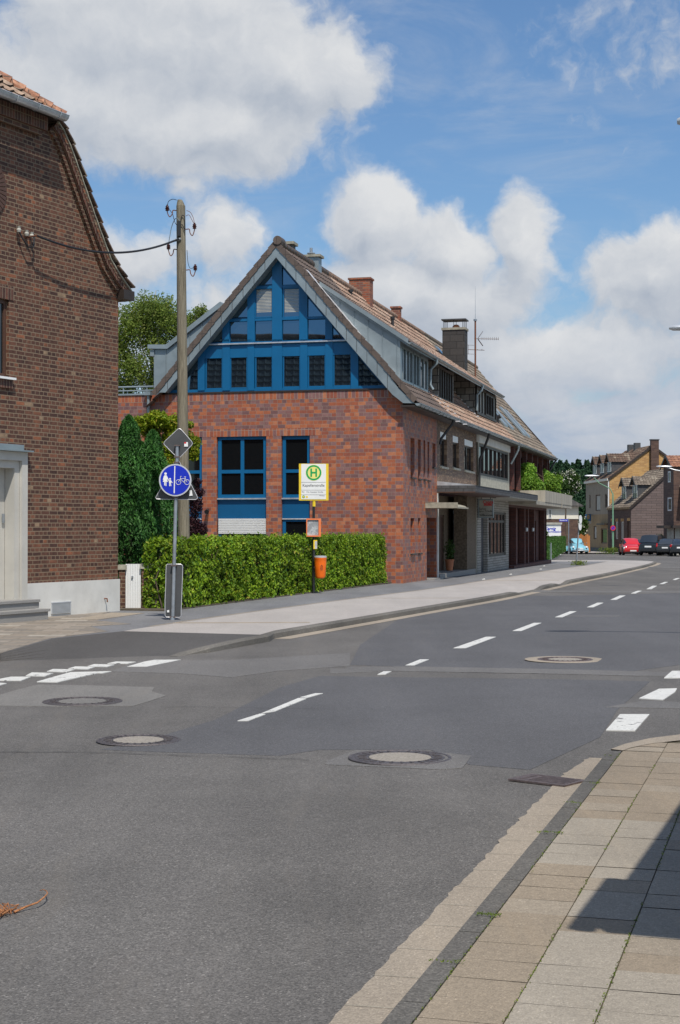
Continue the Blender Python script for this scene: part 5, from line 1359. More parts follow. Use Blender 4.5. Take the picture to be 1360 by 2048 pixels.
mb = MB(); mb.prism([(EX, SD + .4, EZ - .02), (EX, SD + .4, EZ - .2), (RX, SD + .4, RZ - .2), (RX, SD + .4, RZ)], (0, .03, 0)); mb.build('verge_board', 'dark_frame', H, off)
downpipe(H, off, [(EX + .05, SD + .2, EZ - .1), (EX - .1, SD + .1, EZ - .3), (.1, SD - .1, EZ - .9), (.1, SD - .1, EZ - 1.2)], .05, 'black_metal')

# ================================================================== TELEGRAPH POLE and cable
YP = 32.3
pb = gp(369, 1057 + 1.65 * 3100 / YP); top = atd(361.5, 400, YP); PB = Vector((pb.x, YP, 0))
e = empty('telegraph_pole', PB, 'weathered wooden telegraph pole with rusty insulator hooks behind the hedge', 'utility pole')
T = top - PB; hh = T.z
mb = MB(); mb.tube([T * t - Vector((0, 0, .2)) * (t == 0) for t in (0, .15, .3, .45, .6, .75, .88, .985)], [.126, .123, .118, .112, .106, .101, .096, .093], 18, 0, False)
rows = [[Vector((T.x + .093 * math.cos(2 * PI * k / 18), T.y + .093 * math.sin(2 * PI * k / 18), hh * .985 + (.07 if math.cos(2 * PI * k / 18) < .1 else .0) - .02)) for k in range(18)]]
mb.grid([[(T.x * .985 + .093 * math.cos(2 * PI * k / 18), T.y * .985 + .093 * math.sin(2 * PI * k / 18), hh * .985) for k in range(18)], [(T.x * .985 - .02 + .05 * math.cos(2 * PI * k / 18), T.y + .06 * math.sin(2 * PI * k / 18), hh) for k in range(18)]], 0, False, True)
mb.face([(T.x * .985 - .02 + .05 * math.cos(2 * PI * k / 18), T.y + .06 * math.sin(2 * PI * k / 18), hh) for k in range(18)]); mb.build('pole', 'pole_wood', e)
def pl(px, py, d=0.): p = atd(px, py, YP + d); return p - PB
def wire(name, mat, pts, r, parent=e):
    P_ = [Vector(p) for p in pts]; Q = []
    for i in range(len(P_) - 1):
        p0, p1, p2, p3 = P_[max(i - 1, 0)], P_[i], P_[i + 1], P_[min(i + 2, len(P_) - 1)]
        for k in range(6): t = k / 6; Q.append(.5 * ((2 * p1) + (p2 - p0) * t + (2 * p0 - 5 * p1 + 4 * p2 - p3) * t * t + (3 * p1 - p0 - 3 * p2 + p3) * t ** 3))
    Q.append(P_[-1]); mb = MB(); mb.tube(Q, r, 6); return mb.build(name, mat, parent)
for (ax_, ay_, bx_, by_, sd_) in ((352, 421, 334.5, 416, -1), (373, 458.5, 389, 452, 1), (353.5, 499, 337, 493, -1), (374, 540, 390.5, 535, 1)):
    a, b = pl(ax_, ay_), pl(bx_, by_); m1 = Vector((a.x + (b.x - a.x) * .35, a.y, a.z)); m2 = Vector((a.x + (b.x - a.x) * .45, a.y, a.z - .08)); m3 = Vector((a.x + (b.x - a.x) * .75, a.y, a.z - .13)); m4 = Vector((b.x, b.y, b.z - .08))
    h_ = wire('hook', 'rust', [a - Vector((.05 * sd_, 0, 0)), a, m1, m2, m3, m4, b], .011)
    mb = MB(); mb.lathe([(0, -.06), (.03, -.06), (.045, -.045), (.03, -.03), (.05, -.01), (.03, .005), (.042, .025), (.02, .045), (.022, .065), (0, .07)], b, 12); mb.build('insulator', 'ceramic', h_)
wire('wire', 'black_metal', [pl(334.5, 414), pl(337, 403), pl(345, 398.5), pl(353, 400, -.1)], .007)
wire('wire', 'black_metal', [pl(338, 418), pl(345, 428), pl(350, 445), pl(356, 452, -.12)], .007)
wire('wire', 'zinc', [pl(337, 489), pl(343, 455), pl(351, 437, -.12), pl(358, 440, -.13), pl(360, 452, -.13)], .008)
wire('wire', 'rust', [pl(373, 421), pl(381, 425), pl(387, 437), pl(389, 450)], .006); wire('wire', 'rust', [pl(372, 432), pl(378, 430), pl(384, 440), pl(389, 450)], .006)
wire('wire', 'black_metal', [pl(374, 500), pl(376, 525), pl(381, 537), pl(390, 533)], .006)
wire('wire', 'black_metal', [pl(361, 445, -.12), pl(364, 431, -.12), pl(369, 435, -.1), pl(370, 462, -.1)], .008); wire('wire', 'black_metal', [pl(360, 455, -.12), pl(364, 449, -.12), pl(370, 462, -.1)], .008)
mb = MB(); c = pl(358.5, 458, -.11); mb.box(c.x - .035, c.x + .035, c.y - .05, c.y, c.z - .15, c.z + .16); mb.build('cable_box', 'black_metal', e)
mb = MB(); c = pl(356, 479, -.11); mb.tube([c + Vector((-.08, 0, -.02)), c, c + Vector((.06, 0, .02))], .03, 8); mb.build('cable_clamp', 'galv', e)
wp0 = FLH.M @ Vector((.25, i3[0], i3[1])); wp1 = atd(357, 478, YP - .13)
cab = []
for k in range(29):
    t = k / 28; p = wp0.lerp(wp1, t); p.z -= .30 * 4 * t * (1 - t) * (1 + .0 * t); cab.append(p)
mb = MB(); mb.tube([p - wp0 for p in cab], .021, 8); o = mb.build('overhead_cable', 'black_metal', loc=wp0)
tag(o, 'thick black overhead cable slung from the dark house to the wooden pole', 'cable')

# ================================================================== SHARED-PATH SIGN POST
b0 = gp(345, 1240); t0 = atd(354.5, 890, b0.y)
e = empty('sign_post', (b0.x, b0.y, 0), 'grey leaning sign post with a round blue pedestrian and cycle sign', 'sign post')
T = t0 - b0
mb = MB(); mb.tube([(0, 0, -.1), T], .032, 12); mb.tube([(0, 0, 0), (0, 0, .06)], .045, 12); mb.build('post', 'galv', e)
def pt(py): t = (1240 - py) / 350; return T * t
def atS(px_, py_, d=0.): p = atd(px_, py_, b0.y); return Vector((p.x - b0.x, d, p.z - b0.z))
def mark(pts, r, d=-.118, mat='sign_white', name='symbol', par=None): mb = MB(); mb.tube([atS(*p, d) for p in pts], r, 6); return mb
c = atS(351.3, 960.5); R_ = .292
mb = MB(); mb.lathe([(0, 0), (R_, 0), (R_, .012), (0, .012)], n=40); mb.xf(Matrix.Translation((c.x, -.06, c.z)) @ Matrix.Rotation(PI / 2, 4, 'X')); disc = mb.build('round_sign', 'sign_rim', e)
mb = MB(); mb.lathe([(0, .0125), (R_ * .915, .0125), (R_ * .915, .014), (0, .014)], n=40); mb.xf(Matrix.Translation((c.x, -.06, c.z)) @ Matrix.Rotation(PI / 2, 4, 'X')); mb.build('sign_face', 'sign_blue', disc)
D_ = -.077
def plate(mb, poly, th=.002): mb.prism([atS(*p, D_) for p in poly], (0, -th, 0))
def circ(cx_, cy_, r, n=20): return [(cx_ + r * math.cos(2 * PI * k / n), cy_ + r * math.sin(2 * PI * k / n)) for k in range(n)]
zc = lambda L: [(280 + a / 4.877, 840 + b / 4.877) for a, b in L]
mb = MB(); plate(mb, zc([(340, 450), (349, 450), (343, 715), (333, 715)])); mb.build('divider', 'sign_white', disc)
mb = MB(); plate(mb, [(280 + a / 4.877, 840 + b / 4.877) for a, b in circ(254, 525, 12)])
plate(mb, zc([(244, 540), (264, 540), (272, 556), (288, 590), (282, 594), (266, 572), (276, 605), (228, 605), (240, 572), (234, 590), (228, 586), (236, 552)]))
plate(mb, zc([(241, 606), (250, 606), (249, 640), (241, 640)])); plate(mb, zc([(253, 606), (262, 606), (263, 645), (254, 645)]))
plate(mb, [(280 + a / 4.877, 840 + b / 4.877) for a, b in circ(298, 576, 9)])
plate(mb, zc([(290, 588), (306, 588), (322, 612), (316, 616), (306, 604), (308, 622), (288, 622), (288, 602), (280, 594), (284, 588)])); plate(mb, zc([(290, 623), (297, 623), (297, 646), (289, 646)])); plate(mb, zc([(300, 623), (307, 623), (310, 646), (302, 646)]))
mb.build('pedestrian_symbol', 'sign_white', disc)
mb = MB()
for cx_ in (379, 463):
    mb.tube([atS(280 + (cx_ + 24 * math.cos(a)) / 4.877, 840 + (608 + 24 * math.sin(a)) / 4.877, D_ - .002) for a in np.linspace(0, 2 * PI, 25)], .0042, 6)
for ln in ([(379, 608), (400, 575), (398, 552), (412, 550)], [(400, 575), (446, 572), (463, 608), (430, 608), (400, 578)], [(430, 608), (446, 572), (443, 560), (452, 557), (434, 557)]): mb.tube([atS(*zc([q])[0], D_ - .002) for q in ln], .0042, 5)
mb.build('bicycle_symbol', 'sign_white', disc)
# triangle plate behind, back side towards us
def back_plate(name, pts, d, rim_w=.02, r_=.0):
    P_ = [atS(*p, d) for p in pts]; mb = MB(); mb.prism(P_, (0, .006, 0)); o = mb.build(name, 'sign_grey', e)
    mb = MB(); Q = P_ + [P_[0], P_[1]]; mb.tube(Q, .0065, 6, cap=False); mb.build('rim', 'sign_rim', o); return o
tri = back_plate('triangle_sign', [(313, 991), (310.5, 995), (313, 998), (350, 998.5), (391, 999), (395, 996), (393, 991), (357, 921), (354, 918.5), (351, 921)], .045)
mb = MB(); plate_ = [atS(*p, .035) for p in ((378, 981), (383, 980), (385, 991), (378, 992))]; mb.prism(plate_, (0, -.002, 0)); mb.build('sticker', 'sign_white', tri)
dia = back_plate('diamond_sign', [(355, 858), (358.5, 857), (362, 859), (383, 883), (384.5, 886.5), (383, 890), (360, 914), (357, 916), (353, 914), (329, 890), (327, 886.5), (328.5, 883)], .045)
mb = MB(); mb.prism([atS(*p, .035) for p in ((368, 884), (375.5, 884), (375.5, 893), (368, 893))], (0, -.002, 0)); mb.build('sticker', 'sign_white', dia); mb = MB(); mb.prism([atS(*p, .033) for p in ((368, 884), (372, 884), (372, 887), (368, 887))], (0, -.002, 0)); mb.build('sticker_mark', 'sign_red', dia)
low = back_plate('long_sign', [(332, 1131), (334, 1128.5), (361, 1128.5), (364.5, 1131), (365, 1134), (361.5, 1232), (359, 1235), (332, 1234.5), (329.5, 1231), (329.5, 1200), (331, 1170), (331.2, 1150)], .045)
for py_ in (891, 914, 925, 995, 1131, 1234): q = pt(py_); MB().box(q.x - .05, q.x + .05, -.04, .045, q.z - .012, q.z + .012).build('clamp', 'iron_brown', e)
mb = MB(); mb.prism([atS(*p, .035) for p in ((333.5, 1221), (338, 1220), (338, 1225), (334, 1225))], (0, -.002, 0)); mb.build('sticker', 'sign_white', low)

# ================================================================== BUS STOP
b0 = gp(627, 1186.5); BY_ = b0.y
def atB(px_, py_, d=0.): p = atd(px_, py_, BY_); return Vector((p.x - b0.x, d, p.z - b0.z))
e = empty('bus_stop_sign', b0, 'yellow-framed bus stop sign with green H on a thin post before the hedge', 'bus stop sign')
mb = MB(); mb.tube([(0, 0, -.1), atB(627.5, 1012)], .035, 12); mb.build('post', 'black_metal', e); mb = MB(); mb.tube([atB(627.8, 1013), atB(628, 1001)], .042, 12); mb.build('collar', 'sign_yellow', e)
a, b = atB(598, 927.5), atB(657, 1001)
mb = MB(); mb.box(a.x, b.x, -.05, .05, b.z, a.z); fr_ = mb.build('sign_frame', 'sign_yellow', e, bevel=.01)
a2, b2 = atB(602.5, 927.3), atB(652, 998.5)
mb = MB(); mb.box(a2.x, b2.x, -.056, -.0505, b2.z, a2.z - .01); f = mb.build('sign_face', 'sign_white', fr_)
kk = 17.0
def bp(x, y): return atB(590 + x / kk, 920 + y / kk, -.057)
c = bp(637, 435); ro = (bp(900, 435) - c).length
def disc_(r, y0, y1, mat, nm, r0=0.):
    mb = MB(); mb.lathe([(r0, y0), (r, y0), (r, y1), (r0, y1)] if r0 else [(0, y0), (r, y0), (r, y1), (0, y1)], n=36); mb.xf(Matrix.Translation(c) @ Matrix.Rotation(PI / 2, 4, 'X')); return mb.build(nm, mat, f)
disc_(ro * 1.03, 0, .001, 'sign_pale_yellow', 'disc'); disc_(ro * .99, .0011, .002, 'sign_green', 'ring', ro * .77)
mb = MB()
for (x0, y0, x1, y1) in ((524, 290, 582, 574), (694, 290, 750, 574), (582, 405, 694, 460)):
    p, q = bp(x0, y0), bp(x1, y1); mb.box(p.x, q.x, -.061, -.0585, q.z, p.z)
mb.build('letter_h', 'sign_green', f)
mb = MB()
for y in (755, 1020, 1178): p, q = bp(215, y), bp(1048, y + 10); mb.box(p.x, q.x, -.0585, -.057, q.z, p.z)
mb.build('rules', 'ink_grey', f)
def fit(s, x0, x1, y, mat, bold=0.):
    p, q = bp(x0, y), bp(x1, y); t_ = text(s, .1, mat, f, ((p.x + q.x) / 2, -.058, p.z), bold=bold); w_ = t_.dimensions.x
    bpy.context.view_layer.update(); w_ = max(v.co.x for v in t_.data.vertices) - min(v.co.x for v in t_.data.vertices); k_ = (q.x - p.x) / w_; t_.scale = (k_, k_, 1)
fit('Kapellenstraße', 262, 1002, 868, 'ink', .0); fit('912', 232, 318, 1092, 'ink', .001); fit('Mö. Kasteler Straße', 395, 955, 1092, 'ink_grey', .0); fit('Richtung', 835, 1000, 1212, 'ink_grey')
mb = MB(); p = bp(292, 1252); mb.lathe([(.024, 0), (.036, 0), (.036, .001), (.024, .001)], n=20); mb.xf(Matrix.Translation(p) @ Matrix.Rotation(PI / 2, 4, 'X')); mb.build('logo_ring', 'sign_green', f)
mb = MB(); mb.lathe([(0, 0), (.022, 0), (.022, .0015), (0, .0015)], n=16); mb.xf(Matrix.Translation(p) @ Matrix.Rotation(PI / 2, 4, 'X')); q = bp(372, 1228); r = bp(440, 1285); mb.box(q.x, r.x, -.059, -.057, r.z, q.z); mb.build('logo', 'sign_yellow', f)
a, b = atB(612.8, 1037), atB(642, 1073.3)
e2 = empty('timetable_case', b0 + Vector(((a.x + b.x) / 2, -.04, b.z)), 'small orange framed timetable case on the bus stop post', 'timetable'); hw_, hh_ = (b.x - a.x) / 2, a.z - b.z
mb = MB(); mb.box(-hw_, hw_, -.06, .0, 0, .03); mb.box(-hw_, hw_, -.06, 0, hh_ - .035, hh_); mb.box(-hw_, -hw_ + .025, -.06, 0, .03, hh_ - .035); mb.box(hw_ - .06, hw_, -.06, 0, .03, hh_ - .035); mb.build('frame', 'orange_frame', e2)
m, nt, b_ = newmat('map_print'); tc = nt.nodes.new('ShaderNodeTexCoord'); v_ = nt.nodes.new('ShaderNodeTexVoronoi'); v_.feature = 'DISTANCE_TO_EDGE'; v_.inputs['Scale'].default_value = 16; L(nt, tc.outputs['Object'], v_.inputs['Vector'])
n_ = NOISE(nt, tc.outputs['Object'], 7, 4, .6); c_ = MIX(nt, SM(nt, n_, .45, .55), (.50, .52, .52), (.30, .31, .32)); c_ = MIX(nt, SM(nt, v_.outputs['Distance'], .0, .07), (.26, .28, .30), c_); L(nt, c_, b_.inputs['Base Color']); b_.inputs['Roughness'].default_value = .3
MB().box(-hw_ + .026, hw_ - .061, -.03, -.01, .031, hh_ - .036).build('map', 'map_print', e2)
a, b = atB(627, 1080), atB(634.5, 1098); mb = MB(); mb.box(a.x, b.x, -.06, -.036, b.z, a.z); o = mb.build('info_plate', 'sign_yellow', e); MB().box(a.x + .035, b.x - .002, -.063, -.0605, b.z + .01, a.z - .03).build('plate_face', 'lead', o)
# bin
a, b = atB(628, 1112), atB(653.5, 1157); cx_ = (a.x + b.x) / 2; rr = (b.x - a.x) / 2; hh_ = a.z - b.z
e = empty('litter_bin', b0 + Vector((cx_, -.12, b.z)), 'orange plastic litter bin with silver lid hanging on the bus stop post', 'litter bin')
mb = MB(); mb.lathe([(0, -.0), (rr * .45, .005), (rr * .72, .03), (rr * .82, .08), (rr * .93, hh_ * .7), (rr * .97, hh_ * .88), (rr, hh_ * .90), (rr, hh_ * .93), (rr * .9, hh_ * .93)], n=28); mb.build('body', 'orange', e)
mb = MB(); mb.lathe([(rr * .99, hh_ * .931), (rr * 1.0, hh_ * .99), (rr * .85, hh_ * 1.01), (rr * .4, hh_ * 1.02), (0, hh_ * 1.02)], n=28); mb.build('lid', 'lamp_metal', e)
mb = MB(); mb.box(-rr, -rr * .8, .02, .12, hh_ * .45, hh_ * .55); mb.box(-rr, -rr * .8, .02, .12, hh_ * .8, hh_ * .88); mb.build('bracket', 'iron_brown', e)
mb = MB()
mb.tube([(rr * .94 * math.sin(.25 + .20 * math.cos(a)), -rr * .955 * math.cos(.25 + .20 * math.cos(a)), hh_ * .5 + .06 * math.sin(a)) for a in np.linspace(0, 2 * PI, 20)], .003, 5)
mb.tube([(rr * .925 * math.sin(s_), -rr * .95 * math.cos(s_), hh_ * z_) for s_, z_ in ((.15, .42), (.27, .6), (.33, .42))], .004, 5); mb.build('emblem', 'ink', e)

# ================================================================== VEGETATION
def cat_leaves(name, mat, parent, parts, loc=None):
    Vs, Fs, k = [], [], 0
    for V, Fq in parts: Vs.append(V); Fs.append(Fq + k); k += len(V)
    return npmesh(name, np.concatenate(Vs), np.concatenate(Fs), mat, parent, loc)
# hornbeam hedge along the pavement
a = gp(352, 1220); b = gp(772, 1168); dv = (b - a); Ln = dv.length; deg = math.degrees(math.atan2(dv.x, dv.y))
e = empty('hedge', a, 'long clipped light green hornbeam hedge between the sign post and the brick house', 'hedge', deg)
def hedge_pts(n, x0, x1, y0, y1, z1_, bulge=.06):
    out_ = []; nr = []
    faces = [('x1', (y1 - y0) * z1_), ('x0', (y1 - y0) * z1_ * .25), ('z', (y1 - y0) * (x1 - x0) * 1.3), ('y0', (x1 - x0) * z1_ * 1.3), ('y1', (x1 - x0) * z1_)]
    tot = sum(f[1] for f in faces)
    for f, A in faces:
        m_ = int(n * A / tot); d = rng.exponential(.06, m_) - .05
        d = np.clip(d, -.10, .4); u = rng.random(m_); v = rng.random(m_)
        if f == 'x1': p = np.stack([x1 - d, y0 + u * (y1 - y0), v * z1_], 1); nn = (1, 0, .2)
        if f == 'x0': p = np.stack([x0 + d, y0 + u * (y1 - y0), v * z1_], 1); nn = (-1, 0, .2)
        if f == 'z': p = np.stack([x0 + u * (x1 - x0), y0 + v * (y1 - y0), z1_ - d * 1.0], 1); nn = (0, 0, 1)
        if f == 'y0': p = np.stack([x0 + u * (x1 - x0), y0 + d, v * z1_], 1); nn = (0, -1, .2)
        if f == 'y1': p = np.stack([x0 + u * (x1 - x0), y1 - d, v * z1_], 1); nn = (0, 1, .2)
        q = p.copy()
        w = np.array([mnoise.noise(Vector(v) * 2.2) * 1.3 + mnoise.noise(Vector(v) * 6.5) * 1.1 for v in q])
        p += np.array(nn) / np.linalg.norm(nn) * (w * bulge)[:, None]
        out_.append(p); nr.append(np.tile(np.array(nn, float) / np.linalg.norm(nn), (m_, 1)))
    return np.concatenate(out_), np.concatenate(nr)
hd = .70
from mathutils import noise as mnoise
P_, Nr = hedge_pts(62000, -hd, -.03, 0, Ln, 1.36)
k = np.array([mnoise.noise(Vector(v) * 4.1 + Vector((9, 3, 1))) for v in P_]) + rng.normal(0, .12, len(P_)) < .30
V, Fq = leaves(P_[k], .074, up=.3, asp=.62, nrm=Nr[k] * .9)
# twigs sticking out of the top
P2 = np.stack([rng.uniform(-hd, 0, 3600), rng.uniform(0, Ln, 3600), 1.38 + np.abs(rng.normal(0, .06, 3600))], 1); V2, F2 = leaves(P2, .065, up=-.4)
cat_leaves('foliage', 'leaf_hedge', e, [(V, Fq), (V2, F2)])
mb = MB()
for i in range(int(Ln / .22)):
    y = i * .22 + rng.uniform(0, .1)
    for k in range(2):
        x = rng.uniform(-.6, -.12); mb.tube([(x, y, 0), (x + rng.normal(0, .06), y + rng.normal(0, .05), .6), (x + rng.normal(0, .15), y + rng.normal(0, .15), 1.2)], [.018, .012, .005], 5)
mb.build('stems', 'bark', e)
# lower inner mass so that the wall never shows through
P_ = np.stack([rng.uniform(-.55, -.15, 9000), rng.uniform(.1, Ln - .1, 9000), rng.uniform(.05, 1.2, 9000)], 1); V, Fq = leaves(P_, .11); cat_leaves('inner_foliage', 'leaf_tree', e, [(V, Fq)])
# soil strip behind / under
mb = MB(); mb.box(-6.5, .04, -.5, Ln + 1.2, -.2, .03); struct(mb.build('planting_bed', 'soil', loc=a, deg=deg))

def limb_tree(e, mat, h, r0, blobs, tips=3, base=(0, 0, 0)):
    """trunk to the top and limbs reaching into each foliage clump"""
    base = Vector(base); mb = MB(); top_ = Vector((rng.normal(0, .1), rng.normal(0, .1), h)) + base
    tr = [base.lerp(top_, t) + Vector((rng.normal(0, .03 * h * .3), rng.normal(0, .03 * h * .3), 0)) * (0 < t < 1) for t in (0, .2, .4, .6, .8, 1)]
    mb.tube(tr, [r0, r0 * .85, r0 * .68, r0 * .5, r0 * .3, r0 * .1], 9)
    for (c, r) in blobs:
        c = Vector(c); t = min(max((c.z - base.z) / h - .25, .15), .85); i = min(int(t * 5), 4); s = tr[i].lerp(tr[i + 1], t * 5 - i)
        mid = s.lerp(c, .5) + Vector((0, 0, .05 * h * rng.uniform(-.2, 1)))
        mb.tube([s, mid, c], [r0 * .35, r0 * .2, r0 * .06], 6)
        for _ in range(tips):
            d = Vector(rng.normal(size=3)).normalized(); mb.tube([mid.lerp(c, .6), c + Vector((d.x * r[0], d.y * r[1], d.z * r[2])) * .8], [r0 * .09, r0 * .02], 5)
    return mb.build('trunk', mat, e)
def tree(name, loc, h, r0, blobs, leafmat, n, size, bark, label, cat='tree', group=None, shell=.45, up=.3, droop=None, asp=.55):
    e = empty(name, loc, label, cat, group=group)
    limb_tree(e, bark, h, r0, blobs)
    tot = sum(r[0] * r[1] + r[0] * r[2] for c, r in blobs); parts = []
    for c, r in blobs:
        P_, d = ell_pts(int(n * (r[0] * r[1] + r[0] * r[2]) / tot), c, r, shell); P_ += rng.normal(0, .06 * r[0], P_.shape)
        if droop: P_[:, 2] -= rng.random(len(P_)) ** 2 * droop
        parts.append(leaves(P_, size, up=up, asp=asp, nrm=d * .4))
    cat_leaves('crown', leafmat, e, parts)
    return e
# birch behind the blue gable house
YT = 70.; B0 = atd(318, 1100, YT); B0.z = 0
bl = []
def bt(px_, py_, rx, rz_, dy=0): p = atd(px_, py_, YT); s = YT / F; bl.append(((p.x - B0.x, dy, p.z), (rx * s, rx * s * 1.0, rz_ * s)))
for q in ((290, 610, 34, 34), (262, 640, 36, 40), (325, 615, 36, 28), (350, 640, 34, 34), (240, 690, 36, 40), (300, 660, 40, 36), (392, 640, 30, 26), (375, 665, 34, 34), (270, 730, 40, 30), (330, 700, 36, 30), (250, 770, 30, 24), (310, 760, 34, 26), (200, 660, 50, 50), (200, 740, 50, 50), (345, 750, 30, 30), (405, 622, 16, 14)): bt(*q, dy=rng.uniform(-.6, .6))
tree('birch_tree', B0, 12.4, .17, bl, 'leaf_birch', 42000, .115, 'birch_bark', 'tall loose birch tree with drooping twigs behind the blue gable', shell=.25, droop=.8)
# thujas and golden shrub between the houses
def thuja(px_, pyt, wpx, Y_, label, mat='leaf_thuja', n=17000, size=.10, grp=None, z0=0):
    t_ = atd(px_, pyt, Y_); h = t_.z; w_ = wpx / 2 / F * Y_; e = empty('conifer', (t_.x, Y_, z0), label, 'conifer', group=grp)
    mb = MB(); mb.tube([(0, 0, 0), (0, 0, h * .9)], [.09, .02], 8); mb.build('trunk', 'bark', e)
    z = rng.random(n) ** .85 * h; rad = w_ * (1 - (z / h) ** 2.8) ** .65 * (1 + .10 * np.sin(z * 5)); th_ = rng.uniform(0, 2 * PI, n)
    lob = np.array([1 + .55 * mnoise.noise(Vector((math.cos(a) * 1.6 + px_, math.sin(a) * 1.6, b * 1.1))) + .35 * mnoise.noise(Vector((math.cos(a) * 4 + px_, math.sin(a) * 4, b * 2.6))) for a, b in zip(th_, z)])
    rr_ = rad * lob * (1 - np.clip(rng.exponential(.12, n), 0, .7)); P_ = np.stack([rr_ * np.cos(th_), rr_ * np.sin(th_), z], 1)
    nn = np.stack([np.cos(th_), np.sin(th_), np.full(n, .3)], 1); V, Fq = leaves(P_, size, up=-1.8, asp=.35, nrm=nn * .8); cat_leaves('foliage', mat, e, [(V, Fq)])
thuja(258, 832, 96, 35.2, 'dark green columnar conifer hard against the corner of the dark brick house')
thuja(306, 862, 96, 36.0, 'dark green columnar conifer between the corner conifer and the wooden pole', n=17000)
thuja(284, 885, 70, 37.6, 'dark conifer filling the gap behind the two columnar conifers', n=9000)
thuja(222, 842, 80, 37.0, 'dark conifer mostly hidden by the corner of the dark brick house', n=6000)
p = atd(340, 1000, 38.6); bl = []
for q in ((345, 850, 30, 22), (315, 840, 26, 18), (300, 862, 22, 20), (365, 875, 22, 20), (385, 885, 16, 14), (340, 890, 34, 26), (325, 930, 34, 36), (350, 960, 26, 46), (388, 905, 12, 18), (280, 850, 20, 18), (375, 850, 14, 8), (338, 1000, 22, 50), (352, 1050, 16, 34), (362, 910, 16, 20)):
    c_ = atd(q[0], q[1], 38.6); s = 38.6 / F; bl.append(((c_.x - p.x, rng.uniform(-.3, .3), c_.z), (q[2] * s, q[2] * s * .9, q[3] * s)))
tree('golden_shrub', (p.x, 38.6, 0), 3.6, .06, bl, 'leaf_gold', 17000, .09, 'bark', 'yellow-green leafy shrub rising behind the conifers against the red brick', 'shrub', shell=.35)
p = atd(388, 1080, 39.4); bl = []
for q in ((390, 1010, 16, 26), (385, 1055, 20, 30), (398, 985, 12, 10), (395, 965, 10, 8), (404, 1060, 12, 14)):
    c_ = atd(q[0], q[1], 39.4); s = 39.4 / F; bl.append(((c_.x - p.x, 0, c_.z), (q[2] * s, q[2] * s, q[3] * s)))
tree('purple_shrub', (p.x, 39.4, 0), 2.2, .03, bl, 'leaf_purple', 2600, .07, 'bark', 'small dark purple-leaved shrub behind the hedge beside the wooden pole', 'shrub')
# shrubs on the roof terrace
def terrace_shrub(name, qs, mat, n, size, label, x_=.7, s_=None, zb_=3.0, blossoms=0):
    s0_ = SY(qs[0][0], qs[0][1], x_)[0] if s_ is None else s_; p = FRW.M @ Vector((x_, s0_, zb_)); bl = []
    for q in qs:
        c_ = atd(q[0], q[1], p.y + (q[4] if len(q) > 4 else 0)); s = p.y / F; bl.append(((c_.x - p.x, c_.y - p.y, c_.z - p.z), (q[2] * s, q[2] * s, q[3] * s)))
    h_ = max(c[2] for c, r in bl); e = tree(name, p, h_, .05, bl, mat, n, size, 'bark', label, 'shrub')
    if blossoms:
        parts = []
        for c, r in bl:
            P_, d = ell_pts(blossoms, c, r, .92); 
            for _ in range(1): parts.append(leaves(np.repeat(P_[d[:, 1] < .4], 5, 0) + rng.normal(0, .06, (5 * (d[:, 1] < .4).sum(), 3)), .10, nrm=None))
        cat_leaves('blossom', 'blossom', e, parts)
    return e
terrace_shrub('terrace_shrub', [(1052, 965, 26, 26), (1035, 975, 18, 22), (1030, 945, 12, 10), (1070, 980, 22, 24), (1055, 940, 18, 14), (1078, 992, 16, 14), (1036, 992, 16, 12), (1062, 1000, 12, 10), (1024, 965, 10, 20)], 'leaf_shrub', 17000, .12, 'bushy light green shrub overhanging the near half of the concrete terrace', x_=1.15, s_=27.)
terrace_shrub('terrace_shrub', [(1098, 965, 18, 18), (1085, 950, 14, 12), (1108, 975, 14, 14), (1112, 988, 10, 12), (1095, 985, 14, 8), (1117, 960, 8, 10)], 'leaf_shrub', 9000, .14, 'looser light green shrub at the far end of the concrete terrace', x_=.9, s_=34.5)

# ================================================================== FAR BLOCK
def ghouse(name, pxc, Yc, deg, label, zb_=-1.6): 
    o = atd(pxc, 1057, Yc); fr = Frame((o.x, Yc, 0), deg); return fr, empty(name, fr.o, label, 'house', deg)
# local frame: x to the right along the gable (towards camera side is -y), facade on plane x=0 running +y
def far_gable(H, fr, Wd, Ln_, ze, zr, wallm, frontm, roofm, zb_=-1.6, ov=.15):
    mb = MB(); mb.face([(0, 0, zb_), (Wd, 0, zb_), (Wd, 0, ze), (Wd / 2, 0, zr), (0, 0, ze)]); mb.face([(Wd, 0, zb_), (Wd, Ln_, zb_), (Wd, Ln_, ze), (Wd, 0, ze)]); mb.face([(Wd, Ln_, zb_), (0, Ln_, zb_), (0, Ln_, ze), (Wd / 2, Ln_, zr), (Wd, Ln_, ze)])
    mb.build('wall', wallm, H); 
    V = Vector((Wd / 2, 0, zr - ze)); k = ov / (Wd / 2); O = (-ov, -.12, ze - (zr - ze) * k)
    tile_sheet('roof', roofm, H, O, (0, 1, 0), V, Ln_ + .2, V.length * (1 + k), wave=.022, step=.04)
    O = (Wd + ov, -.12, ze - (zr - ze) * k); tile_sheet('roof', roofm, H, O, (0, 1, 0), (-V.x, 0, V.z), Ln_ + .2, V.length * (1 + k))
    mb = MB()
    for sg, x0 in ((1, 0), (-1, Wd)):
        a = (x0 - sg * ov, ze - (zr - ze) * k); b = (Wd / 2, zr); mb.prism([(a[0], -.16, a[1] + .05), (b[0], -.16, b[1] + .05), (b[0], -.16, b[1] - .25), (a[0], -.16, a[1] - .22)], (0, .16, 0))
    mb.build('verge_board', 'dark_frame', H)
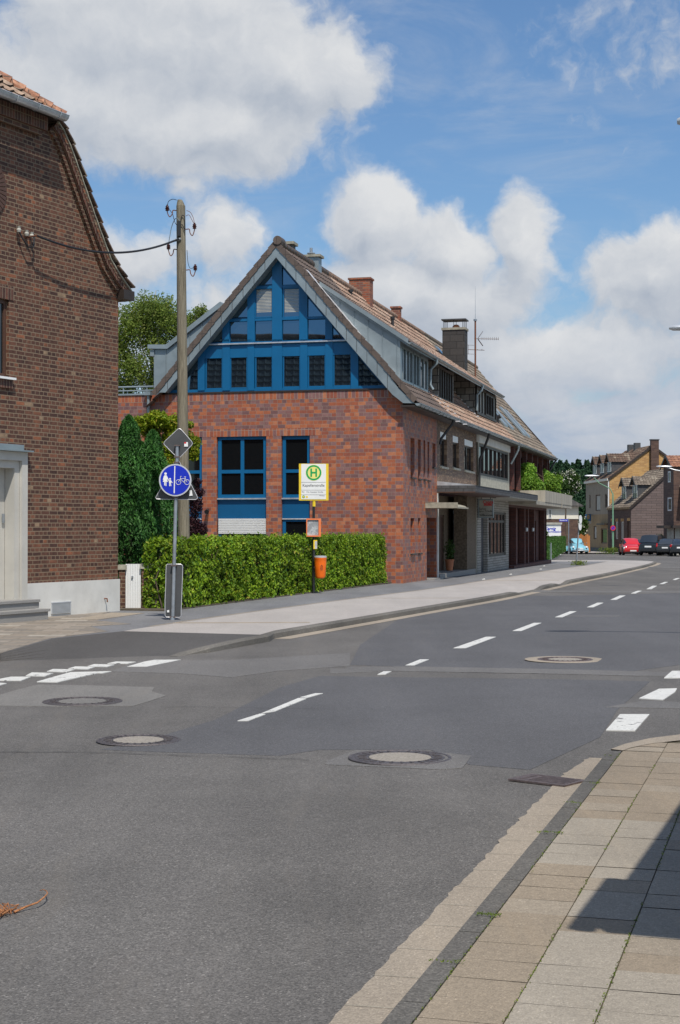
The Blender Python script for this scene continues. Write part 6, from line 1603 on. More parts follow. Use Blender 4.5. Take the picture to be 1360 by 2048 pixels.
def far_dormer(H, y0, y1, xf, z0, ze, zr, depth, roofm, cheekm='slate_dark', wf='white_frame'):
    """gabled dormer: face on plane x=xf looking to -x"""
    ym = (y0 + y1) / 2
    mb = MB(); mb.prism([(xf, y0, z0), (xf, y1, z0), (xf, y1, ze), (xf, ym, zr - .08), (xf, y0, ze)], (depth, 0, 0)); d = mb.build('dormer', cheekm, H)
    for s_ in (1, -1):
        yE = ym + s_ * ((y1 - y0) / 2 + .18); zE = ze - .12; V = Vector((0, ym - yE, zr - zE)); tile_sheet('roof', roofm, d, (xf - .3, yE, zE), (1, 0, 0), V, depth + .3, V.length, wave=.02, step=.035)
    mb = MB()
    for s_ in (1, -1): yE = ym + s_ * ((y1 - y0) / 2 + .18); mb.prism([(xf - .34, yE, ze - .3), (xf - .34, yE, ze - .1), (xf - .34, ym, zr + .04), (xf - .34, ym, zr - .16)], (.05, 0, 0))
    mb.build('bargeboard', 'dark_frame', d)
    window(d, (0, 0, 0), 0, xf, y0 + .15, y1 - .15, z0 + .55, ze - .1, wf, mull=1, fw=.09, out=-1, dp=.06)
    return d
# --- shingle-clad house
f, H = ghouse('shingle_house', 1262, 150, -2.7, 'low house with a grey-brown shingle gable and two tiled dormers in the far street')
far_gable(H, f, 8.4, 10.2, 3.82, 7.6, 'shingle_panel', 'brick_house_dark', 'tile_grey')
fw_ = []
for (a, b, c, d_) in ((1224.5, 1045, 1229, 1076), (1231.5, 1045, 1236, 1077), (1242, 1044, 1247, 1078)):
    s0_, z1_ = f.sy(b and (a if 0 else a), b, 0), 0
def fs(fr, px0, py0, px1, py1): a = fr.sy(px1, py0, 0); b = fr.sy(px0, py1, 0); return (a[0], b[0], b[1], a[1])
op = [fs(f, 1222, 1043, 1225.5, 1078), fs(f, 1231, 1043, 1236, 1078), fs(f, 1242, 1043, 1247.5, 1078), fs(f, 1254.5, 1042, 1260, 1092)]
op = [(min(a, b), max(a, b), c, d_) for a, b, c, d_ in op]
mb = MB(); wall(mb, 0, 0, 0, 10.2, -1.6, 3.82, [(*o, .12) for o in op], .12, sgn=1); mb.build('front_wall', 'brick_house_dark', H)
for i, o in enumerate(op): window(H, (0, 0, 0), 0, .11, *o, 'white_frame' if i < 3 else 'dark_frame', fw=.10, out=-1, name='window' if i < 3 else 'door', gm='curtain' if i < 3 else 'brown_paint'); MB().box(-.01, -.002, o[0] - .05, o[1] + .05, o[3] + .01, o[3] + .30).build('lintel', 'brick_yellow', H)
MB().box(-.14, -.01, 0, 10.2, 3.55, 3.80).build('cornice', 'ochre_wall', H)
zr_ = 1.65 + (1057 - 953) / F * 150; 
far_dormer(H, .9, 3.0, .9, 3.9, 6.0, zr_ + .1, 4.6, 'tile_grey'); far_dormer(H, 5.6, 7.7, .9, 3.9, 6.0, zr_ + .1, 3.6, 'tile_grey')
# --- yellow gable house
f, H = ghouse('yellow_gable_house', 1219, 165, -2.9, 'tall house with yellow brick gable, beige front and three dormers in the far street')
far_gable(H, f, 9.3, 12, 7.1, 10.55, 'brick_yellow', 'beige_wall', 'tile_brown')
op = [fs(f, 1178.5, 990, 1181, 1016), fs(f, 1191, 989, 1200.5, 1022), fs(f, 1210, 988, 1214, 1015), fs(f, 1187, 1052, 1193, 1078), fs(f, 1202, 1057, 1214, 1087)]
op = [(min(a, b), max(a, b), c, d_) for a, b, c, d_ in op]
mb = MB(); wall(mb, 0, 0, 0, 12, 3.2, 7.1, [(*o, .15) for o in op[:3]], .15, sgn=1); mb.build('upper_front', 'beige_wall', H)
mb = MB(); wall(mb, 0, 0, 0, 12, -.45, 3.199, [(*o, .15) for o in op[3:]], .15, sgn=1); mb.build('lower_front', 'ochre_wall', H)
MB().box(-.05, .0, 0, 12, -1.6, -.452).build('plinth', 'slate_dark', H)
for i, o in enumerate(op): window(H, (0, 0, 0), 0, .14, *o, 'brown_paint', fw=.12, out=-1, gm='curtain' if i in (1, 3) else 'pane')
MB().box(-.5, -.01, .3, 4.2, 2.05, 2.2).build('shop_canopy', 'dark_frame', H)
mb = MB(); mb.box(-.25, -.002, -.05, 12, 6.75, 7.0); mb.build('cornice', 'cream_wall', H); mb = MB(); mb.tube([(-.1, .0, 7.0), (-.1, .0, -1)], .06, 6); mb.build('downpipe', 'sign_white', H)
for y0 in (1.1, 4.6, 8.3): far_dormer(H, y0, y0 + 2.1, .5, 7.2, 8.9, 9.75, 3.6, 'tile_brown')
x0 = f.gx(1300, 900)[0]; x1 = f.gx(1315.5, 900)[0]; zc_ = f.gx(1300, 881)[1]; MB().box(x0, x1, -.5, -.001, 3.0, zc_).build('chimney', 'brick_house_dark', H)
MB().box(x0 - .05, x1 + .05, -.55, .1, zc_ + .002, zc_ + .12).build('chimney_cap', 'slate_dark', H)
for a, b, t_ in ((1266, 1277, 889), (1278, 1291, 885.5)):
    xx = 4.3 ; yy = 6. if a > 1270 else 9.; q = f.M @ Vector((xx, yy, 0)); zz = 1.65 + (1057 - t_) / F * q.y; MB().box(xx - .1, xx + .55, yy, yy + .6, 9.6, zz).build('chimney', 'slate_dark', H)
# pub sign on it
p0 = f.M @ Vector((-1.2, 8, 0)); a = atd(1170, 1028, p0.y); b = atd(1182, 1047, p0.y)
e = empty('wall_sign', ((a.x + b.x) / 2, p0.y, b.z), 'dark blue projecting sign with an orange crest on the beige house front', 'sign'); w_, h_ = (b.x - a.x) / 2, a.z - b.z
MB().box(-w_, w_, -.08, .08, .28, h_).build('sign_box', 'sign_grey', e); MB().box(-w_ + .04, w_ - .04, -.09, -.081, .32, h_ - .04).build('sign_face', 'blue_dark', e); MB().box(-w_, w_, -.07, .07, 0, .26).build('lower_panel', 'curtain', e)
mb = MB(); mb.prism([(x, -.092, z) for x, z in ((-.15, .5), (.15, .5), (.18, .8), (.1, 1.0), (-.1, 1.0), (-.18, .8))], (0, -.003, 0)); mb.build('crest', 'ochre_wall', e)
mb = MB(); mb.tube([(w_, 0, h_ - .1), (w_ + .5, .3, h_ - .1)], .03, 6); mb.build('bracket', 'black_metal', e)
# --- dark brick house at the right: its street side faces left, a cross gable on it
f, H = ghouse('dark_brick_house', 1347.5, 133, -2.5, 'dark brick house with a tiled cross gable and white windows at the right edge')
q = f.sy(1327, 1000, 0)[0]; ez = f.sy(1329, 934, 0)[1]; tz = f.sy(1339, 911, 0)[1]
op = [fs(f, 1336, 942, 1341.5, 965), fs(f, 1335.5, 994.5, 1343.5, 1022)]; op = [(min(a, b), max(a, b), c, d_) for a, b, c, d_ in op]
mb = MB(); wall(mb, 0, 0, 0, q, -1.6, ez, [(*o, .1) for o in op], .1, sgn=1); mb.face([(0, 0, ez), (0, q, ez), (0, q / 2, tz)]); mb.face([(0, 0, -1.6), (1.6, 0, -1.6), (1.6, 0, ez), (0, 0, ez)]); mb.face([(0, q, -1.6), (6, q, -1.6), (6, q, ez), (0, q, ez)]); mb.build('wall', 'brick_house_dark', H)
for o in op: window(H, (0, 0, 0), 0, .06, *o, 'white_frame', fw=.12, dp=.07, out=-1)
for sg, ye in ((1, -.2), (-1, q + .2)):
    V = Vector((0, q / 2 - ye, tz - ez + .15)); tile_sheet('roof', 'tile_red', H, (-.25, ye, ez - .12), (1, 0, 0), V, 7, V.length, wave=.02, step=.04)
mb = MB()
for ye in (-.2, q + .2): mb.prism([(-.3, ye, ez - .32), (-.3, ye, ez - .08), (-.3, q / 2, tz + .08), (-.3, q / 2, tz - .16)], (.05, 0, 0))
mb.build('bargeboard', 'dark_frame', H)
MB().box(1.6, 9, -.6, 8, -1.6, ez - 1.2).build('wing_wall', 'brick_house_dark', H); MB().box(1.61, 9, .3, 7, ez - 1.199, ez - .2).build('upper_wall', 'brick_house_dark', H)
V = Vector((0, 1.7, 1.1)); tile_sheet('porch_roof', 'tile_brown', H, (.5, -1.3, ez - 2.6), (1, 0, 0), V, 5, V.length)
for x_ in (.9,): mb = MB(); mb.tube([(x_, -.66, 4.0), (x_, -.66, -.4)], .06, 6); mb.build('downpipe', 'slate_dark', H)
a = f.sy(1334.5, 1056, -.02); b = f.sy(1347, 1082, -.02); MB().box(-.05, -.004, b[0], a[0], -1.4, a[1]).build('garage_door', 'curtain', H); MB().box(-.9, -.051, b[0] - .2, a[0] + .3, a[1] + .002, a[1] + .22).build('canopy', 'dark_frame', H)
MB().box(.1, 1.5, -.05, -.004, -1.4, a[1]).build('garage_door', 'curtain', H); MB().box(-.3, 1.58, -.9, -.006, a[1] + .002, a[1] + .22).build('canopy', 'dark_frame', H)
# --- white house behind the row, garage, lettering
p = atd(1090, 1057, 152); fW = Frame((p.x, 152, 0), 0); H = empty('white_house', fW.o, 'white rendered house with dark hipped roof behind the roof terrace', 'house')
xr_ = fW.gx(1157, 1000)[0]; z1_ = fW.gx(1100, 1011)[1]; z0_ = fW.gx(1100, 1038)[1]; 
MB().box(-4, xr_, 0, 9, z0_, z1_).build('wall', 'cream_wall', H); MB().box(-4, xr_ - .05, .05, 9, -1.6, z0_ - .002).build('lower_wall', 'brick_house_dark', H)
ax = -2.; mb = MB(); zt_ = z1_ + 3.0; e0 = [(-4.5, -.5), (xr_ + .4, -.5), (xr_ + .4, 9.5), (-4.5, 9.5)]; mb.face([(-4.5, -.5, z1_), (xr_ + .4, -.5, z1_), (ax + 1, 4.5, zt_), (ax - 1, 4.5, zt_)]); mb.face([(xr_ + .4, -.5, z1_), (xr_ + .4, 9.5, z1_), (ax + 1, 4.5, zt_)]); mb.face([(-4.5, -.5, z1_ - .12), (xr_ + .4, -.5, z1_ - .12), (xr_ + .4, -.5, z1_), (-4.5, -.5, z1_)]); mb.face([(-4.5, -.5, z1_ - .12), (xr_ + .4, -.5, z1_ - .12), (xr_ + .4, 9.5, z1_ - .12), (-4.5, 9.5, z1_ - .12)]); mb.build('roof', 'tile_black', H)
u = fW.gx(1097, 1018); v = fW.gx(1103, 1037); window(H, (0, 0, 0), 1, -.004, u[0], v[0], v[1], u[1], 'white_frame', fw=.08, dp=.05)
Yg = 134.; p = atd(1080, 1057, Yg); fg = Frame((p.x, Yg, 0), 0); H = empty('white_garage', fg.o, 'small white flat-roofed garage with blue lettering beyond the small hedge', 'garage'); xg = fg.gx(1122, 1050)[0]; zg = fg.gx(1100, 1049)[1]
MB().box(-2, xg, 0, 5, -1.4, zg).build('wall', 'sign_white', H); MB().box(-2.1, xg + .08, -.1, 5.1, zg + .002, fg.gx(1100, 1045)[1]).build('roof_edge', 'curtain', H)
u = fg.gx(1103, 1057.5); v = fg.gx(1106, 1063.5)
text('Xernig', .36, 'sign_blue', H, (u[0] - .15, -.012, u[1]), bold=.010, shear=.3); text('Formulation', .24, 'sign_blue', H, (v[0] + .1, -.012, v[1]), bold=.004, shear=.3)
mb = MB(); a = fg.gx(1080, 1012); mb.box(-1.4, fg.gx(1098, 1030)[0], 6.5, 10, -1.2, a[1] - .2); o = mb.build('white_van_body', 'sign_white', loc=fg.o); tag(o, 'white annex wall standing behind the lettered garage', 'building'); o.name = 'white_annex'
# orange board fence
p = atd(1122, 1057, 158); p2 = atd(1180, 1057, 158); e = empty('board_fence', (p.x, 158, hz(158)), 'orange-brown board fence behind the light blue car', 'fence'); mb = MB(); w_ = p2.x - p.x; n = 18
for i in range(n): mb.box(i * w_ / n, (i + .92) * w_ / n, 0, .03, 0, 1.75 + .1 * math.sin(i * 1.7))
mb.build('boards', 'wood_fence', e); mb = MB(); [mb.box(i * w_ / 4 - .05, i * w_ / 4 + .05, .031, .12, -.2, 1.8) for i in range(5)]; mb.build('posts', 'bark', e)
# distant trees near the junction
def ftree(name, Y_, qs, mat, n, size, label, cat='tree', blossoms=0):
    p = atd(qs[0][0], 1057, Y_); g_ = hz(Y_); bl = []
    for q in qs: c_ = atd(q[0], q[1], Y_); s = Y_ / F; bl.append(((c_.x - p.x, rng.uniform(-.5, .5), c_.z - g_), (q[2] * s, q[2] * s, q[3] * s)))
    e = tree(name, (p.x, Y_, g_), max(c[2] for c, r in bl), .12, bl, mat, n, size, 'bark', label, cat)
    if blossoms:
        parts = []
        for c, r in bl: P_, d = ell_pts(blossoms, c, r, .95); P_ = P_[d[:, 1] < .3]; parts.append(leaves(np.repeat(P_, 4, 0) + rng.normal(0, .10, (4 * len(P_), 3)), .20))
        cat_leaves('blossom', 'blossom', e, parts)
ftree('elder_tree', 147, [(1132, 970, 20, 16), (1118, 955, 14, 12), (1145, 958, 14, 14), (1150, 975, 12, 12), (1128, 990, 18, 14), (1115, 980, 14, 14), (1140, 945, 8, 6)], 'leaf_tree', 9000, .22, 'tall elder tree with cream blossom above the white house roof', blossoms=26)
ftree('flowering_bush', 161, [(1150, 1062, 22, 18), (1165, 1050, 12, 16), (1135, 1068, 12, 12), (1158, 1075, 18, 12)], 'leaf_tree', 6000, .20, 'green bush with white blossom behind the orange fence', 'bush', 22)
ftree('round_bush', 141, [(1318, 1077, 14, 8), (1308, 1080, 9, 6), (1326, 1082, 9, 6)], 'leaf_box', 3000, .16, 'dark green rounded bush behind the parked cars', 'bush')
ftree('yellow_bush', 140.4, [(1293, 1082, 6, 5), (1297, 1079, 4, 4)], 'leaf_gold', 1200, .14, 'small yellow-green bush left of the dark rounded bush', 'bush')
ftree('garden_conifer', 105, [(1094, 1077, 10, 5), (1091, 1066, 6, 5), (1104, 1083, 10, 3)], 'leaf_box', 1800, .14, 'spreading dark green juniper above the small clipped hedge', 'shrub')
# small hedge at the end of the row
a = gp(1093, 1124.5); b = gp(1131, 1108); dv = b - a; ln = dv.length
e = empty('small_hedge', a, 'short bright green clipped hedge at the far end of the row', 'hedge', math.degrees(math.atan2(dv.x, dv.y)))
P_, Nr = hedge_pts(12000, -1.0, 0, 0, ln, 1.18); V, Fq = leaves(P_, .11, nrm=Nr * .8); cat_leaves('foliage', 'leaf_box', e, [(V, Fq)])
p = gp(1102, 1122.5); e = empty('fence_post', p, 'grey metal fence post with green wire mesh before the small hedge', 'fence'); mb = MB(); mb.tube([(0, 0, 0), (0, 0, 1.08)], .035, 8); mb.build('post', 'galv', e)
mb = MB(); 
for i in range(9): mb.tube([(-.02, 0, .1 + i * .11), (-.85, -.3, .1 + i * .11)], .006, 4)
for i in range(8): mb.tube([(-.05 - i * .11, -.02 - i * .035, .08), (-.05 - i * .11, -.02 - i * .035, 1.0)], .006, 4)
mb.build('wire_mesh', 'green_post', e)
# wooded hill
mb = MB(); rows = []
hx = [-700, -400, -200, -50, 50, 150, 300, 500, 900]
def hillz(x, y): t = min(max((y - 330) / 420, 0), 1); return -2 + t * 21 * (1 + .08 * math.sin(x * .02)) 
for y in (320, 380, 440, 500, 560, 620, 700, 760, 900, 1300): rows.append([(x, y, hillz(x, y)) for x in hx])
mb.grid(rows); struct(mb.build('hill', 'lawn'))
Vs, Fs, k = [], [], 0
base = []
NT = 2600
for i in range(NT):
    y = rng.uniform(330, 760); x = rng.uniform(-.02, .30) * y; z = hillz(x, y); h = rng.uniform(9, 15) * (.8 if y < 420 else 1); r = h * rng.uniform(.18, .28)
    m_ = 120
    t_ = rng.random(m_) ** .7; th_ = rng.uniform(0, 2 * PI, m_); rr_ = r * (1 - t_ * .92)
    c_ = np.stack([x + rr_ * np.cos(th_) * .8, y + rr_ * np.sin(th_) * .8, z + h * (.1 + .9 * t_)], 1)
    V, Fq = leaves(c_, r * .42, up=.5, asp=.7); Vs.append(V); Fs.append(Fq + k); k += len(V)
o = npmesh('forest', np.concatenate(Vs), np.concatenate(Fs), 'leaf_forest'); tag(o, 'dark conifer forest covering the hill at the end of the street', 'forest', kind='stuff')

# ================================================================== STREET LAMPS
def lamp(head, post_dx, post_dy, pm_, label, label_extra=None, hl=1.0, arm_drop=.35):
    base = Vector((head.x + post_dx, head.y + post_dy, 0)); base.z = hz(base.y)
    e = empty('street_lamp', base, label, 'street lamp', group='street lamps along the road'); h = head - base
    top_ = Vector((0, 0, h.z - arm_drop)); d = Vector((h.x, h.y, 0)); u = d.normalized()
    mb = MB(); mb.tube([(0, 0, -.2), (0, 0, 1.0), (0, 0, h.z - 1.6)], [.09, .085, .06], 10); mb.build('post', pm_, e)
    mb = MB(); mb.tube([(0, 0, h.z - 1.62), top_ - Vector((0, 0, .5)), top_ + u * .25, top_ + d * .5 + Vector((0, 0, arm_drop * .45)), Vector((h.x, h.y, h.z - .02)) - u * hl * .55], [.055, .05, .045, .04, .035], 8); mb.build('arm', pm_, e)
    mb = MB(); rows = []
    for t, w_, hh_ in ((0, .05, .03), (.12, .10, .06), (.5, .14, .09), (.85, .12, .08), (1, .05, .04)):
        c = Vector((h.x, h.y, h.z)) - u * hl * (1 - t); n_ = Vector((-u.y, u.x, 0)); rows.append([c + n_ * w_ * math.cos(a) + Vector((0, 0, hh_ * math.sin(a))) for a in np.linspace(0, 2 * PI, 12, endpoint=False)])
    mb.grid(rows, 0, True, True); mb.face(rows[0]); mb.face(rows[-1]); mb.build('lantern', 'lamp_metal', e); return e
lamp(atd(1354.5, 243, 21.6), 2.3, -.75, 'lamp_metal', 'nearest street lamp, only its lantern tip showing at the upper right edge', hl=.75)
lamp(atd(1338, 656, 43.5), 2.2, -.6, 'lamp_metal', 'street lamp whose slim lantern shows at the right edge above the far roofs', hl=.75)
lamp(atd(1312.5, 933, 128), 2.9, -.3, 'lamp_metal', 'street lamp arching in from the right before the dark brick house', hl=1.3, arm_drop=.5)
hd_ = atd(1169.5, 951.5, 138); ps = atd(1226, 1100, 138)
lamp(hd_, ps.x - hd_.x, 0, 'green_post', 'street lamp on a pale green post beside the red car', hl=1.3, arm_drop=1.15)
p = atd(1226, 1056, 137.85); e = empty('no_stopping_sign', p, 'round red and blue no-stopping sign on the green lamp post', 'sign')
mb = MB(); mb.lathe([(0, 0), (.24, 0), (.24, .01), (0, .01)], n=20); mb.xf(Matrix.Rotation(PI / 2, 4, 'X')); o = mb.build('sign_rim', 'sign_red', e); mb = MB(); mb.lathe([(0, .011), (.16, .011), (.16, .013), (0, .013)], n=20); mb.xf(Matrix.Rotation(PI / 2, 4, 'X')); mb.build('sign_face', 'sign_blue', o)
mb = MB(); mb.prism([(-.13, -.015, .10), (-.10, -.015, .13), (.13, -.015, -.10), (.10, -.015, -.13)], (0, -.003, 0)); mb.build('slash', 'sign_red', o)
# road-name sign
p = gp(1137.5, 1108.5); e = empty('street_name_sign', p, 'blue street name plate on a slim grey post at the side street', 'street sign'); h_ = atd(1137, 1037, p.y).z - p.z
mb = MB(); mb.tube([(0, 0, 0), (0, 0, h_)], .035, 8); mb.build('post', 'galv', e); a = atd(1118.5, 1038.5, p.y) - p; b = atd(1136, 1043, p.y) - p
mb = MB(); mb.box(a.x, b.x, -.02, .0, b.z, a.z); o = mb.build('name_plate', 'sign_blue', e); text('Eistener Str.', .13, 'sign_white', o, ((a.x + b.x) / 2, -.022, (a.z + b.z) / 2), bold=.003)
# edge-on round signs
p = gp(1152.5, 1130.5); tp = atd(1159, 1031, p.y) - p; e = empty('leaning_sign_post', p, 'leaning grey post with two round signs seen edge-on in a grass tuft', 'sign post')
mb = MB(); mb.tube([(0, 0, 0), tp], .035, 8); mb.build('post', 'galv', e)
for py_ in (1039, 1052):
    t = (1130.5 - py_) / 99.5; c = tp * t + Vector((.06, 0, 0)); mb = MB(); mb.lathe([(0, 0), (.22, 0), (.22, .012), (0, .012)], n=20); mb.xf(Matrix.Translation(c) @ Matrix.Rotation(R(-28), 4, 'Z') @ Matrix.Rotation(PI / 2, 4, 'Y')); mb.build('round_sign', 'sign_white', e)
P_ = np.stack([rng.normal(.1, .2, 400), rng.normal(0, .15, 400), rng.uniform(0, .22, 400)], 1); V, Fq = leaves(P_, .12, up=-2, asp=.2); o = npmesh('grass_tuft', V, Fq, 'grass', loc=p); tag(o, 'grass tuft at the foot of the leaning sign post', 'grass')
p = gp(1221, 1101); P_ = np.stack([rng.normal(0, .5, 500), rng.normal(0, .2, 500), rng.uniform(0, .5, 500)], 1); V, Fq = leaves(P_, .2, up=-2, asp=.2); o = npmesh('grass_tuft', V, Fq, 'grass', loc=(ps.x - .4, 137.5, hz(137))); tag(o, 'tall grass tuft at the foot of the green lamp post', 'grass')
# litter specks on the pavement
for i, (x, y) in enumerate(((967, 1160), (1021, 1150), (1088, 1133), (1081, 1139.5))):
    p = gp(x, y); mb = MB(); s = .05; mb.prism([(-s, -s * .5, .012), (s, -s, .012), (s * .8, s, .03), (-s * .6, s * .7, .012)], (0, 0, .02)); o = mb.build('litter', 'paper', loc=p)
    tag(o, 'crumpled white paper scrap on the dark pavement before the shops', 'litter', 'paper scraps on the pavement')

# ================================================================== CARS
def ring(x, z0, zm, zb_, zt_, hw, tum=.93):
    h = [(0, z0), (hw * .86, z0), (hw * .98, z0 + (zm - z0) * .35), (hw, zm), (hw * tum, zb_), (hw * .55, zt_), (0, zt_ + .01)]
    return [(x, a, b) for a, b in h] + [(x, -a, b) for a, b in h[-2:0:-1]]
def car(name, loc, deg_head, label, group, body, gh, W_, paint, wheels, L_, kind='hatch', z=None):
    """x forward; deg_head = heading clockwise from +Y"""
    e = empty(name, loc, label, 'car', deg_head - 90, group)
    hw = W_ / 2; mb = MB(); rows = [ring(x, a, b, c, d, hw * w) for x, a, b, c, d, w in body]; mb.grid(rows, 0, True, True); mb.face(rows[0]); mb.face(rows[-1][::-1]); bo = mb.build('body', paint, e)
    mb = MB(); G = []
    for x, zr_, w0_, w1_, zb_ in gh: h = [(hw * w0_, zb_), (hw * (w0_ * .45 + w1_ * .55), zb_ + (zr_ - zb_) * .55), (hw * w1_, zr_ - .05 if zr_ - zb_ > .1 else zr_), (hw * w1_ * .7, zr_), (0, zr_ + .015)]; G.append([(x, a, b) for a, b in h] + [(x, -a, b) for a, b in h[-2::-1]])
    mb.grid(G, 0, True); mb.build('cabin', paint, e)
    def quad(p, q, r, s_, nm, mat, off_=.012):
        P_ = [Vector(v) for v in (p, q, r, s_)]; n_ = (P_[1] - P_[0]).cross(P_[3] - P_[0]).normalized(); c = sum(P_, Vector()) / 4
        if n_.dot(c - Vector((gc, 0, .9))) < 0: n_ = -n_
        mb = MB(); mb.prism([v + n_ * off_ for v in P_], n_ * .004); return mb.build(nm, mat, e)
    gc = sum(g[0] for g in gh) / len(gh)
    def gp_(i, side, t):  # point on greenhouse outline i at fraction of height
        r = G[i]; a, m_, b = Vector(r[0]), Vector(r[1]), Vector(r[2]); v = a.lerp(m_, t / .55) if t < .55 else m_.lerp(b, (t - .55) / .45); return Vector((v.x, v.y * side, v.z))
    # windscreen between outline 0 and 1, rear window between the last two
    def scr(i, j, nm):
        a = gp_(i, 1, .0); b = gp_(i, -1, .0); c = gp_(j, -1, .95); d = gp_(j, 1, .95); sh = .08
        quad(a.lerp(d, .12) * 1.0, b.lerp(c, .12), b.lerp(c, .93), a.lerp(d, .93), nm, 'car_glass', .02)
    scr(0, 1, 'windscreen'); scr(len(gh) - 1, len(gh) - 2, 'rear_window')
    for side in (1, -1):
        for i in range(1, len(gh) - 2): quad(gp_(i, side, .12).lerp(gp_(i + 1, side, .12), .05), gp_(i + 1, side, .12).lerp(gp_(i, side, .12), .05), gp_(i + 1, side, .9).lerp(gp_(i, side, .9), .05), gp_(i, side, .9).lerp(gp_(i + 1, side, .9), .05), 'side_window', 'car_glass')
        a, b = gp_(0, side, .1), gp_(1, side, .12); c = gp_(1, side, .88); quad(a.lerp(b, .35), b.lerp(a, .06), c.lerp(a, .06), a.lerp(c, .45), 'side_window', 'car_glass')
        a, b = gp_(len(gh) - 1, side, .1), gp_(len(gh) - 2, side, .12); c = gp_(len(gh) - 2, side, .88); quad(a.lerp(b, .35), b.lerp(a, .06), c.lerp(a, .06), a.lerp(c, .45), 'side_window', 'car_glass')
    for wx in wheels:
        for side in (1, -1):
            mb = MB(); mb.lathe([(.12, -.10), (.29, -.10), (.315, -.07), (.315, .07), (.29, .10), (.12, .10)], n=20); mb.xf(Matrix.Translation((wx, side * (hw - .09), .315)) @ Matrix.Rotation(-PI / 2 * side, 4, 'X')); w_ = mb.build('wheel', 'rubber', e)
            mb = MB(); mb.lathe([(0, .085), (.05, .09), (.18, .07), (.20, .09), (.20, .095), (.0, .1)], n=16); mb.xf(Matrix.Translation((wx, side * (hw - .09), .315)) @ Matrix.Rotation(-PI / 2 * side, 4, 'X')); mb.build('rim', 'rim', w_)
            mb = MB(); mb.tube([(wx + .36 * math.cos(a), side * (hw + .0), .315 + .36 * math.sin(a)) for a in np.linspace(-.1, PI + .1, 14)], .03, 6); mb.build('wheel_arch', paint if kind == 'beetle' else 'rubber', e)
    return e, hw, quad
BODY = [(2.0, .42, .50, .56, .60, .72), (1.96, .30, .48, .66, .70, .86), (1.80, .22, .48, .74, .79, .96), (1.3, .19, .50, .86, .90, 1.), (.9, .19, .52, .90, .95, 1.), (0, .19, .55, .92, .96, 1.), (-1.2, .19, .55, .94, .97, 1.), (-1.75, .24, .55, .94, .96, .97), (-1.95, .32, .52, .90, .92, .90), (-2.0, .42, .52, .84, .86, .80)]
GH = [(1.12, .93, .86, .70, .90), (.42, 1.38, .86, .68, .90), (-.45, 1.44, .87, .69, .90), (-1.35, 1.40, .87, .68, .90), (-1.88, .96, .84, .70, .90)]
def head_lights(e, hw, x, z, col='headlight_glass', w_=.30, h_=.14, back=False, nm='headlight', y_=.70):
    for s in (1, -1): mb = MB(); c = (x, s * hw * y_, z); mb.lathe([(0, .5), (.5, .35), (.8, .1), (.8, -.3)], n=14); mb.xf(Matrix.Translation(c) @ Matrix.Diagonal((1, w_, h_, 1)) @ Matrix.Rotation(PI / 2 * (-1 if back else 1), 4, 'Y') @ Matrix.Diagonal((1, 1, .12, 1))); mb.build(nm, col, e)
def car_front(e, hw, x, plate=.40, grille=.56, dark='black_metal'):
    MB().box(x - .02, x + .03, -.26, .26, plate - .055, plate + .055).build('number_plate', 'sign_white', e)
    if grille: MB().box(x - .12, x + .005, -.45, .45, grille - .03, grille + .04).build('grille', dark, e)
    MB().box(x - .2, x - .005, -hw * .8, hw * .8, .22, .32).build('air_intake', dark, e)
    for s in (1, -1): mb = MB(); mb.lathe([(0, -.09), (.07, -.05), (.08, .0), (.07, .05), (0, .09)], (.95, s * (hw + .09), 1.0), 10); mb.build('wing_mirror', MB and e.children[0].data.materials[0].name, e)
def on_road(px_, py_): return gpr(px_, py_)
p = on_road(1262, 1108); p = Vector((p.x, 131, rz(24, 131)))
p.x = (1261 - 680) / F * 131 
e, hw, qd = car('red_car', (p.x, 131, hz(131) - .10), 184, 'bright red estate car driving towards the camera', None, BODY, GH, 1.66, 'paint_red', (1.25, -1.25), 4)
head_lights(e, hw, 1.88, .62); car_front(e, hw, 1.98)
G2 = 'dark cars parked in the far street'
def parked(px_, Y_, deg_, label, paint, sc=(1, 1, 1), gh=GH, body=BODY, tl=.80):
    x = (px_ - 680) / F * Y_; e, hw, qd = car('parked_car', (x, Y_, hz(Y_) - .08), deg_, label, G2, body, gh, 1.7, paint, (1.25, -1.25), 4); e.scale = sc
    head_lights(e, hw, -1.93, .80, 'tail_red', .16, .17, True, 'tail_light', tl); MB().box(-2.03, -1.99, -.26, .26, .62, .74).build('number_plate', 'sign_white', e)
    MB().box(-2.04, -1.90, -hw * .85, hw * .85, .36, .5).build('bumper', 'black_metal', e); return e
VAN = [(1.12, .98, .88, .72, .92), (.42, 1.50, .86, .70, .92), (-.45, 1.58, .87, .72, .92), (-1.55, 1.54, .87, .72, .92), (-1.95, .98, .86, .74, .92)]
SED = [(.95, .93, .86, .70, .90), (.25, 1.34, .86, .66, .90), (-.45, 1.38, .86, .67, .90), (-1.0, 1.33, .86, .66, .90), (-1.62, .96, .84, .72, .90)]
parked(1285, 140, 6, 'small dark car mostly hidden behind the red car, farthest of the parked cars', 'paint_grey', (.95, .95, .92))
parked(1310, 128, 26, 'dark blue people carrier with a bright glint on its rear window', 'paint_dark', (1.12, 1.05, 1.08), VAN)
parked(1338, 127, 22, 'dark grey compact car between the people carrier and the saloon', 'paint_grey', (.95, .92, .95))
parked(1362, 123, 14, 'dark saloon car with red rear light at the right edge', 'paint_dark', (1.08, 1, 1), SED)
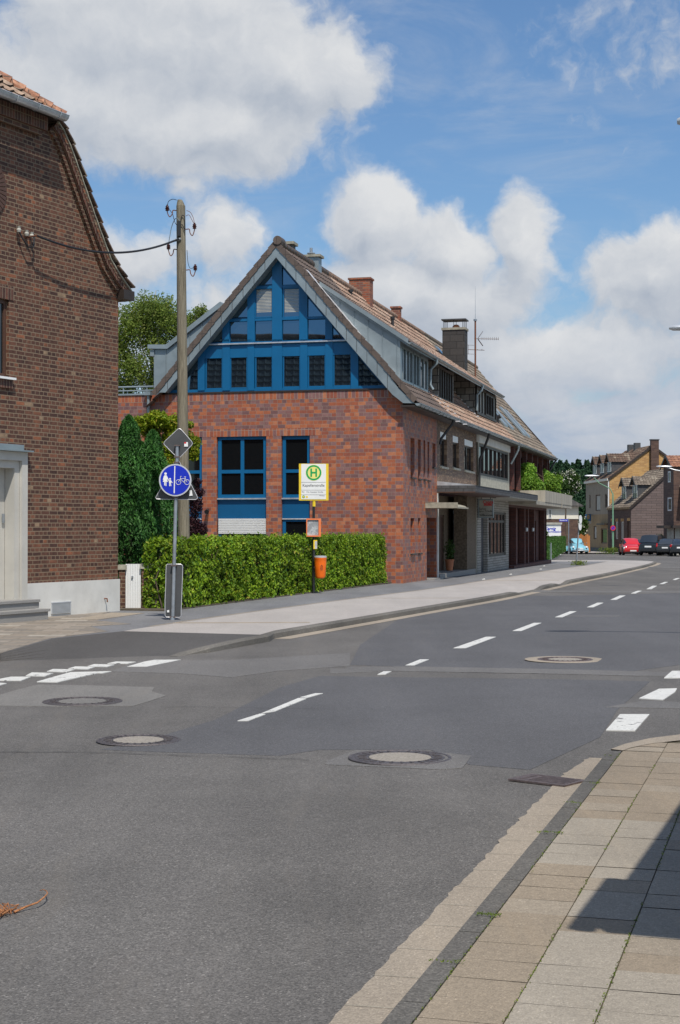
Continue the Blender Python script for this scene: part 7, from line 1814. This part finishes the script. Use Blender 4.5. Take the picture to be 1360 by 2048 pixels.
# the light blue rounded classic
BB = [(2.0, .36, .44, .50, .52, .40), (1.9, .30, .46, .62, .68, .52), (1.6, .24, .5, .74, .84, .60), (1.2, .22, .52, .82, .94, .68), (.8, .22, .52, .86, .99, .78), (.2, .22, .55, .90, 1.0, .84), (-.8, .22, .55, .92, 1.02, .86), (-1.2, .24, .55, .92, 1.02, .76), (-1.6, .28, .55, .80, .92, .62), (-1.95, .34, .5, .56, .64, .42)]
GB = [(.72, .96, .76, .66, .94), (.40, 1.32, .76, .58, .94), (-.10, 1.46, .77, .60, .94), (-.75, 1.42, .76, .58, .94), (-1.45, 1.00, .64, .50, .92)]
Yb = 144.; x = (1152.5 - 680) / F * Yb
e, hw, qd = car('classic_car', (x, Yb, hz(Yb) - .10), 178, 'light blue rounded vintage car parked in the side street', None, BB, GB, 1.60, 'paint_blue', (1.25, -1.2), 4, 'beetle')
for wx, rl in ((1.32, .62), (-1.22, .62)):
    for s in (1, -1):
        mb = MB(); rows = []
        for i in range(9):
            th_ = -.15 + i / 8 * (PI + .3); cx_, cz_ = wx + rl * .92 * math.cos(th_), .33 + .46 * math.sin(th_); rows.append([(wx + (cx_ - wx) * (1 - .15 * k / 5), s * (hw * .50 + hw * .52 * math.sin(k / 5 * PI / 2)), .33 + (cz_ - .33) * (.55 + .45 * math.cos(k / 5 * PI / 2 * .9))) for k in range(6)])
        mb.grid(rows); mb.build('fender', 'paint_blue', e)
for s in (1, -1):
    mb = MB(); mb.lathe([(0, .06), (.08, .045), (.10, .0)], n=14); mb.xf(Matrix.Translation((1.86, s * hw * .76, .66)) @ Matrix.Rotation(PI / 2 - .5, 4, 'Y')); mb.build('headlight', 'headlight_glass', e)
mb = MB(); mb.tube([(1.98, -.72, .36), (2.10, -.4, .36), (2.12, 0, .36), (2.10, .4, .36), (1.98, .72, .36)], .05, 8); mb.build('bumper', 'galv', e); MB().box(2.12, 2.14, -.24, .24, .46, .57).build('number_plate', 'sign_white', e)
for s in (1, -1): mb = MB(); mb.lathe([(0, -.06), (.07, 0), (0, .06)], (.6, s * (hw + .05), 1.02), 10); mb.build('wing_mirror', 'galv', e)

# ================================================================== house right of the camera that throws the shadow on the slabs
FS = Frame((1.56, 4.66, 0), 19.0)
H = empty('flat_roofed_house', FS.o, 'flat-roofed brick house beside the right pavement, casting its shadow on the slabs', 'house', FS.deg)
MB().box(.45, 7, .4, 6.0, -.2, 2.78).build('wall', 'brick_house_dark', H); MB().box(0, 7.4, 0, 6.3, 2.8, 3.0).build('roof', 'slate_dark', H)
mb = MB(); mb.tube([(-.06, -.05, 2.93), (-.06, .9, 2.93)], .06, 10); mb.build('gutter', 'zinc', H)
window(H, (0, 0, 0), 0, .449, 1.5, 2.7, 1.0, 2.2, 'white_frame', mull=1, fw=.07, out=-1)
